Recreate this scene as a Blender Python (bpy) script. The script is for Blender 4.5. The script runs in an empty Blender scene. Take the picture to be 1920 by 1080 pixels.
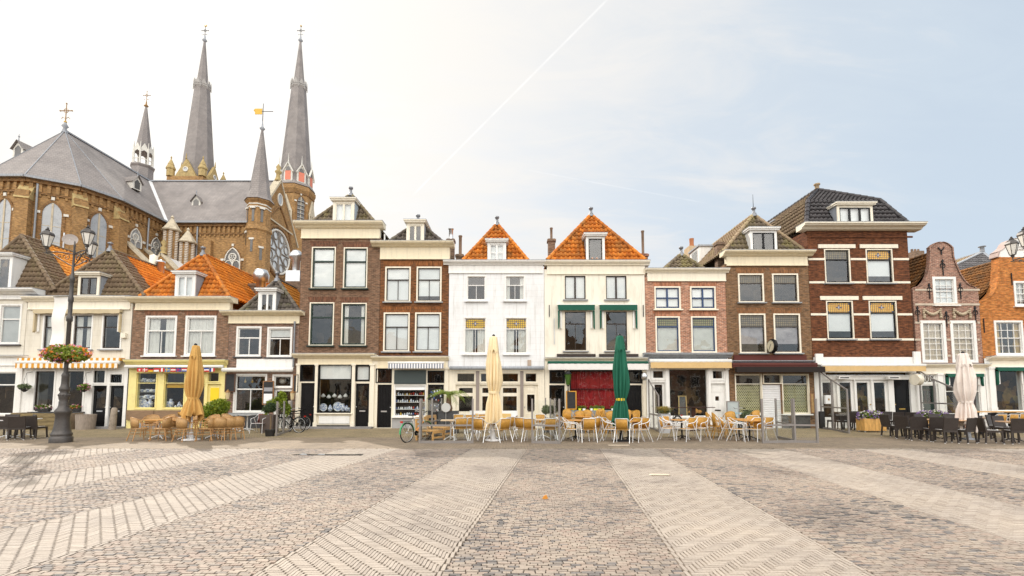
import bpy, bmesh, math, random
import numpy as np
from mathutils import Vector, Matrix
random.seed(7); RNG = np.random.default_rng(7)
sc = bpy.context.scene
COL = sc.collection
PI = math.pi
rad = math.radians
# ------------------------------------------------------------------ camera model of the photograph
FPX, PPV, PITCH, EYE = 850.0, 682.0, rad(4.05), 1.65
CP, SP = math.cos(PITCH), math.sin(PITCH)

def P(u, v, Y):
    du, dv = (u - 960) / FPX, (PPV - v) / FPX
    fw = CP - dv * SP
    up = SP + dv * CP
    return Vector((du / fw * Y, Y, EYE + up / fw * Y))

def G(u, v, z=0.0):
    du, dv = (u - 960) / FPX, (PPV - v) / FPX
    fw = CP - dv * SP
    up = SP + dv * CP
    t = (z - EYE) / up
    return Vector((du * t, fw * t, z))

D = G(960, 803).y            # facade plane

def X(u, v=650, Y=None):
    return P(u, v, D if Y is None else Y).x

def Z(v, Y=None):
    return P(960, v, D if Y is None else Y).z

cam = bpy.data.cameras.new("camera")
camo = bpy.data.objects.new("camera", cam)
COL.objects.link(camo)
cam.sensor_fit = 'HORIZONTAL'
cam.sensor_width = 36
cam.lens = FPX / 1920 * 36
cam.shift_y = (PPV - 540) / 1920
cam.clip_start = 0.1
cam.clip_end = 3000
camo.location = (0, 0, EYE)
camo.rotation_euler = (PI / 2 + PITCH, 0, 0)
sc.camera = camo

# ------------------------------------------------------------------ materials
def nt(name):
    m = bpy.data.materials.new(name)
    m.use_nodes = True
    t = m.node_tree
    b = t.nodes.get("Principled BSDF")
    return m, t, b

def N(t, typ, **kw):
    n = t.nodes.new(typ)
    for k, v in kw.items():
        if k.startswith('i_'):
            key = k[2:]
            n.inputs[int(key) if key.isdigit() else key.replace('_', ' ')].default_value = v
        else:
            setattr(n, k, v)
    return n

def L(t, a, b):
    t.links.new(a, b)

def rgba(c, k=1.0):
    return (min(c[0] * k, 1), min(c[1] * k, 1), min(c[2] * k, 1), 1)

def ramp(t, fac, stops):
    r = t.nodes.new('ShaderNodeValToRGB')
    e = r.color_ramp.elements
    while len(e) < len(stops):
        e.new(0.5)
    for i, (p, c) in enumerate(stops):
        e[i].position = p
        e[i].color = c if len(c) == 4 else (*c, 1)
    L(t, fac, r.inputs[0])
    return r.outputs[0]

def mixc(t, fac, a, b, mode='MIX'):
    m = t.nodes.new('ShaderNodeMix')
    m.data_type = 'RGBA'
    m.blend_type = mode
    for s, val in ((m.inputs[0], fac), (m.inputs[6], a), (m.inputs[7], b)):
        if hasattr(val, 'is_linked'):
            L(t, val, s)
        else:
            s.default_value = val
    return m.outputs[2]

def math_(t, op, a, b=None, clamp=False):
    m = t.nodes.new('ShaderNodeMath')
    m.operation = op
    m.use_clamp = clamp
    for s, val in ((m.inputs[0], a), (m.inputs[1], b)):
        if val is None:
            continue
        if hasattr(val, 'is_linked'):
            L(t, val, s)
        else:
            s.default_value = val
    return m.outputs[0]

_M = {}

def plain(name, c, rough=0.6, metal=0.0, var=0.12, scale=3.0, bump=0.0, spec=0.4, streak=False):
    """painted / plain surface with blotchy wear"""
    if name in _M:
        return _M[name]
    m, t, b = nt(name)
    tc = N(t, 'ShaderNodeTexCoord')
    mp = N(t, 'ShaderNodeMapping')
    L(t, tc.outputs['Object'], mp.inputs[0])
    if streak:
        mp.inputs['Scale'].default_value = (4, 4, .5)
    n = N(t, 'ShaderNodeTexNoise', i_Scale=scale, i_Detail=6.0, i_Roughness=0.6)
    L(t, mp.outputs[0], n.inputs['Vector'])
    n2 = N(t, 'ShaderNodeTexNoise', i_Scale=scale * 9, i_Detail=3.0)
    L(t, tc.outputs['Object'], n2.inputs['Vector'])
    s = math_(t, 'ADD', math_(t, 'MULTIPLY', n.outputs[0], .7), math_(t, 'MULTIPLY', n2.outputs[0], .3))
    col = ramp(t, s, [(.3, rgba(c, 1 - var * 1.6)), (.5, rgba(c)), (.7, rgba(c, 1 + var * .6))])
    L(t, col, b.inputs['Base Color'])
    b.inputs['Roughness'].default_value = rough
    b.inputs['Metallic'].default_value = metal
    b.inputs['Specular IOR Level'].default_value = spec
    if bump:
        bp = N(t, 'ShaderNodeBump', i_Strength=bump, i_Distance=.01)
        L(t, n2.outputs[0], bp.inputs['Height'])
        L(t, bp.outputs[0], b.inputs['Normal'])
    _M[name] = m
    return m

def wallvec(t):
    tc = N(t, 'ShaderNodeTexCoord')
    s = N(t, 'ShaderNodeSeparateXYZ')
    L(t, tc.outputs['Object'], s.inputs[0])
    c = N(t, 'ShaderNodeCombineXYZ')
    L(t, math_(t, 'ADD', s.outputs[0], s.outputs[1]), c.inputs[0])
    L(t, s.outputs[2], c.inputs[1])
    return c.outputs[0], tc.outputs['Object']

def brick(name, c1, c2, mortar, w=.21, h=.068, ms=.013, var=.38, dirt=.25, bump=.4):
    if name in _M:
        return _M[name]
    m, t, b = nt(name)
    v, ov = wallvec(t)
    br = N(t, 'ShaderNodeTexBrick', i_Scale=1.0)
    br.inputs['Brick Width'].default_value = w
    br.inputs['Row Height'].default_value = h
    br.inputs['Mortar Size'].default_value = ms
    br.inputs['Mortar Smooth'].default_value = .25
    br.inputs['Bias'].default_value = -.1
    br.inputs['Color1'].default_value = rgba(c1)
    br.inputs['Color2'].default_value = rgba(c2)
    br.inputs['Mortar'].default_value = rgba(mortar)
    L(t, v, br.inputs['Vector'])
    n = N(t, 'ShaderNodeTexNoise', i_Scale=1.3, i_Detail=8.0, i_Roughness=.65)
    L(t, ov, n.inputs['Vector'])
    mp = N(t, 'ShaderNodeMapping')
    mp.inputs['Scale'].default_value = (1 / w * .9, 1 / h * .9, 1)
    L(t, v, mp.inputs[0])
    n2 = N(t, 'ShaderNodeTexNoise', i_Scale=1.0, i_Detail=1.0)
    L(t, mp.outputs[0], n2.inputs['Vector'])
    g = ramp(t, n.outputs[0], [(.25, (1 - dirt,) * 3), (.55, (1, 1, 1)), (.8, (1 + dirt * .5,) * 3)])
    g2 = ramp(t, n2.outputs[0], [(.3, (1 - var,) * 3), (.7, (1 + var, 1 + var * .8, 1 + var * .7))])
    col = mixc(t, 1.0, mixc(t, 1.0, br.outputs[0], g, 'MULTIPLY'), g2, 'MULTIPLY')
    L(t, col, b.inputs['Base Color'])
    b.inputs['Roughness'].default_value = .85
    b.inputs['Specular IOR Level'].default_value = .25
    bp = N(t, 'ShaderNodeBump', i_Strength=bump, i_Distance=.008)
    L(t, math_(t, 'SUBTRACT', n2.outputs[0], br.outputs[1]), bp.inputs['Height'])
    L(t, bp.outputs[0], b.inputs['Normal'])
    _M[name] = m
    return m

def ashlar(name, c, w=1.3, h=.31, var=.07, line=.8):
    """painted plaster scored into big blocks"""
    if name in _M:
        return _M[name]
    m, t, b = nt(name)
    v, ov = wallvec(t)
    br = N(t, 'ShaderNodeTexBrick', i_Scale=1.0)
    br.inputs['Brick Width'].default_value = w
    br.inputs['Row Height'].default_value = h
    br.inputs['Mortar Size'].default_value = .006
    br.inputs['Mortar Smooth'].default_value = .5
    br.inputs['Color1'].default_value = rgba(c)
    br.inputs['Color2'].default_value = rgba(c, .97)
    br.inputs['Mortar'].default_value = rgba(c, line)
    L(t, v, br.inputs['Vector'])
    n = N(t, 'ShaderNodeTexNoise', i_Scale=1.1, i_Detail=9.0, i_Roughness=.7)
    mp = N(t, 'ShaderNodeMapping')
    mp.inputs['Scale'].default_value = (1.6, 1.6, .6)
    L(t, ov, mp.inputs[0])
    L(t, mp.outputs[0], n.inputs['Vector'])
    g = ramp(t, n.outputs[0], [(.3, (1 - var * 2.2, 1 - var * 2.4, 1 - var * 2.8)), (.5, (1, 1, 1)), (.75, (1.04, 1.04, 1.03))])
    ms_ = N(t, 'ShaderNodeMapping'); ms_.inputs['Scale'].default_value = (5.5, 5.5, .28); L(t, ov, ms_.inputs[0])
    ns = N(t, 'ShaderNodeTexNoise', i_Scale=1.4, i_Detail=5.0, i_Roughness=.6); L(t, ms_.outputs[0], ns.inputs['Vector'])
    st = ramp(t, ns.outputs[0], [(.26, (.70, .68, .63)), (.46, (1, 1, 1))])
    L(t, mixc(t, 1.0, mixc(t, 1.0, br.outputs[0], g, 'MULTIPLY'), st, 'MULTIPLY'), b.inputs['Base Color'])
    b.inputs['Roughness'].default_value = .7
    bp = N(t, 'ShaderNodeBump', i_Strength=.25, i_Distance=.008)
    L(t, math_(t, 'SUBTRACT', math_(t, 'MULTIPLY', n.outputs[0], .6), br.outputs[1]), bp.inputs['Height'])
    L(t, bp.outputs[0], b.inputs['Normal'])
    _M[name] = m
    return m

def tile_mat(name, c, c2, moss=None, mossamt=.0, var=.3):
    """roof tiles: uv = tile coordinates, one random tone a tile"""
    if name in _M:
        return _M[name]
    m, t, b = nt(name)
    uv = N(t, 'ShaderNodeUVMap')
    f = N(t, 'ShaderNodeVectorMath', operation='FLOOR')
    L(t, uv.outputs[0], f.inputs[0])
    w = N(t, 'ShaderNodeTexWhiteNoise', noise_dimensions='2D')
    L(t, f.outputs[0], w.inputs['Vector'])
    tc = N(t, 'ShaderNodeTexCoord')
    n = N(t, 'ShaderNodeTexNoise', i_Scale=1.6, i_Detail=8.0, i_Roughness=.7)
    L(t, tc.outputs['Object'], n.inputs['Vector'])
    n3 = N(t, 'ShaderNodeTexNoise', i_Scale=14.0, i_Detail=4.0)
    L(t, tc.outputs['Object'], n3.inputs['Vector'])
    base = mixc(t, w.outputs[0], rgba(c, 1 - var * .5), rgba(c2))
    g = ramp(t, n3.outputs[0], [(.3, (1 - var, 1 - var, 1 - var)), (.6, (1.05, 1.05, 1.05))])
    base = mixc(t, 1.0, base, g, 'MULTIPLY')
    if moss:
        k = ramp(t, n.outputs[0], [(.52 - mossamt * .3, (0, 0, 0)), (.72 - mossamt * .3, (1, 1, 1))])
        k = math_(t, 'MULTIPLY', k, n3.outputs[0])
        base = mixc(t, math_(t, 'MULTIPLY', k, 1.4, True), base, rgba(moss))
    L(t, base, b.inputs['Base Color'])
    b.inputs['Roughness'].default_value = .75
    b.inputs['Specular IOR Level'].default_value = .3
    _M[name] = m
    return m

def wood(name, c, sc_=(1, 12, 12), rough=.6, var=.3):
    if name in _M:
        return _M[name]
    m, t, b = nt(name)
    tc = N(t, 'ShaderNodeTexCoord')
    mp = N(t, 'ShaderNodeMapping')
    mp.inputs['Scale'].default_value = sc_
    L(t, tc.outputs['Object'], mp.inputs[0])
    n = N(t, 'ShaderNodeTexNoise', i_Scale=2.5, i_Detail=8.0, i_Roughness=.6, i_Distortion=.4)
    L(t, mp.outputs[0], n.inputs['Vector'])
    L(t, ramp(t, n.outputs[0], [(.25, rgba(c, 1 - var * 1.3)), (.5, rgba(c)), (.75, rgba(c, 1 + var))]), b.inputs['Base Color'])
    b.inputs['Roughness'].default_value = rough
    _M[name] = m
    return m

def weave(name, c, s=60.0):
    if name in _M:
        return _M[name]
    m, t, b = nt(name)
    tc = N(t, 'ShaderNodeTexCoord')
    ck = N(t, 'ShaderNodeTexChecker', i_Scale=s)
    ck.inputs['Color1'].default_value = rgba(c, 1.2)
    ck.inputs['Color2'].default_value = rgba(c, .62)
    L(t, tc.outputs['Object'], ck.inputs['Vector'])
    n = N(t, 'ShaderNodeTexNoise', i_Scale=7.0, i_Detail=4.0)
    L(t, tc.outputs['Object'], n.inputs['Vector'])
    L(t, mixc(t, 1.0, ck.outputs[0], ramp(t, n.outputs[0], [(.3, (.75, .73, .7)), (.7, (1.1, 1.1, 1.1))]), 'MULTIPLY'), b.inputs['Base Color'])
    b.inputs['Roughness'].default_value = .55
    _M[name] = m
    return m

def glass(name, tint=(.95, .965, .96), refl=1.0, wob=.13):
    """window glass: see-through with a wavy mirror reflection"""
    if name in _M:
        return _M[name]
    m, t, b = nt(name)
    t.nodes.remove(b)
    out = t.nodes['Material Output']
    tr = N(t, 'ShaderNodeBsdfTransparent', i_Color=rgba(tint))
    gl = N(t, 'ShaderNodeBsdfGlossy', i_Roughness=.02, i_Color=(1, 1, 1, 1))
    fr = N(t, 'ShaderNodeFresnel', i_IOR=1.5)
    tc = N(t, 'ShaderNodeTexCoord')
    n = N(t, 'ShaderNodeTexNoise', i_Scale=1.7, i_Detail=1.0)
    L(t, tc.outputs['Object'], n.inputs['Vector'])
    bp = N(t, 'ShaderNodeBump', i_Strength=wob, i_Distance=.05)
    L(t, n.outputs[0], bp.inputs['Height'])
    L(t, bp.outputs[0], gl.inputs['Normal'])
    mx = N(t, 'ShaderNodeMixShader')
    ge = N(t, 'ShaderNodeNewGeometry')
    L(t, math_(t, 'MULTIPLY', math_(t, 'MULTIPLY', fr.outputs[0], 1.9 * refl), math_(t, 'SUBTRACT', 1.0, ge.outputs['Backfacing']), True), mx.inputs[0])
    L(t, tr.outputs[0], mx.inputs[1])
    L(t, gl.outputs[0], mx.inputs[2])
    L(t, mx.outputs[0], out.inputs[0])
    _M[name] = m
    return m

def leafmat(name, c, c2, flower=None):
    """leaf clumps tinted by a per-leaf attribute"""
    if name in _M:
        return _M[name]
    m, t, b = nt(name)
    a = N(t, 'ShaderNodeAttribute', attribute_name='tint')
    L(t, mixc(t, a.outputs['Fac'], rgba(c), rgba(c2)), b.inputs['Base Color'])
    b.inputs['Roughness'].default_value = .5
    b.inputs['Subsurface Weight'].default_value = 0.0
    tl = N(t, 'ShaderNodeBsdfTranslucent')
    L(t, mixc(t, a.outputs['Fac'], rgba(c, 1.3), rgba(c2, 1.3)), tl.inputs[0])
    mx = N(t, 'ShaderNodeMixShader', i_0=.3)
    L(t, b.outputs[0], mx.inputs[1])
    L(t, tl.outputs[0], mx.inputs[2])
    L(t, mx.outputs[0], t.nodes['Material Output'].inputs[0])
    _M[name] = m
    return m

# ------------------------------------------------------------------ mesh builder
def rootloc(o):
    v = Vector((0, 0, 0))
    while o is not None:
        v = v + o.location
        o = o.parent
    return v

class MB:
    def __init__(s):
        s.v, s.f, s.m, s.uv, s.t, s.mats, s.sm = [], [], [], {}, None, [], []
        s.cur = 0; s.smooth = False

    def mat(s, m, smooth=False):
        if m not in s.mats:
            s.mats.append(m)
        s.cur = s.mats.index(m); s.smooth = smooth
        return s

    def face(s, pts, uv=None):
        i = len(s.v)
        s.v += [tuple(p) for p in pts]
        if uv:
            s.uv[len(s.f)] = uv
        s.f.append(tuple(range(i, i + len(pts)))); s.m.append(s.cur); s.sm.append(s.smooth)
        return s

    def add(s, vs, fs):
        i = len(s.v)
        s.v += [tuple(p) for p in vs]
        for f in fs:
            s.f.append(tuple(k + i for k in f)); s.m.append(s.cur); s.sm.append(s.smooth)
        return s

    def box(s, x0, y0, z0, x1, y1, z1):
        if x0 > x1: x0, x1 = x1, x0
        if y0 > y1: y0, y1 = y1, y0
        if z0 > z1: z0, z1 = z1, z0
        return s.add([(x0, y0, z0), (x1, y0, z0), (x1, y1, z0), (x0, y1, z0), (x0, y0, z1), (x1, y0, z1), (x1, y1, z1), (x0, y1, z1)],
                     [(0, 3, 2, 1), (4, 5, 6, 7), (0, 1, 5, 4), (1, 2, 6, 5), (2, 3, 7, 6), (3, 0, 4, 7)])

    def bar(s, a, b, w, h, up=(0, 0, 1)):
        """rectangular bar from a to b, w wide and h along up"""
        a, b = Vector(a), Vector(b)
        d = (b - a).normalized()
        upv = Vector(up)
        if abs(d.dot(upv)) > .98:
            upv = Vector((0, 1, 0))
        r = d.cross(upv).normalized() * (w / 2)
        q = r.cross(d).normalized() * (h / 2)
        vs = [a - r - q, a + r - q, a + r + q, a - r + q, b - r - q, b + r - q, b + r + q, b - r + q]
        return s.add(vs, [(0, 3, 2, 1), (4, 5, 6, 7), (0, 1, 5, 4), (1, 2, 6, 5), (2, 3, 7, 6), (3, 0, 4, 7)][::1])

    def prism(s, poly, y0, y1):
        """XZ outline extruded along Y"""
        n = len(poly)
        vs = [(x, y0, z) for x, z in poly] + [(x, y1, z) for x, z in poly]
        fs = [tuple(range(n)), tuple(range(2 * n - 1, n - 1, -1))]
        fs += [(i, i + n, (i + 1) % n + n, (i + 1) % n) for i in range(n)]
        return s.add(vs, fs)

    def tube(s, a, b, r0, r1=None, n=8, caps=True):
        return s.path([a, b], [r0, r0 if r1 is None else r1], n, caps)

    def path(s, pts, r, n=8, caps=True, closed=False):
        pts = [Vector(p) for p in pts]
        k = len(pts)
        rs = r if isinstance(r, (list, tuple)) else [r] * k
        vs, fs = [], []
        prev = None
        for i, p in enumerate(pts):
            if closed:
                d = pts[(i + 1) % k] - pts[i - 1]
            else:
                d = pts[min(i + 1, k - 1)] - pts[max(i - 1, 0)]
            d = d.normalized() if d.length > 1e-9 else Vector((0, 0, 1))
            if prev is None:
                a = Vector((0, 0, 1)) if abs(d.z) < .9 else Vector((1, 0, 0))
                q = d.cross(a).normalized()
            else:
                q = (prev - d * prev.dot(d)).normalized()
            prev = q
            w = d.cross(q)
            for j in range(n):
                t = 2 * PI * j / n
                vs.append(p + (q * math.cos(t) + w * math.sin(t)) * rs[i])
        for i in range(k if closed else k - 1):
            i2 = (i + 1) % k
            for j in range(n):
                j2 = (j + 1) % n
                fs.append((i * n + j, i * n + j2, i2 * n + j2, i2 * n + j))
        o = s.smooth; s.smooth = True
        s.add(vs, fs)
        s.smooth = False
        if caps and not closed:
            s.face(vs[:n][::-1]); s.face(vs[-n:])
        s.smooth = o
        return s

    def lathe(s, prof, c=(0, 0, 0), n=24, a0=0.0, smooth=True, sx=1.0, sy=1.0, mod=None):
        vs, fs = [], []
        k = len(prof)
        for r, z in prof:
            for j in range(n):
                t = a0 + 2 * PI * j / n
                rr = r * (mod(t, z) if mod else 1)
                vs.append((c[0] + rr * math.cos(t) * sx, c[1] + rr * math.sin(t) * sy, c[2] + z))
        for i in range(k - 1):
            for j in range(n):
                fs.append((i * n + j, i * n + (j + 1) % n, (i + 1) * n + (j + 1) % n, (i + 1) * n + j))
        o = s.smooth; s.smooth = smooth
        s.add(vs, fs)
        s.smooth = False
        s.face(vs[:n][::-1]); s.face(vs[-n:])
        s.smooth = o
        return s

    def ball(s, c, r, n=10, sz=1.0):
        k = max(4, n // 2)
        return s.lathe([(max(r * math.sin(PI * i / k), 1e-4), -r * sz * math.cos(PI * i / k)) for i in range(k + 1)], c, n)

    def build(s, name, parent=None, mat=None, **tags):
        me = bpy.data.meshes.new(name)
        off = rootloc(parent) if parent is not None else Vector((0, 0, 0))
        if parent is None and 'at' in tags:
            off = Vector(tags.pop('at'))
        vs = [(v[0] - off[0], v[1] - off[1], v[2] - off[2]) for v in s.v]
        me.from_pydata(vs, [], s.f)
        for m in ([mat] if mat else s.mats):
            me.materials.append(m)
        if not mat:
            me.polygons.foreach_set('material_index', s.m)
        me.polygons.foreach_set('use_smooth', s.sm)
        if s.uv:
            ul = me.uv_layers.new(name='UVMap')
            for fi, uvs in s.uv.items():
                for li, q in zip(me.polygons[fi].loop_indices, uvs):
                    ul.data[li].uv = q
        if s.t is not None:
            at = me.attributes.new('tint', 'FLOAT', 'POINT')
            at.data.foreach_set('value', s.t)
        me.update()
        o = bpy.data.objects.new(name, me)
        COL.objects.link(o)
        if parent is not None:
            o.parent = parent
        else:
            o.location = off
        for k, v in tags.items():
            o[k] = v
        return o

def thing(name, label, cat, loc=(0, 0, 0), rz=0, group=None):
    o = bpy.data.objects.new(name, None)
    o.empty_display_size = .2
    COL.objects.link(o)
    o.location = loc
    o.rotation_euler = (0, 0, rz)
    tag(o, label, cat, group)
    return o

def tag(o, label=None, cat=None, group=None, kind=None):
    if label: o['label'] = label
    if cat: o['category'] = cat
    if group: o['group'] = group
    if kind: o['kind'] = kind
    return o

CHILD = {}

def dup(root, loc, rz=0.0, label=None, s=1.0, group=None):
    """a thing copied with its parts and sub-parts"""
    if not CHILD:
        pass
    def cp(o, par):
        c = o.copy()
        COL.objects.link(c)
        if par is not None:
            c.parent = par
        for ch in KIDS.get(o.name, ()):
            cp(ch, c)
        return c
    r = cp(root, None)
    r.location = loc
    r.rotation_euler = (0, 0, rz)
    r.scale = (s, s, s)
    if label: r['label'] = label
    if group: r['group'] = group
    return r

KIDS = {}

def scan(root):
    """remember the children of a finished prototype"""
    def rec(o):
        KIDS[o.name] = list(o.children)
        for c in o.children:
            rec(c)
    rec(root)

ORD = ['first', 'second', 'third', 'fourth', 'fifth', 'sixth', 'seventh', 'eighth', 'ninth', 'tenth', 'eleventh', 'twelfth', 'thirteenth', 'fourteenth', 'fifteenth', 'sixteenth']

def instances(proto, spots, fmt, group, used=None):
    """spots: (x, y, rz); the prototype itself takes the first; labels count from the left"""
    order = sorted(range(len(spots)), key=lambda i: spots[i][0] / spots[i][1])
    res = []
    for k, i in enumerate(order):
        x, y, rz = spots[i][:3]
        lab = fmt % ORD[k] if '%s' in fmt else fmt
        if proto.get('_used'):
            o = dup(proto, (x, y, 0), rz, lab, group=group)
            if '_used' in o: del o['_used']
        else:
            scan(proto)
            o = proto
            o.location = (x, y, 0); o.rotation_euler = (0, 0, rz)
            o['label'] = lab; o['group'] = group; o['_used'] = 1
            USEDP.append(o)
        res.append(o)
    return res

USEDP = []

# leaf clouds ------------------------------------------------------------------
def leaves(mb, n, size, fn, aspect=1.6, tint=None, up=.3):
    """n small leaf quads; fn(i)->position (and optional outward normal)"""
    if mb.t is None:
        mb.t = [0.0] * len(mb.v)
    for i in range(n):
        p = fn(i)
        nrm = Vector((random.gauss(0, 1), random.gauss(0, 1), random.gauss(0, 1) + up)).normalized()
        a = nrm.orthogonal().normalized()
        a = Matrix.Rotation(random.uniform(0, 6.28), 3, nrm) @ a
        b = nrm.cross(a)
        s = size * random.uniform(.6, 1.3)
        p = Vector(p)
        pts = [p - b * s * .5 * aspect, p + a * s * .42 + nrm * s * .12, p + b * s * .5 * aspect, p - a * s * .42 + nrm * s * .12]
        mb.face(pts)
        tv = random.random() if tint is None else tint(p)
        mb.t += [tv] * 4
    return mb

def inball(c, r, shell=.55, lump=.22, seed=0):
    rr = random.Random(seed)
    bumps = [(Vector((rr.gauss(0, 1), rr.gauss(0, 1), rr.gauss(0, 1))).normalized(), rr.uniform(-lump, lump)) for _ in range(9)]
    def f(i):
        d = Vector((random.gauss(0, 1), random.gauss(0, 1), random.gauss(0, 1))).normalized()
        k = 1 + sum(a * max(0, d.dot(b)) ** 4 for b, a in bumps)
        q = (shell + (1 - shell) * random.random() ** .6) * k
        return (c[0] + d.x * r[0] * q, c[1] + d.y * r[1] * q, c[2] + d.z * r[2] * q)
    return f
# ------------------------------------------------------------------ shared materials
WHITE = plain('white_paint', (.80, .79, .76), .45, var=.10, scale=2, streak=True)
CREAM = plain('cream_paint', (.80, .71, .52), .45, var=.10, scale=2, streak=True)
CREAM2 = plain('pale_cream_paint', (.80, .74, .61), .45, var=.10, scale=2, streak=True)
YELLOW = plain('pale_yellow_paint', (.82, .71, .30), .45, var=.10, scale=2)
BRYEL = plain('bright_yellow_paint', (.85, .62, .02), .45, var=.05)
BLACKP = plain('black_gloss_paint', (.010, .010, .011), .3, var=.3, spec=.2)
DGREEN = plain('dark_green_paint', (.012, .03, .022), .35, var=.2)
BLUEP = plain('blue_paint', (.02, .05, .14), .35, var=.2)
BRSASH = plain('dark_brown_paint', (.035, .024, .018), .4, var=.2)
GREYSILL = plain('grey_stone_sill', (.30, .31, .32), .7, var=.2, scale=8)
DSILL = plain('dark_stone_sill', (.06, .06, .065), .6, var=.2, scale=8)
LEAD = plain('weathered_lead', (.33, .35, .38), .55, var=.25, scale=3, streak=True)
ZINC = plain('dull_zinc', (.24, .25, .27), .5, .4, var=.2)
STEEL = plain('galvanised_steel', (.62, .63, .64), .3, .9, var=.15)
IRON = plain('black_iron', (.016, .016, .018), .5, .4, var=.2)
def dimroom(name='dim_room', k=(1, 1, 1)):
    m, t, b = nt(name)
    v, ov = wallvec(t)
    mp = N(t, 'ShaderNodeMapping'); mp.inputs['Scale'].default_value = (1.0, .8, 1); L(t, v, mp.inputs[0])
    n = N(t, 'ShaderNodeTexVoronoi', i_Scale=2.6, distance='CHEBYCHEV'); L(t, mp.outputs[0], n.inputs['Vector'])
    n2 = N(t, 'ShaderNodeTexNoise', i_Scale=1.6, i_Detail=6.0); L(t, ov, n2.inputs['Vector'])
    c = ramp(t, n.outputs['Color'], [(p_, tuple(min(.6, a_ * b_) for a_, b_ in zip(c_, k))) for p_, c_ in ((.3, (.012, .009, .007)), (.55, (.035, .024, .015)), (.78, (.10, .062, .028)), (.95, (.20, .13, .06)))])  # shelf tones, with warm interior reflections painted into the same patches
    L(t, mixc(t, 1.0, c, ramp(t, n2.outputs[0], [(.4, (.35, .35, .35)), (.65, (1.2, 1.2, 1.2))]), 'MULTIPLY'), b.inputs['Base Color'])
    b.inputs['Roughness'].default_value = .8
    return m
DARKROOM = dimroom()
GLOWROOM = dimroom('painted_glow_room', (4.0, 3.4, 2.2))  # golden glow and reflections of the shop windows put into the lining colour
BLIND = plain('white_blind', (.82, .83, .84), .7, var=.06, scale=1.5)
GREYBLIND = plain('grey_blind', (.45, .45, .44), .7, var=.08)
NET = plain('net_curtain', (.72, .70, .66), .9, var=.12, scale=4)
GLASS = glass('window_glass', refl=1.35)
GLASSD = glass('shop_glass', (.94, .95, .94), .7, .05)
CLEAR = glass('screen_glass', (.975, .985, .98), .35, .01)
SOLD = {}

def stained(name, c1, c2):
    if name in _M: return _M[name]
    m, t, b = nt(name)
    v, ov = wallvec(t)
    br = N(t, 'ShaderNodeTexBrick', i_Scale=1.0, offset=0.0)
    br.inputs['Brick Width'].default_value = .10; br.inputs['Row Height'].default_value = .11
    br.inputs['Mortar Size'].default_value = .012
    br.inputs['Color1'].default_value = rgba(c1); br.inputs['Color2'].default_value = rgba(c2)
    br.inputs['Mortar'].default_value = (.05, .05, .06, 1)
    L(t, v, br.inputs['Vector'])
    L(t, br.outputs[0], b.inputs['Base Color'])
    b.inputs['Roughness'].default_value = .15
    _M[name] = m
    return m

ST_YEL = stained('yellow_leaded_glass', (.66, .43, .03), (.55, .36, .04))
ST_AMB = stained('amber_leaded_glass', (.75, .46, .08), (.70, .36, .04))
ST_GRY = stained('smoky_leaded_glass', (.16, .15, .12), (.22, .19, .12))
ST_GRN = stained('greenish_leaded_glass', (.20, .22, .12), (.26, .24, .13))
ST_DK = plain('leaded_motif', (.10, .10, .14), .2)
ST_RD = plain('leaded_motif_pale', (.45, .45, .50), .2)

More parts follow.
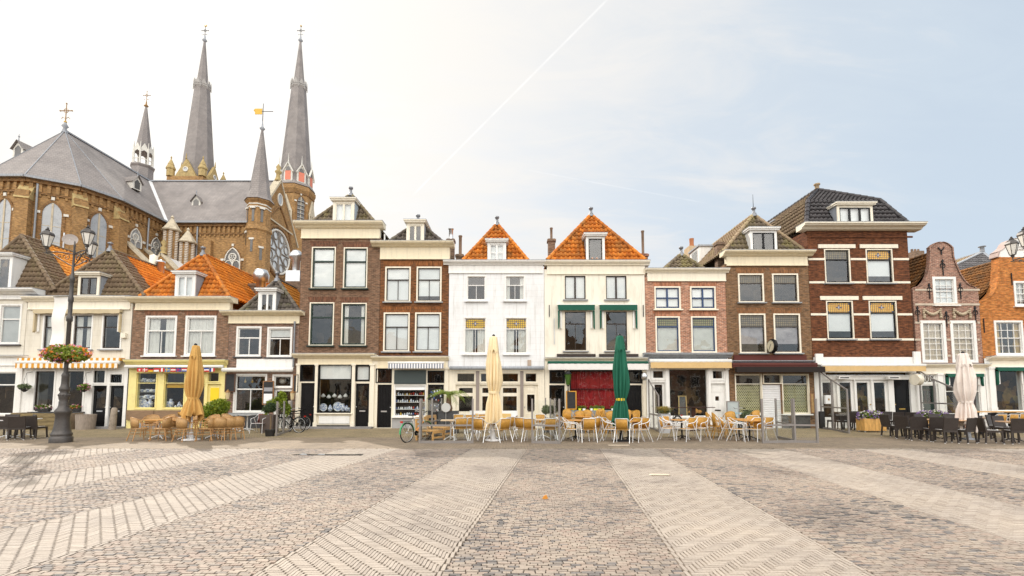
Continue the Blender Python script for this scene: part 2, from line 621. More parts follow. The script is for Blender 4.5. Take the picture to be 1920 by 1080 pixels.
# ------------------------------------------------------------------ roofs
def tile_face(mb, poly, tw=.235, th=.30, amp=.036, lip=.050, fine=6):
    """pantiles over a convex sloping polygon: wavy rows with a lip at every course"""
    poly = [Vector(p) for p in poly]
    nrm = Vector((0, 0, 0))
    for i in range(1, len(poly) - 1):
        nrm += (poly[i] - poly[0]).cross(poly[i + 1] - poly[0])
    nrm.normalize()
    if nrm.z < 0: nrm = -nrm
    U = Vector((nrm.y, -nrm.x, 0))
    U = U.normalized() if U.length > 1e-6 else Vector((1, 0, 0))
    W = nrm.cross(U)
    if W.z < 0: W = -W; U = -U
    low = min(poly, key=lambda p: p.z)
    us = [(p - low).dot(U) for p in poly]; ws = [(p - low).dot(W) for p in poly]
    u0 = math.floor(min(us) / tw) - 1; u1 = math.ceil(max(us) / tw) + 1
    w1 = math.ceil(max(ws) / th) + 1
    bm = bmesh.new()
    uvl = bm.loops.layers.uv.new('UVMap')
    cx, cw = sum(us) / len(us), sum(ws) / len(ws)
    def edge_span(w):
        xs = []
        for i in range(len(poly)):
            a, b = i, (i + 1) % len(poly)
            if (ws[a] - w) * (ws[b] - w) <= 0 and abs(ws[a] - ws[b]) > 1e-6:
                k = (w - ws[a]) / (ws[b] - ws[a]); xs.append(us[a] + k * (us[b] - us[a]))
            elif abs(ws[a] - w) < 1e-6: xs.append(us[a])
        return (min(xs), max(xs)) if xs else None
    for r in range(w1):
        s1 = [q for q in (edge_span(r * th), edge_span((r + 1) * th), edge_span(r * th + th / 2)) if q]
        if not s1: continue
        ua = math.floor(min(q[0] for q in s1) / tw) - 1; ub = math.ceil(max(q[1] for q in s1) / tw) + 1
        jit = random.uniform(-.006, .006)
        prev = None
        for c in range(ua, ub):
            dz = random.uniform(-.007, .007)
            for k in range(fine + 1 if c == ub - 1 else fine):
                x = (c + k / fine) * tw
                ph = k / fine
                h = amp * (math.sin(2 * PI * ph) * .9 + (.35 if ph < .5 else -.1))
                p0 = low + U * x + W * (r * th) + nrm * (h + lip + jit + dz)
                p1 = low + U * x + W * ((r + 1) * th + .01) + nrm * (h + .002)
                pl = low + U * x + W * (r * th) + nrm * (h - .004)
                cur = (bm.verts.new(p0), bm.verts.new(p1), bm.verts.new(pl))
                if prev:
                    f = bm.faces.new((prev[0], cur[0], cur[1], prev[1])); f.smooth = True
                    for l in f.loops: l[uvl].uv = (c + .5 if k else c - .5, r + .5)
                    f = bm.faces.new((prev[2], cur[2], cur[0], prev[0]))
                    for l in f.loops: l[uvl].uv = (c + .5 if k else c - .5, r + .5)
                prev = cur
    ctr = sum(poly, Vector((0, 0, 0))) / len(poly)
    for i in range(len(poly)):
        a, b = poly[i], poly[(i + 1) % len(poly)]
        if (b - a).length < 1e-5: continue
        pn = (b - a).cross(nrm).normalized()
        if pn.dot(ctr - a) > 0: pn = -pn
        if abs(a.z - b.z) < 1e-4 and a.z < ctr.z: continue     # keep the eave course whole
        bmesh.ops.bisect_plane(bm, geom=bm.verts[:] + bm.edges[:] + bm.faces[:], plane_co=a, plane_no=pn, clear_outer=True)
    bm.normal_update()
    bm.verts.index_update()
    base = len(mb.v)
    mb.v += [tuple(v.co) for v in bm.verts]
    for f in bm.faces:
        mb.uv[len(mb.f)] = [tuple(l[uvl].uv) for l in f.loops]
        vs = tuple(v.index + base for v in f.verts)
        mb.f.append(vs); mb.m.append(mb.cur); mb.sm.append(f.smooth)
    bm.free()
    # solid underside a little below
    mb.uv[len(mb.f)] = [(0, 0)] * len(poly)
    mb.face([p - nrm * .05 for p in poly], [(0.5, 0.5)] * len(poly))

def ridge(mb, a, b, r=.10, seg=.34):
    a, b = Vector(a), Vector(b)
    n = max(1, round((b - a).length / seg))
    for i in range(n):
        p, q = a.lerp(b, i / n), a.lerp(b, (i + 1.12) / n)
        mb.path([p, q], [r * random.uniform(1.02, 1.12), r * .86], 8, True)
    for i in range(len(mb.f)):
        if i not in mb.uv:
            mb.uv[i] = [(i // 10 + .5, .5)] * len(mb.f[i])

# ------------------------------------------------------------------ walls with openings
def holed(mb, x0, z0, x1, z1, y, holes, depth):
    xs = sorted({x0, x1} | {h[0] for h in holes} | {h[2] for h in holes})
    zs = sorted({z0, z1} | {h[1] for h in holes} | {h[3] for h in holes})
    xs = [x for x in xs if x0 - 1e-6 <= x <= x1 + 1e-6]; zs = [z for z in zs if z0 - 1e-6 <= z <= z1 + 1e-6]
    for a, b in zip(xs, xs[1:]):
        for c, d in zip(zs, zs[1:]):
            mx, mz = (a + b) / 2, (c + d) / 2
            if any(h[0] < mx < h[2] and h[1] < mz < h[3] for h in holes): continue
            mb.face([(a, y, c), (b, y, c), (b, y, d), (a, y, d)])
    for hx0, hz0, hx1, hz1 in holes:
        q = y + depth
        mb.face([(hx0, y, hz0), (hx0, y, hz1), (hx0, q, hz1), (hx0, q, hz0)])
        mb.face([(hx1, y, hz1), (hx1, y, hz0), (hx1, q, hz0), (hx1, q, hz1)])
        mb.face([(hx0, y, hz1), (hx1, y, hz1), (hx1, q, hz1), (hx0, q, hz1)])
        mb.face([(hx1, y, hz0), (hx0, y, hz0), (hx0, q, hz0), (hx1, q, hz0)])

def profx(mb, x0, x1, prof):
    """YZ outline swept along X"""
    n = len(prof)
    vs = [(x0, y, z) for y, z in prof] + [(x1, y, z) for y, z in prof]
    mb.add(vs, [tuple(range(n)), tuple(range(2 * n - 1, n - 1, -1))] + [(i, i + n, (i + 1) % n + n, (i + 1) % n) for i in range(n)])

class House:
    def __init__(s, name, label, u0, u1, vt, wall, cat='house', vm=600, back=9.0, Y=None, u0x=None):
        s.Y = D if Y is None else Y
        s.x0, s.x1 = X(u0, vm, s.Y), X(u1, vm, s.Y)
        s.zt = Z(vt, s.Y)
        s.root = thing(name, label, cat, ((s.x0 + s.x1) / 2, s.Y, 0))
        s.wall, s.back = wall, back
        s.up, s.shop = [], []
        s.zs = None
        s.shopmat = WHITE

    def r(s, u0, v0, u1, v1):
        vm = (v0 + v1) / 2
        return X(u0, vm, s.Y), Z(v1, s.Y), X(u1, vm, s.Y), Z(v0, s.Y)

    def shopline(s, v, mat):
        s.zs = Z(v, s.Y); s.shopmat = mat

    def finish(s):
        mb = MB().mat(s.wall)
        z0 = s.zs if s.zs is not None else 0
        Y = s.Y
        holed(mb, s.x0, z0, s.x1, s.zt, Y, s.up, .26)
        b = Y + s.back
        mb.face([(s.x0, b, 0), (s.x0, Y, 0), (s.x0, Y, s.zt), (s.x0, b, s.zt)])
        mb.face([(s.x1, Y, 0), (s.x1, b, 0), (s.x1, b, s.zt), (s.x1, Y, s.zt)])
        mb.face([(s.x1, b, 0), (s.x0, b, 0), (s.x0, b, s.zt), (s.x1, b, s.zt)])
        mb.build('wall', s.root)
        if s.zs is not None:
            mb = MB().mat(s.shopmat)
            holed(mb, s.x0 + .002, 0, s.x1 - .002, s.zs, Y - .03, s.shop, .28)
            mb.face([(s.x0, Y - .03, s.zs), (s.x1, Y - .03, s.zs), (s.x1, Y, s.zs), (s.x0, Y, s.zs)])
            mb.build('shopfront', s.root)
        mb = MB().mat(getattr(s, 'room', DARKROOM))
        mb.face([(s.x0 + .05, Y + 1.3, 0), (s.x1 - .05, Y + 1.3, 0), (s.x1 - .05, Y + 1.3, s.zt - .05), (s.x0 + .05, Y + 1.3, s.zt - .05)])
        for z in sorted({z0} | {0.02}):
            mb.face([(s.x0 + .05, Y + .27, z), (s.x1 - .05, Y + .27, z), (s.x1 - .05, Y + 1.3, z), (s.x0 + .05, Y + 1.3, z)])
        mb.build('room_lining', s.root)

    def box(s, name, u0, v0, u1, v1, mat, d0=-.1, d1=0.0, parent=None, label=None):
        x0, z0, x1, z1 = s.r(u0, v0, u1, v1)
        o = MB().mat(mat).box(x0, s.Y + d0, z0, x1, s.Y + d1, z1).build(name, parent or s.root)
        if label: o['label'] = label
        return o

    def cornice(s, u0, u1, v0, v1, v2, mat, out=.42, name='cornice', f=.05):
        """moulded cornice from v0 to v1 over a flat frieze down to v2"""
        vm = (v0 + v1) / 2
        x0, x1 = X(u0, vm, s.Y), X(u1, vm, s.Y)
        zt, zb, zf = Z(v0, s.Y), Z(v1, s.Y), Z(v2, s.Y)
        Y, h = s.Y, zt - zb
        mb = MB().mat(mat)
        profx(mb, x0, x1, [(Y + .25, zt), (Y - out, zt), (Y - out, zt - h * .22), (Y - out * .90, zt - h * .27), (Y - out * .86, zt - h * .45), (Y - out * .6, zt - h * .62), (Y - out * .5, zt - h * .66), (Y - out * .38, zt - h * .9), (Y - .10, zb), (Y - .10, zb - .001), (Y + .25, zb - .001)][::-1])
        if v2 > v1:
            xa, xb = max(x0 + out * .55, s.x0 - .03), min(x1 - out * .55, s.x1 + .03)
            mb.box(xa, Y - f, zf, xb, Y + .2, zb - .002)
            mb.box(xa, Y - f - .035, zf - .05, xb, Y + .1, zf)
        mb.mat(LEAD).box(x0 - .01, Y - out - .012, zt + .001, x1 + .01, Y + .3, zt + .022)
        return mb.build(name, s.root)

    def win(s, u0, v0, u1, v1, frame=WHITE, sash=None, fw=.085, sw=.05, tr=.36, mull='below', grid=None, back='dark', top=None, sill=GREYSILL, sillw=.08, shop=False, pane=None, proud=.025, lintel=None, name='window', motif=None, sillh=.06, backmat=None, frac=1.0):
        x0, z0, x1, z1 = s.r(u0, v0, u1, v1)
        (s.shop if shop else s.up).append((x0 + .02, z0 + .02, x1 - .02, z1 - .02))
        Y = s.Y - (.03 if shop else 0)
        sash = sash or frame
        mb = MB().mat(frame)
        a, b = Y - proud, Y + .13
        mb.box(x0, a, z0, x0 + fw, b, z1).box(x1 - fw, a, z0, x1, b, z1)
        mb.box(x0 + fw, a, z1 - fw, x1 - fw, b, z1).box(x0 + fw, a, z0, x1 - fw, b, z0 + fw * .8)
        ix0, iz0, ix1, iz1 = x0 + fw, z0 + fw * .8, x1 - fw, z1 - fw
        a, b = Y + .035, Y + .09
        mb.mat(sash)
        mb.box(ix0, a, iz0, ix0 + sw, b, iz1).box(ix1 - sw, a, iz0, ix1, b, iz1)
        mb.box(ix0 + sw, a, iz1 - sw, ix1 - sw, b, iz1).box(ix0 + sw, a, iz0, ix1 - sw, b, iz0 + sw * 1.1)
        zt = None
        if tr:
            zt = iz1 - (iz1 - iz0) * tr
            mb.box(ix0 + sw, a - .015, zt - sw * .6, ix1 - sw, b, zt + sw * .6)
        xm = (ix0 + ix1) / 2
        if mull == 'below':
            mb.box(xm - sw * .35, a + .01, iz0 + sw * 1.1, xm + sw * .35, b, (zt - sw * .6) if zt else iz1 - sw)
        elif mull == 'all':
            mb.box(xm - sw * .8, a - .01, iz0 + sw * 1.1, xm + sw * .8, b, iz1 - sw)
        if grid:
            nx, na, nb = grid
            for i in range(1, nx):
                x = ix0 + (ix1 - ix0) * i / nx
                mb.box(x - .013, a + .012, iz0 + sw, x + .013, b - .01, iz1 - sw)
            zmid = zt if zt else iz0
            for lo, hi, k in ((zmid, iz1, na), (iz0, zmid, nb)):
                for i in range(1, k):
                    z = lo + (hi - lo) * i / k
                    mb.box(ix0 + sw, a + .014, z - .013, ix1 - sw, b - .012, z + .013)
        w = mb.build(name, s.root)
        pb = MB().mat(pane or (GLASSD if shop else GLASS))
        lo = zt if (top and zt) else iz1
        cuts = [iz0 + .02] + ([zt] if zt and not top else []) + [lo - (.0 if (top and zt) else .02)]
        for ca, cb_ in zip(cuts, cuts[1:]):        # old panes never sit quite true
            j = [random.uniform(-.013, .013) for _ in range(3)]; j.append(j[0] + j[2] - j[1])
            c4 = [(ix0 + .02, ca), (ix1 - .02, ca), (ix1 - .02, cb_), (ix0 + .02, cb_)]
            fr4 = [(q_[0], Y + .062 + d_, q_[1]) for q_, d_ in zip(c4, j)]
            pb.add(fr4 + [(a_, b_ + .006, c_) for a_, b_, c_ in fr4], [(0, 1, 2, 3), (7, 6, 5, 4), (0, 4, 5, 1), (1, 5, 6, 2), (2, 6, 7, 3), (3, 7, 4, 0)])
        pb.build('pane', w)
        if top and zt:
            tb = MB().mat(top)
            tb.box(ix0 + .02, Y + .060, zt, ix1 - .02, Y + .068, iz1 - .02)
            if motif:
                zc, xc = (zt + iz1) / 2, xm
                tb.mat(ST_DK).box(xc - .15, Y + .054, zc - .03, xc + .15, Y + .060, zc + .03).box(xc - .035, Y + .052, zc - .11, xc + .035, Y + .058, zc + .11)
                tb.mat(ST_RD).box(xc - .03, Y + .048, zc - .055, xc + .03, Y + .053, zc + .055)
                for qx in (ix0 + .09, ix1 - .09):
                    for qz in (zt + .07, iz1 - .09):
                        tb.mat(ST_DK).box(qx - .04, Y + .053, qz - .04, qx + .04, Y + .059, qz + .04)
            tb.build('leaded_light', w)
        ztop = iz1
        if back in ('blind', 'halfblind', 'topblind'):
            zb = {'blind': iz0, 'halfblind': iz1 - (iz1 - iz0) * frac, 'topblind': zt}[back]
            MB().mat(backmat or BLIND).box(ix0, Y + .10, zb, ix1, Y + .106, iz1).build('blind', w)
        if back in ('curtain', 'net', 'sidecurtain'):
            cb = MB().mat(backmat or NET, True)
            spans = {'net': [(ix0, ix1)], 'curtain': [(ix0, ix0 + (ix1 - ix0) * .40), (ix1 - (ix1 - ix0) * .40, ix1)], 'sidecurtain': [(ix0, ix0 + (ix1 - ix0) * .22), (ix1 - (ix1 - ix0) * .22, ix1)]}[back]
            for p, q in spans:
                n = max(8, int((q - p) / .018))
                vs = []
                for i in range(n + 1):
                    x = p + (q - p) * i / n
                    y = Y + .135 + .022 * math.sin(i * 1.15) + .012 * math.sin(i * .47 + 1)
                    vs += [(x, y, iz0), (x, y, iz1)]
                cb.add(vs, [(2 * i, 2 * i + 2, 2 * i + 3, 2 * i + 1) for i in range(n)])
            cb.build('curtain', w)
        if sill:
            MB().mat(sill).box(x0 - sillw, Y - .13, z0 - sillh - .003, x1 + sillw, Y + .02, z0 - .003).build('sill', w)
        if lintel:
            key = lintel.name
            lb = MB().mat(lintel)
            e = .14
            lb.prism([(x0 - .02, z1 + .004), (x1 + .02, z1 + .004), (x1 + e, z1 + .30), (x0 - e, z1 + .30)], s.Y - .004, s.Y + .02)
            lb.build('brick_arch', w)
        return w

    def door(s, u0, v0, u1, v1, mat, panes=(), panels=((.14, .08, .86, .42), (.14, .5, .86, .92)), letter=None, knob=1, knobmat=None, frame=None, fw=.05, label=None, shop=True, name='door', recess=.10, backing=None):
        x0, z0, x1, z1 = s.r(u0, v0, u1, v1)
        (s.shop if shop else s.up).append((x0, z0 if z0 > .02 else 0.0, x1, z1))
        Y = s.Y - .03 + recess
        w, h = x1 - x0, z1 - z0
        mb = MB().mat(frame or mat)
        if frame:
            mb.box(x0, Y - .06, z0, x0 + fw, Y + .08, z1).box(x1 - fw, Y - .06, z0, x1, Y + .08, z1).box(x0 + fw, Y - .06, z1 - fw, x1 - fw, Y + .08, z1)
            x0 += fw; x1 -= fw; z1 -= fw; w = x1 - x0; h = z1 - z0
        mb.mat(mat)
        holes = [(x0 + a * w, z0 + b * h, x0 + c * w, z0 + d * h) for a, b, c, d in panes]
        holed(mb, x0, z0, x1, z1, Y, holes, .05)
        for a, b, c, d in panels:
            px0, pz0, px1, pz1 = x0 + a * w, z0 + b * h, x0 + c * w, z0 + d * h
            if any(p[1] < (pz0 + pz1) / 2 < p[3] and p[0] < (px0 + px1) / 2 < p[2] for p in holes): continue
            g = .02
            mb.box(px0, Y - .018, pz0, px1, Y, pz0 + g).box(px0, Y - .018, pz1 - g, px1, Y, pz1).box(px0, Y - .018, pz0 + g, px0 + g, Y, pz1 - g).box(px1 - g, Y - .018, pz0 + g, px1, Y, pz1 - g)
            mb.box(px0 + .05, Y - .012, pz0 + .05, px1 - .05, Y, pz1 - .05)
        d = mb.build(name, s.root)
        if label: d['label'] = label
        if panes:
            pb = MB().mat(GLASSD)
            for q in holes: pb.box(q[0], Y + .02, q[1], q[2], Y + .026, q[3])
            pb.build('pane', d)
        kx = x0 + w * (.93 if knob > 0 else .07)
        if knob:
            kb = MB().mat(knobmat or STEEL)
            kb.ball((kx, Y - .05, z0 + h * .47), .035, 8).tube((kx, Y - .05, z0 + h * .47), (kx, Y + .01, z0 + h * .47), .012)
            kb.build('handle', d)
        if letter:
            xm = (x0 + x1) / 2
            MB().mat(letter).box(xm - .15, Y - .028, z0 + h * .36, xm + .15, Y - .012, z0 + h * .36 + .07).build('letterbox', d)
        return d

    def hiproof(s, ul, ur, va, ua, a, ve, mats, back=None, setb=.28, side2=None, caps=True, finial='zinc', ridge_mat=None):
        """front hip with a ridge running back; side2 = (material, metres of the hip material kept)"""
        Y = s.Y + setb
        ze = Z(ve, Y)
        xl, xr = X(ul, ve, Y), X(ur, ve, Y)
        ap = P(ua, va, Y + a)
        yb = s.Y + (back or s.back)
        A = Vector((xl, Y, ze)); B = Vector((xr, Y, ze)); T = Vector((ap.x, Y + a, ap.z))
        T2 = Vector((ap.x, yb, ap.z)); A2 = Vector((xl, yb, ze)); B2 = Vector((xr, yb, ze))
        mf = mats[0]
        mb = MB().mat(mf)
        tile_face(mb, [A, B, T])
        if side2:
            m2, k = side2
            k2 = Vector((0, k, 0))
            tile_face(mb, [B, B + k2, T + k2, T]); tile_face(mb, [A + k2, A, T, T + k2])
            mb.mat(m2)
            tile_face(mb, [B + k2, B2, T2, T + k2]); tile_face(mb, [A2, A + k2, T + k2, T2])
        else:
            mb.mat(mats[1])
            tile_face(mb, [B, B2, T2, T]); tile_face(mb, [A2, A, T, T2])
        mb.mat(mf)
        mb.face([B2, A2, T2], [(0, 0)] * 3)
        ro = mb.build('roof', s.root)
        rb = MB().mat(ridge_mat or mf)
        ridge(rb, A + Vector((0, -.02, .05)), T + Vector((0, 0, .05)))
        ridge(rb, B + Vector((0, -.02, .05)), T + Vector((0, 0, .05)))
        ridge(rb, T + Vector((0, 0, .05)), T2 + Vector((0, 0, .05)))
        rb.build('ridge_tiles', ro)
        if finial:
            fb = MB().mat(ZINC)
            fb.lathe([(.17, -.16), (.12, .03), (.075, .06), (.07, .26), (.12, .27), (.12, .36), (.02, .40)], T + Vector((0, -.03, .08)), 10)
            fb.build('roof_vent', ro)
        s.apex = T
        return ro

    def dormer(s, u0, v0, u1, v1, frame=WHITE, sash=None, cheek=LEAD, n=2, back='blind', depth=1.5, y=.12, rows=1, roofh=.14):
        Y = s.Y + y
        vm = (v0 + v1) / 2
        x0, x1, z0, z1 = X(u0, vm, Y), X(u1, vm, Y), Z(v1, Y), Z(v0, Y)
        mb = MB().mat(cheek)
        t = .13
        mb.box(x0 + .01, Y + .06, z0 - .05, x0 + .06, Y + depth, z1 - .02).box(x1 - .06, Y + .06, z0 - .05, x1 - .01, Y + depth, z1 - .02)
        mb.mat(frame)
        mb.box(x0, Y, z0, x0 + t, Y + .06, z1).box(x1 - t, Y, z0, x1, Y + .06, z1)
        mb.box(x0 + t, Y, z1 - .12, x1 - t, Y + .06, z1).box(x0 + t, Y, z0, x1 - t, Y + .06, z0 + .07)
        mb.box(x0 - .09, Y - .12, z1, x1 + .09, Y + depth, z1 + roofh * .55).box(x0 - .13, Y - .17, z1 + roofh * .55, x1 + .13, Y + depth, z1 + roofh)
        mb.mat(LEAD).box(x0 - .14, Y - .18, z1 + roofh + .001, x1 + .14, Y + depth, z1 + roofh + .02)
        d = mb.build('dormer', s.root)
        ix0, ix1, iz0, iz1 = x0 + t, x1 - t, z0 + .07, z1 - .12
        wb = MB().mat(sash or frame)
        g = .05
        for i in range(n):
            a = ix0 + (ix1 - ix0) * i / n; b = ix0 + (ix1 - ix0) * (i + 1) / n
            wb.box(a, Y + .02, iz0, a + g, Y + .07, iz1).box(b - g, Y + .02, iz0, b, Y + .07, iz1).box(a + g, Y + .02, iz1 - g, b - g, Y + .07, iz1).box(a + g, Y + .02, iz0, b - g, Y + .07, iz0 + g)
            for k in range(1, rows):
                zz = iz0 + (iz1 - iz0) * k / rows
                wb.box(a + g, Y + .03, zz - .02, b - g, Y + .07, zz + .02)
        wb.build('window', d)
        MB().mat(GLASS).box(ix0, Y + .045, iz0, ix1, Y + .05, iz1).build('pane', d)
        bm_ = BLIND if back == 'blind' else DARKROOM
        MB().mat(bm_).box(ix0 - .02, Y + .14, iz0 - .02, ix1 + .02, Y + .15, iz1 + .02).build('blind' if back == 'blind' else 'room_lining', d)
        return d

    def chimney(s, u0, v0, u1, v1, y, mat, pots=(), cap=True):
        Y = s.Y + y
        vm = (v0 + v1) / 2
        x0, x1, z0, z1 = X(u0, vm, Y), X(u1, vm, Y), Z(v1, Y) - .8, Z(v0, Y)
        w = x1 - x0
        mb = MB().mat(mat).box(x0, Y, z0, x1, Y + max(w, .35), z1)
        if cap: mb.box(x0 - .05, Y - .05, z1 - .16, x1 + .05, Y + max(w, .35) + .05, z1 - .04)
        c = mb.build('chimney', s.root)
        for px, hh, r, m in pots:
            b = MB().mat(m)
            xx = x0 + w * px
            b.lathe([(r * 1.2, z1 - .02), (r, z1 + .06), (r, z1 + hh), (r * 1.25, z1 + hh + .02), (r * 1.25, z1 + hh + .09)], (xx, Y + max(w, .35) / 2, 0), 10)
            b.build('flue_pipe', c)
        return c
# ------------------------------------------------------------------ the row of houses
B_H3 = brick('brown_brick', (.255, .138, .080), (.170, .090, .055), (.24, .19, .14))
B_H4 = brick('purple_brown_brick', (.250, .135, .090), (.165, .090, .064), (.26, .22, .18))
B_H5 = brick('dark_brown_brick', (.190, .102, .060), (.120, .064, .040), (.22, .16, .11))
B_H6 = brick('rusty_brown_brick', (.240, .098, .034), (.150, .060, .025), (.10, .06, .035), var=.45)
B_H9 = brick('pinkish_red_brick', (.400, .165, .090), (.290, .110, .062), (.48, .37, .29))
B_H10 = brick('olive_brown_brick', (.210, .108, .046), (.135, .068, .034), (.20, .15, .10))
B_H11 = brick('deep_red_brown_brick', (.175, .066, .028), (.105, .040, .020), (.07, .035, .02), var=.45, ms=.007)
B_H12 = brick('mauve_brick', (.305, .148, .102), (.230, .105, .075), (.40, .31, .25))
B_H13 = brick('orange_brick', (.560, .210, .045), (.430, .130, .022), (.36, .19, .08), var=.4)
def soldier(b, c1, c2, mo):
    return brick(b, c1, c2, mo, w=.066, h=.235, ms=.008)
S_H3 = soldier('brown_arch_brick', (.27, .12, .065), (.20, .09, .05), (.16, .12, .09))
S_H5 = soldier('dark_arch_brick', (.18, .08, .045), (.12, .055, .034), (.12, .085, .06))
S_H6 = soldier('rusty_arch_brick', (.30, .115, .035), (.21, .08, .027), (.10, .06, .035))
S_H9 = soldier('pink_arch_brick', (.42, .16, .08), (.33, .12, .06), (.42, .30, .22))
S_H10 = soldier('olive_arch_brick', (.26, .12, .045), (.19, .085, .035), (.18, .13, .09))
WALLW = ashlar('white_plaster', (.765, .775, .785), var=.06, line=.80)
WALLC = ashlar('cream_plaster', (.80, .765, .66), w=9, h=9)
WALLO = ashlar('old_white_plaster', (.71, .665, .57), w=.9, h=.28)
T_OR = tile_mat('orange_tiles', (.54, .145, .014), (.74, .245, .03), (.16, .10, .04), .2, .34)
T_OR2 = tile_mat('bright_orange_tiles', (.62, .18, .014), (.80, .27, .028), (.34, .15, .04), .05, .28)
T_OR3 = tile_mat('amber_tiles', (.70, .30, .05), (.80, .36, .07), None)
T_BR = tile_mat('brown_tiles', (.25, .175, .11), (.165, .115, .072), (.22, .18, .09), .1)
T_BR2 = tile_mat('grey_brown_tiles', (.20, .16, .125), (.15, .12, .095), None)
T_MO = tile_mat('mossy_tiles', (.15, .115, .08), (.21, .165, .115), (.25, .215, .07), .22)
T_DK = tile_mat('dark_tiles', (.12, .10, .085), (.17, .145, .12), (.16, .16, .07), .1)
T_BK = tile_mat('glazed_black_tiles', (.035, .032, .034), (.06, .052, .055), None)
for m_ in (T_BK,):
    m_.node_tree.nodes['Principled BSDF'].inputs['Roughness'].default_value = .32
T_TAN = tile_mat('tan_tiles', (.42, .31, .20), (.33, .24, .155), (.30, .27, .10), .1)
T_RU = tile_mat('rust_tiles', (.36, .15, .035), (.26, .11, .03), (.08, .055, .03), .45)
CH_BR = brick('chimney_brick', (.22, .14, .09), (.16, .10, .07), (.22, .18, .14))
STUC = plain('tan_render', (.50, .38, .24), .9, var=.2)
RPIPE = plain('rusty_pipe', (.22, .15, .10), .7, var=.35)
def canvas(name, c, c2=None, w=.3):
    if c2 is None: return plain(name, c, .85, var=.1, scale=2)
    m, t, b = nt(name)
    tc = N(t, 'ShaderNodeTexCoord'); sp = N(t, 'ShaderNodeSeparateXYZ'); L(t, tc.outputs['Object'], sp.inputs[0])
    k = math_(t, 'GREATER_THAN', math_(t, 'FRACT', math_(t, 'DIVIDE', sp.outputs[0], w)), .5)
    L(t, mixc(t, k, rgba(c), rgba(c2)), b.inputs['Base Color'])
    b.inputs['Roughness'].default_value = .85
    return m
STRIPE = canvas('orange_striped_canvas', (.78, .75, .68), (.62, .28, .02), .29)
STRIPE2 = canvas('grey_striped_canvas', (.80, .80, .80), (.22, .24, .30), .135)
TANC = canvas('tan_canvas', (.62, .43, .20))
WHITEC = canvas('white_canvas', (.74, .72, .70))
GREENC = canvas('green_canvas', (.010, .090, .058))
DREDC = canvas('oxblood_canvas', (.095, .024, .018))
BLKC = canvas('black_brown_canvas', (.018, .012, .010))
OLDC = canvas('stained_beige_canvas', (.55, .46, .30))

def awning(h, u0, v0, u1, v1, v2, cas, cloth, out=.34, d=.2, scal=True, name='awning'):
    """rolled-in awning: round cassette v0..v1 with a hanging valance to v2"""
    x0, x1 = X(u0, v1), X(u1, v1)
    za, zb, zc = Z(v0), Z(v1), Z(v2)
    Y = h.Y
    mb = MB().mat(cas, True)
    r = (za - zb) / 2
    pr = [(Y - out + d / 2 + d / 2 * math.cos(t), (za + zb) / 2 + r * math.sin(t)) for t in [2 * PI * i / 12 for i in range(12)]]
    profx(mb, x0, x1, pr[::-1])
    mb.mat(cas)
    for q in (.08, .5, .92):
        xx = x0 + (x1 - x0) * q
        mb.box(xx - .03, Y - out + d * .6, zb + r * .6, xx + .03, Y + .02, za - r * .5)
    a = mb.build(name, h.root)
    if v2 > v1:
        vb = MB().mat(cloth)
        n = int((x1 - x0) / .145)
        yv = Y - out + .015
        vs, fs = [], []
        for i in range(n * 4 + 1):
            x = x0 + .02 + (x1 - x0 - .04) * i / (n * 4)
            zz = zc + (.05 * abs(math.sin(PI * i / 4)) if scal else 0)
            yy = yv + .006 * math.sin(i * .7)
            vs += [(x, yy, zz), (x, yy, zb + r * .5), (x, yy + .006, zz), (x, yy + .006, zb + r * .5)]
        for i in range(n * 4):
            k = 4 * i
            fs += [(k, k + 4, k + 5, k + 1), (k + 6, k + 2, k + 3, k + 7), (k + 2, k + 6, k + 4, k)]
        vb.add(vs, fs)
        vb.build('valance', a)
    return a

def foldawning(h, u0, v0, u1, v1, va, mat, arm=WHITE, out=.22):
    """small folded awning hood above a window with its two side arms"""
    x0, z0, x1, z1 = h.r(u0, v0, u1, v1)
    zl = Z(va); Y = h.Y
    mb = MB().mat(mat)
    mb.box(x0, Y - out, z0 + .08, x1, Y - .02, z1)
    n = 12
    for i in range(n):
        a = x0 + (x1 - x0) * i / n; b = x0 + (x1 - x0) * (i + 1) / n
        mb.prism([(a, z0 + .01 - .02 * (i % 2)), (b, z0 + .01 - .02 * ((i + 1) % 2)), (b, z0 + .08), (a, z0 + .08)], Y - out - .004, Y - out + .02)
    for xs, sg in ((x0, 1), (x1, -1)):
        mb.prism([(xs, zl), (xs + sg * .06, zl + .10), (xs + sg * .07, z0), (xs, z0)][::sg], Y - out * .8, Y - .05)
    mb.mat(arm).box(x0 + .12, Y - .07, zl + .05, x0 + .20, Y - .02, z0).box(x1 - .20, Y - .07, zl + .05, x1 - .12, Y - .02, z0)
    mb.box(x0 - .03, Y - .20, z1, x1 + .03, Y, z1 + .04)
    return mb.build('folded_awning', h.root)

def pilaster(h, u0, v0, u1, v1, mat, d=.07, cap=True):
    x0, z0, x1, z1 = h.r(u0, v0, u1, v1)
    Y = h.Y - .03
    mb = MB().mat(mat).box(x0, Y - d, z0, x1, Y - .001, z1)
    g = .03
    if cap:
        mb.box(x0 - g, Y - d - g, z0, x1 + g, Y - .001, z0 + .22)
        mb.box(x0 - g, Y - d - g, z1 - .10, x1 + g, Y - .001, z1 + .002)
    return mb.build('pilaster', h.root)

def downpipe(h, u, v0, v1, mat=ZINC, off=.1):
    x = X(u, (v0 + v1) / 2)
    return MB().mat(mat).path([(x, h.Y - off, Z(v0)), (x, h.Y - off, Z(v1))], .045, 8).build('drainpipe', h.root)

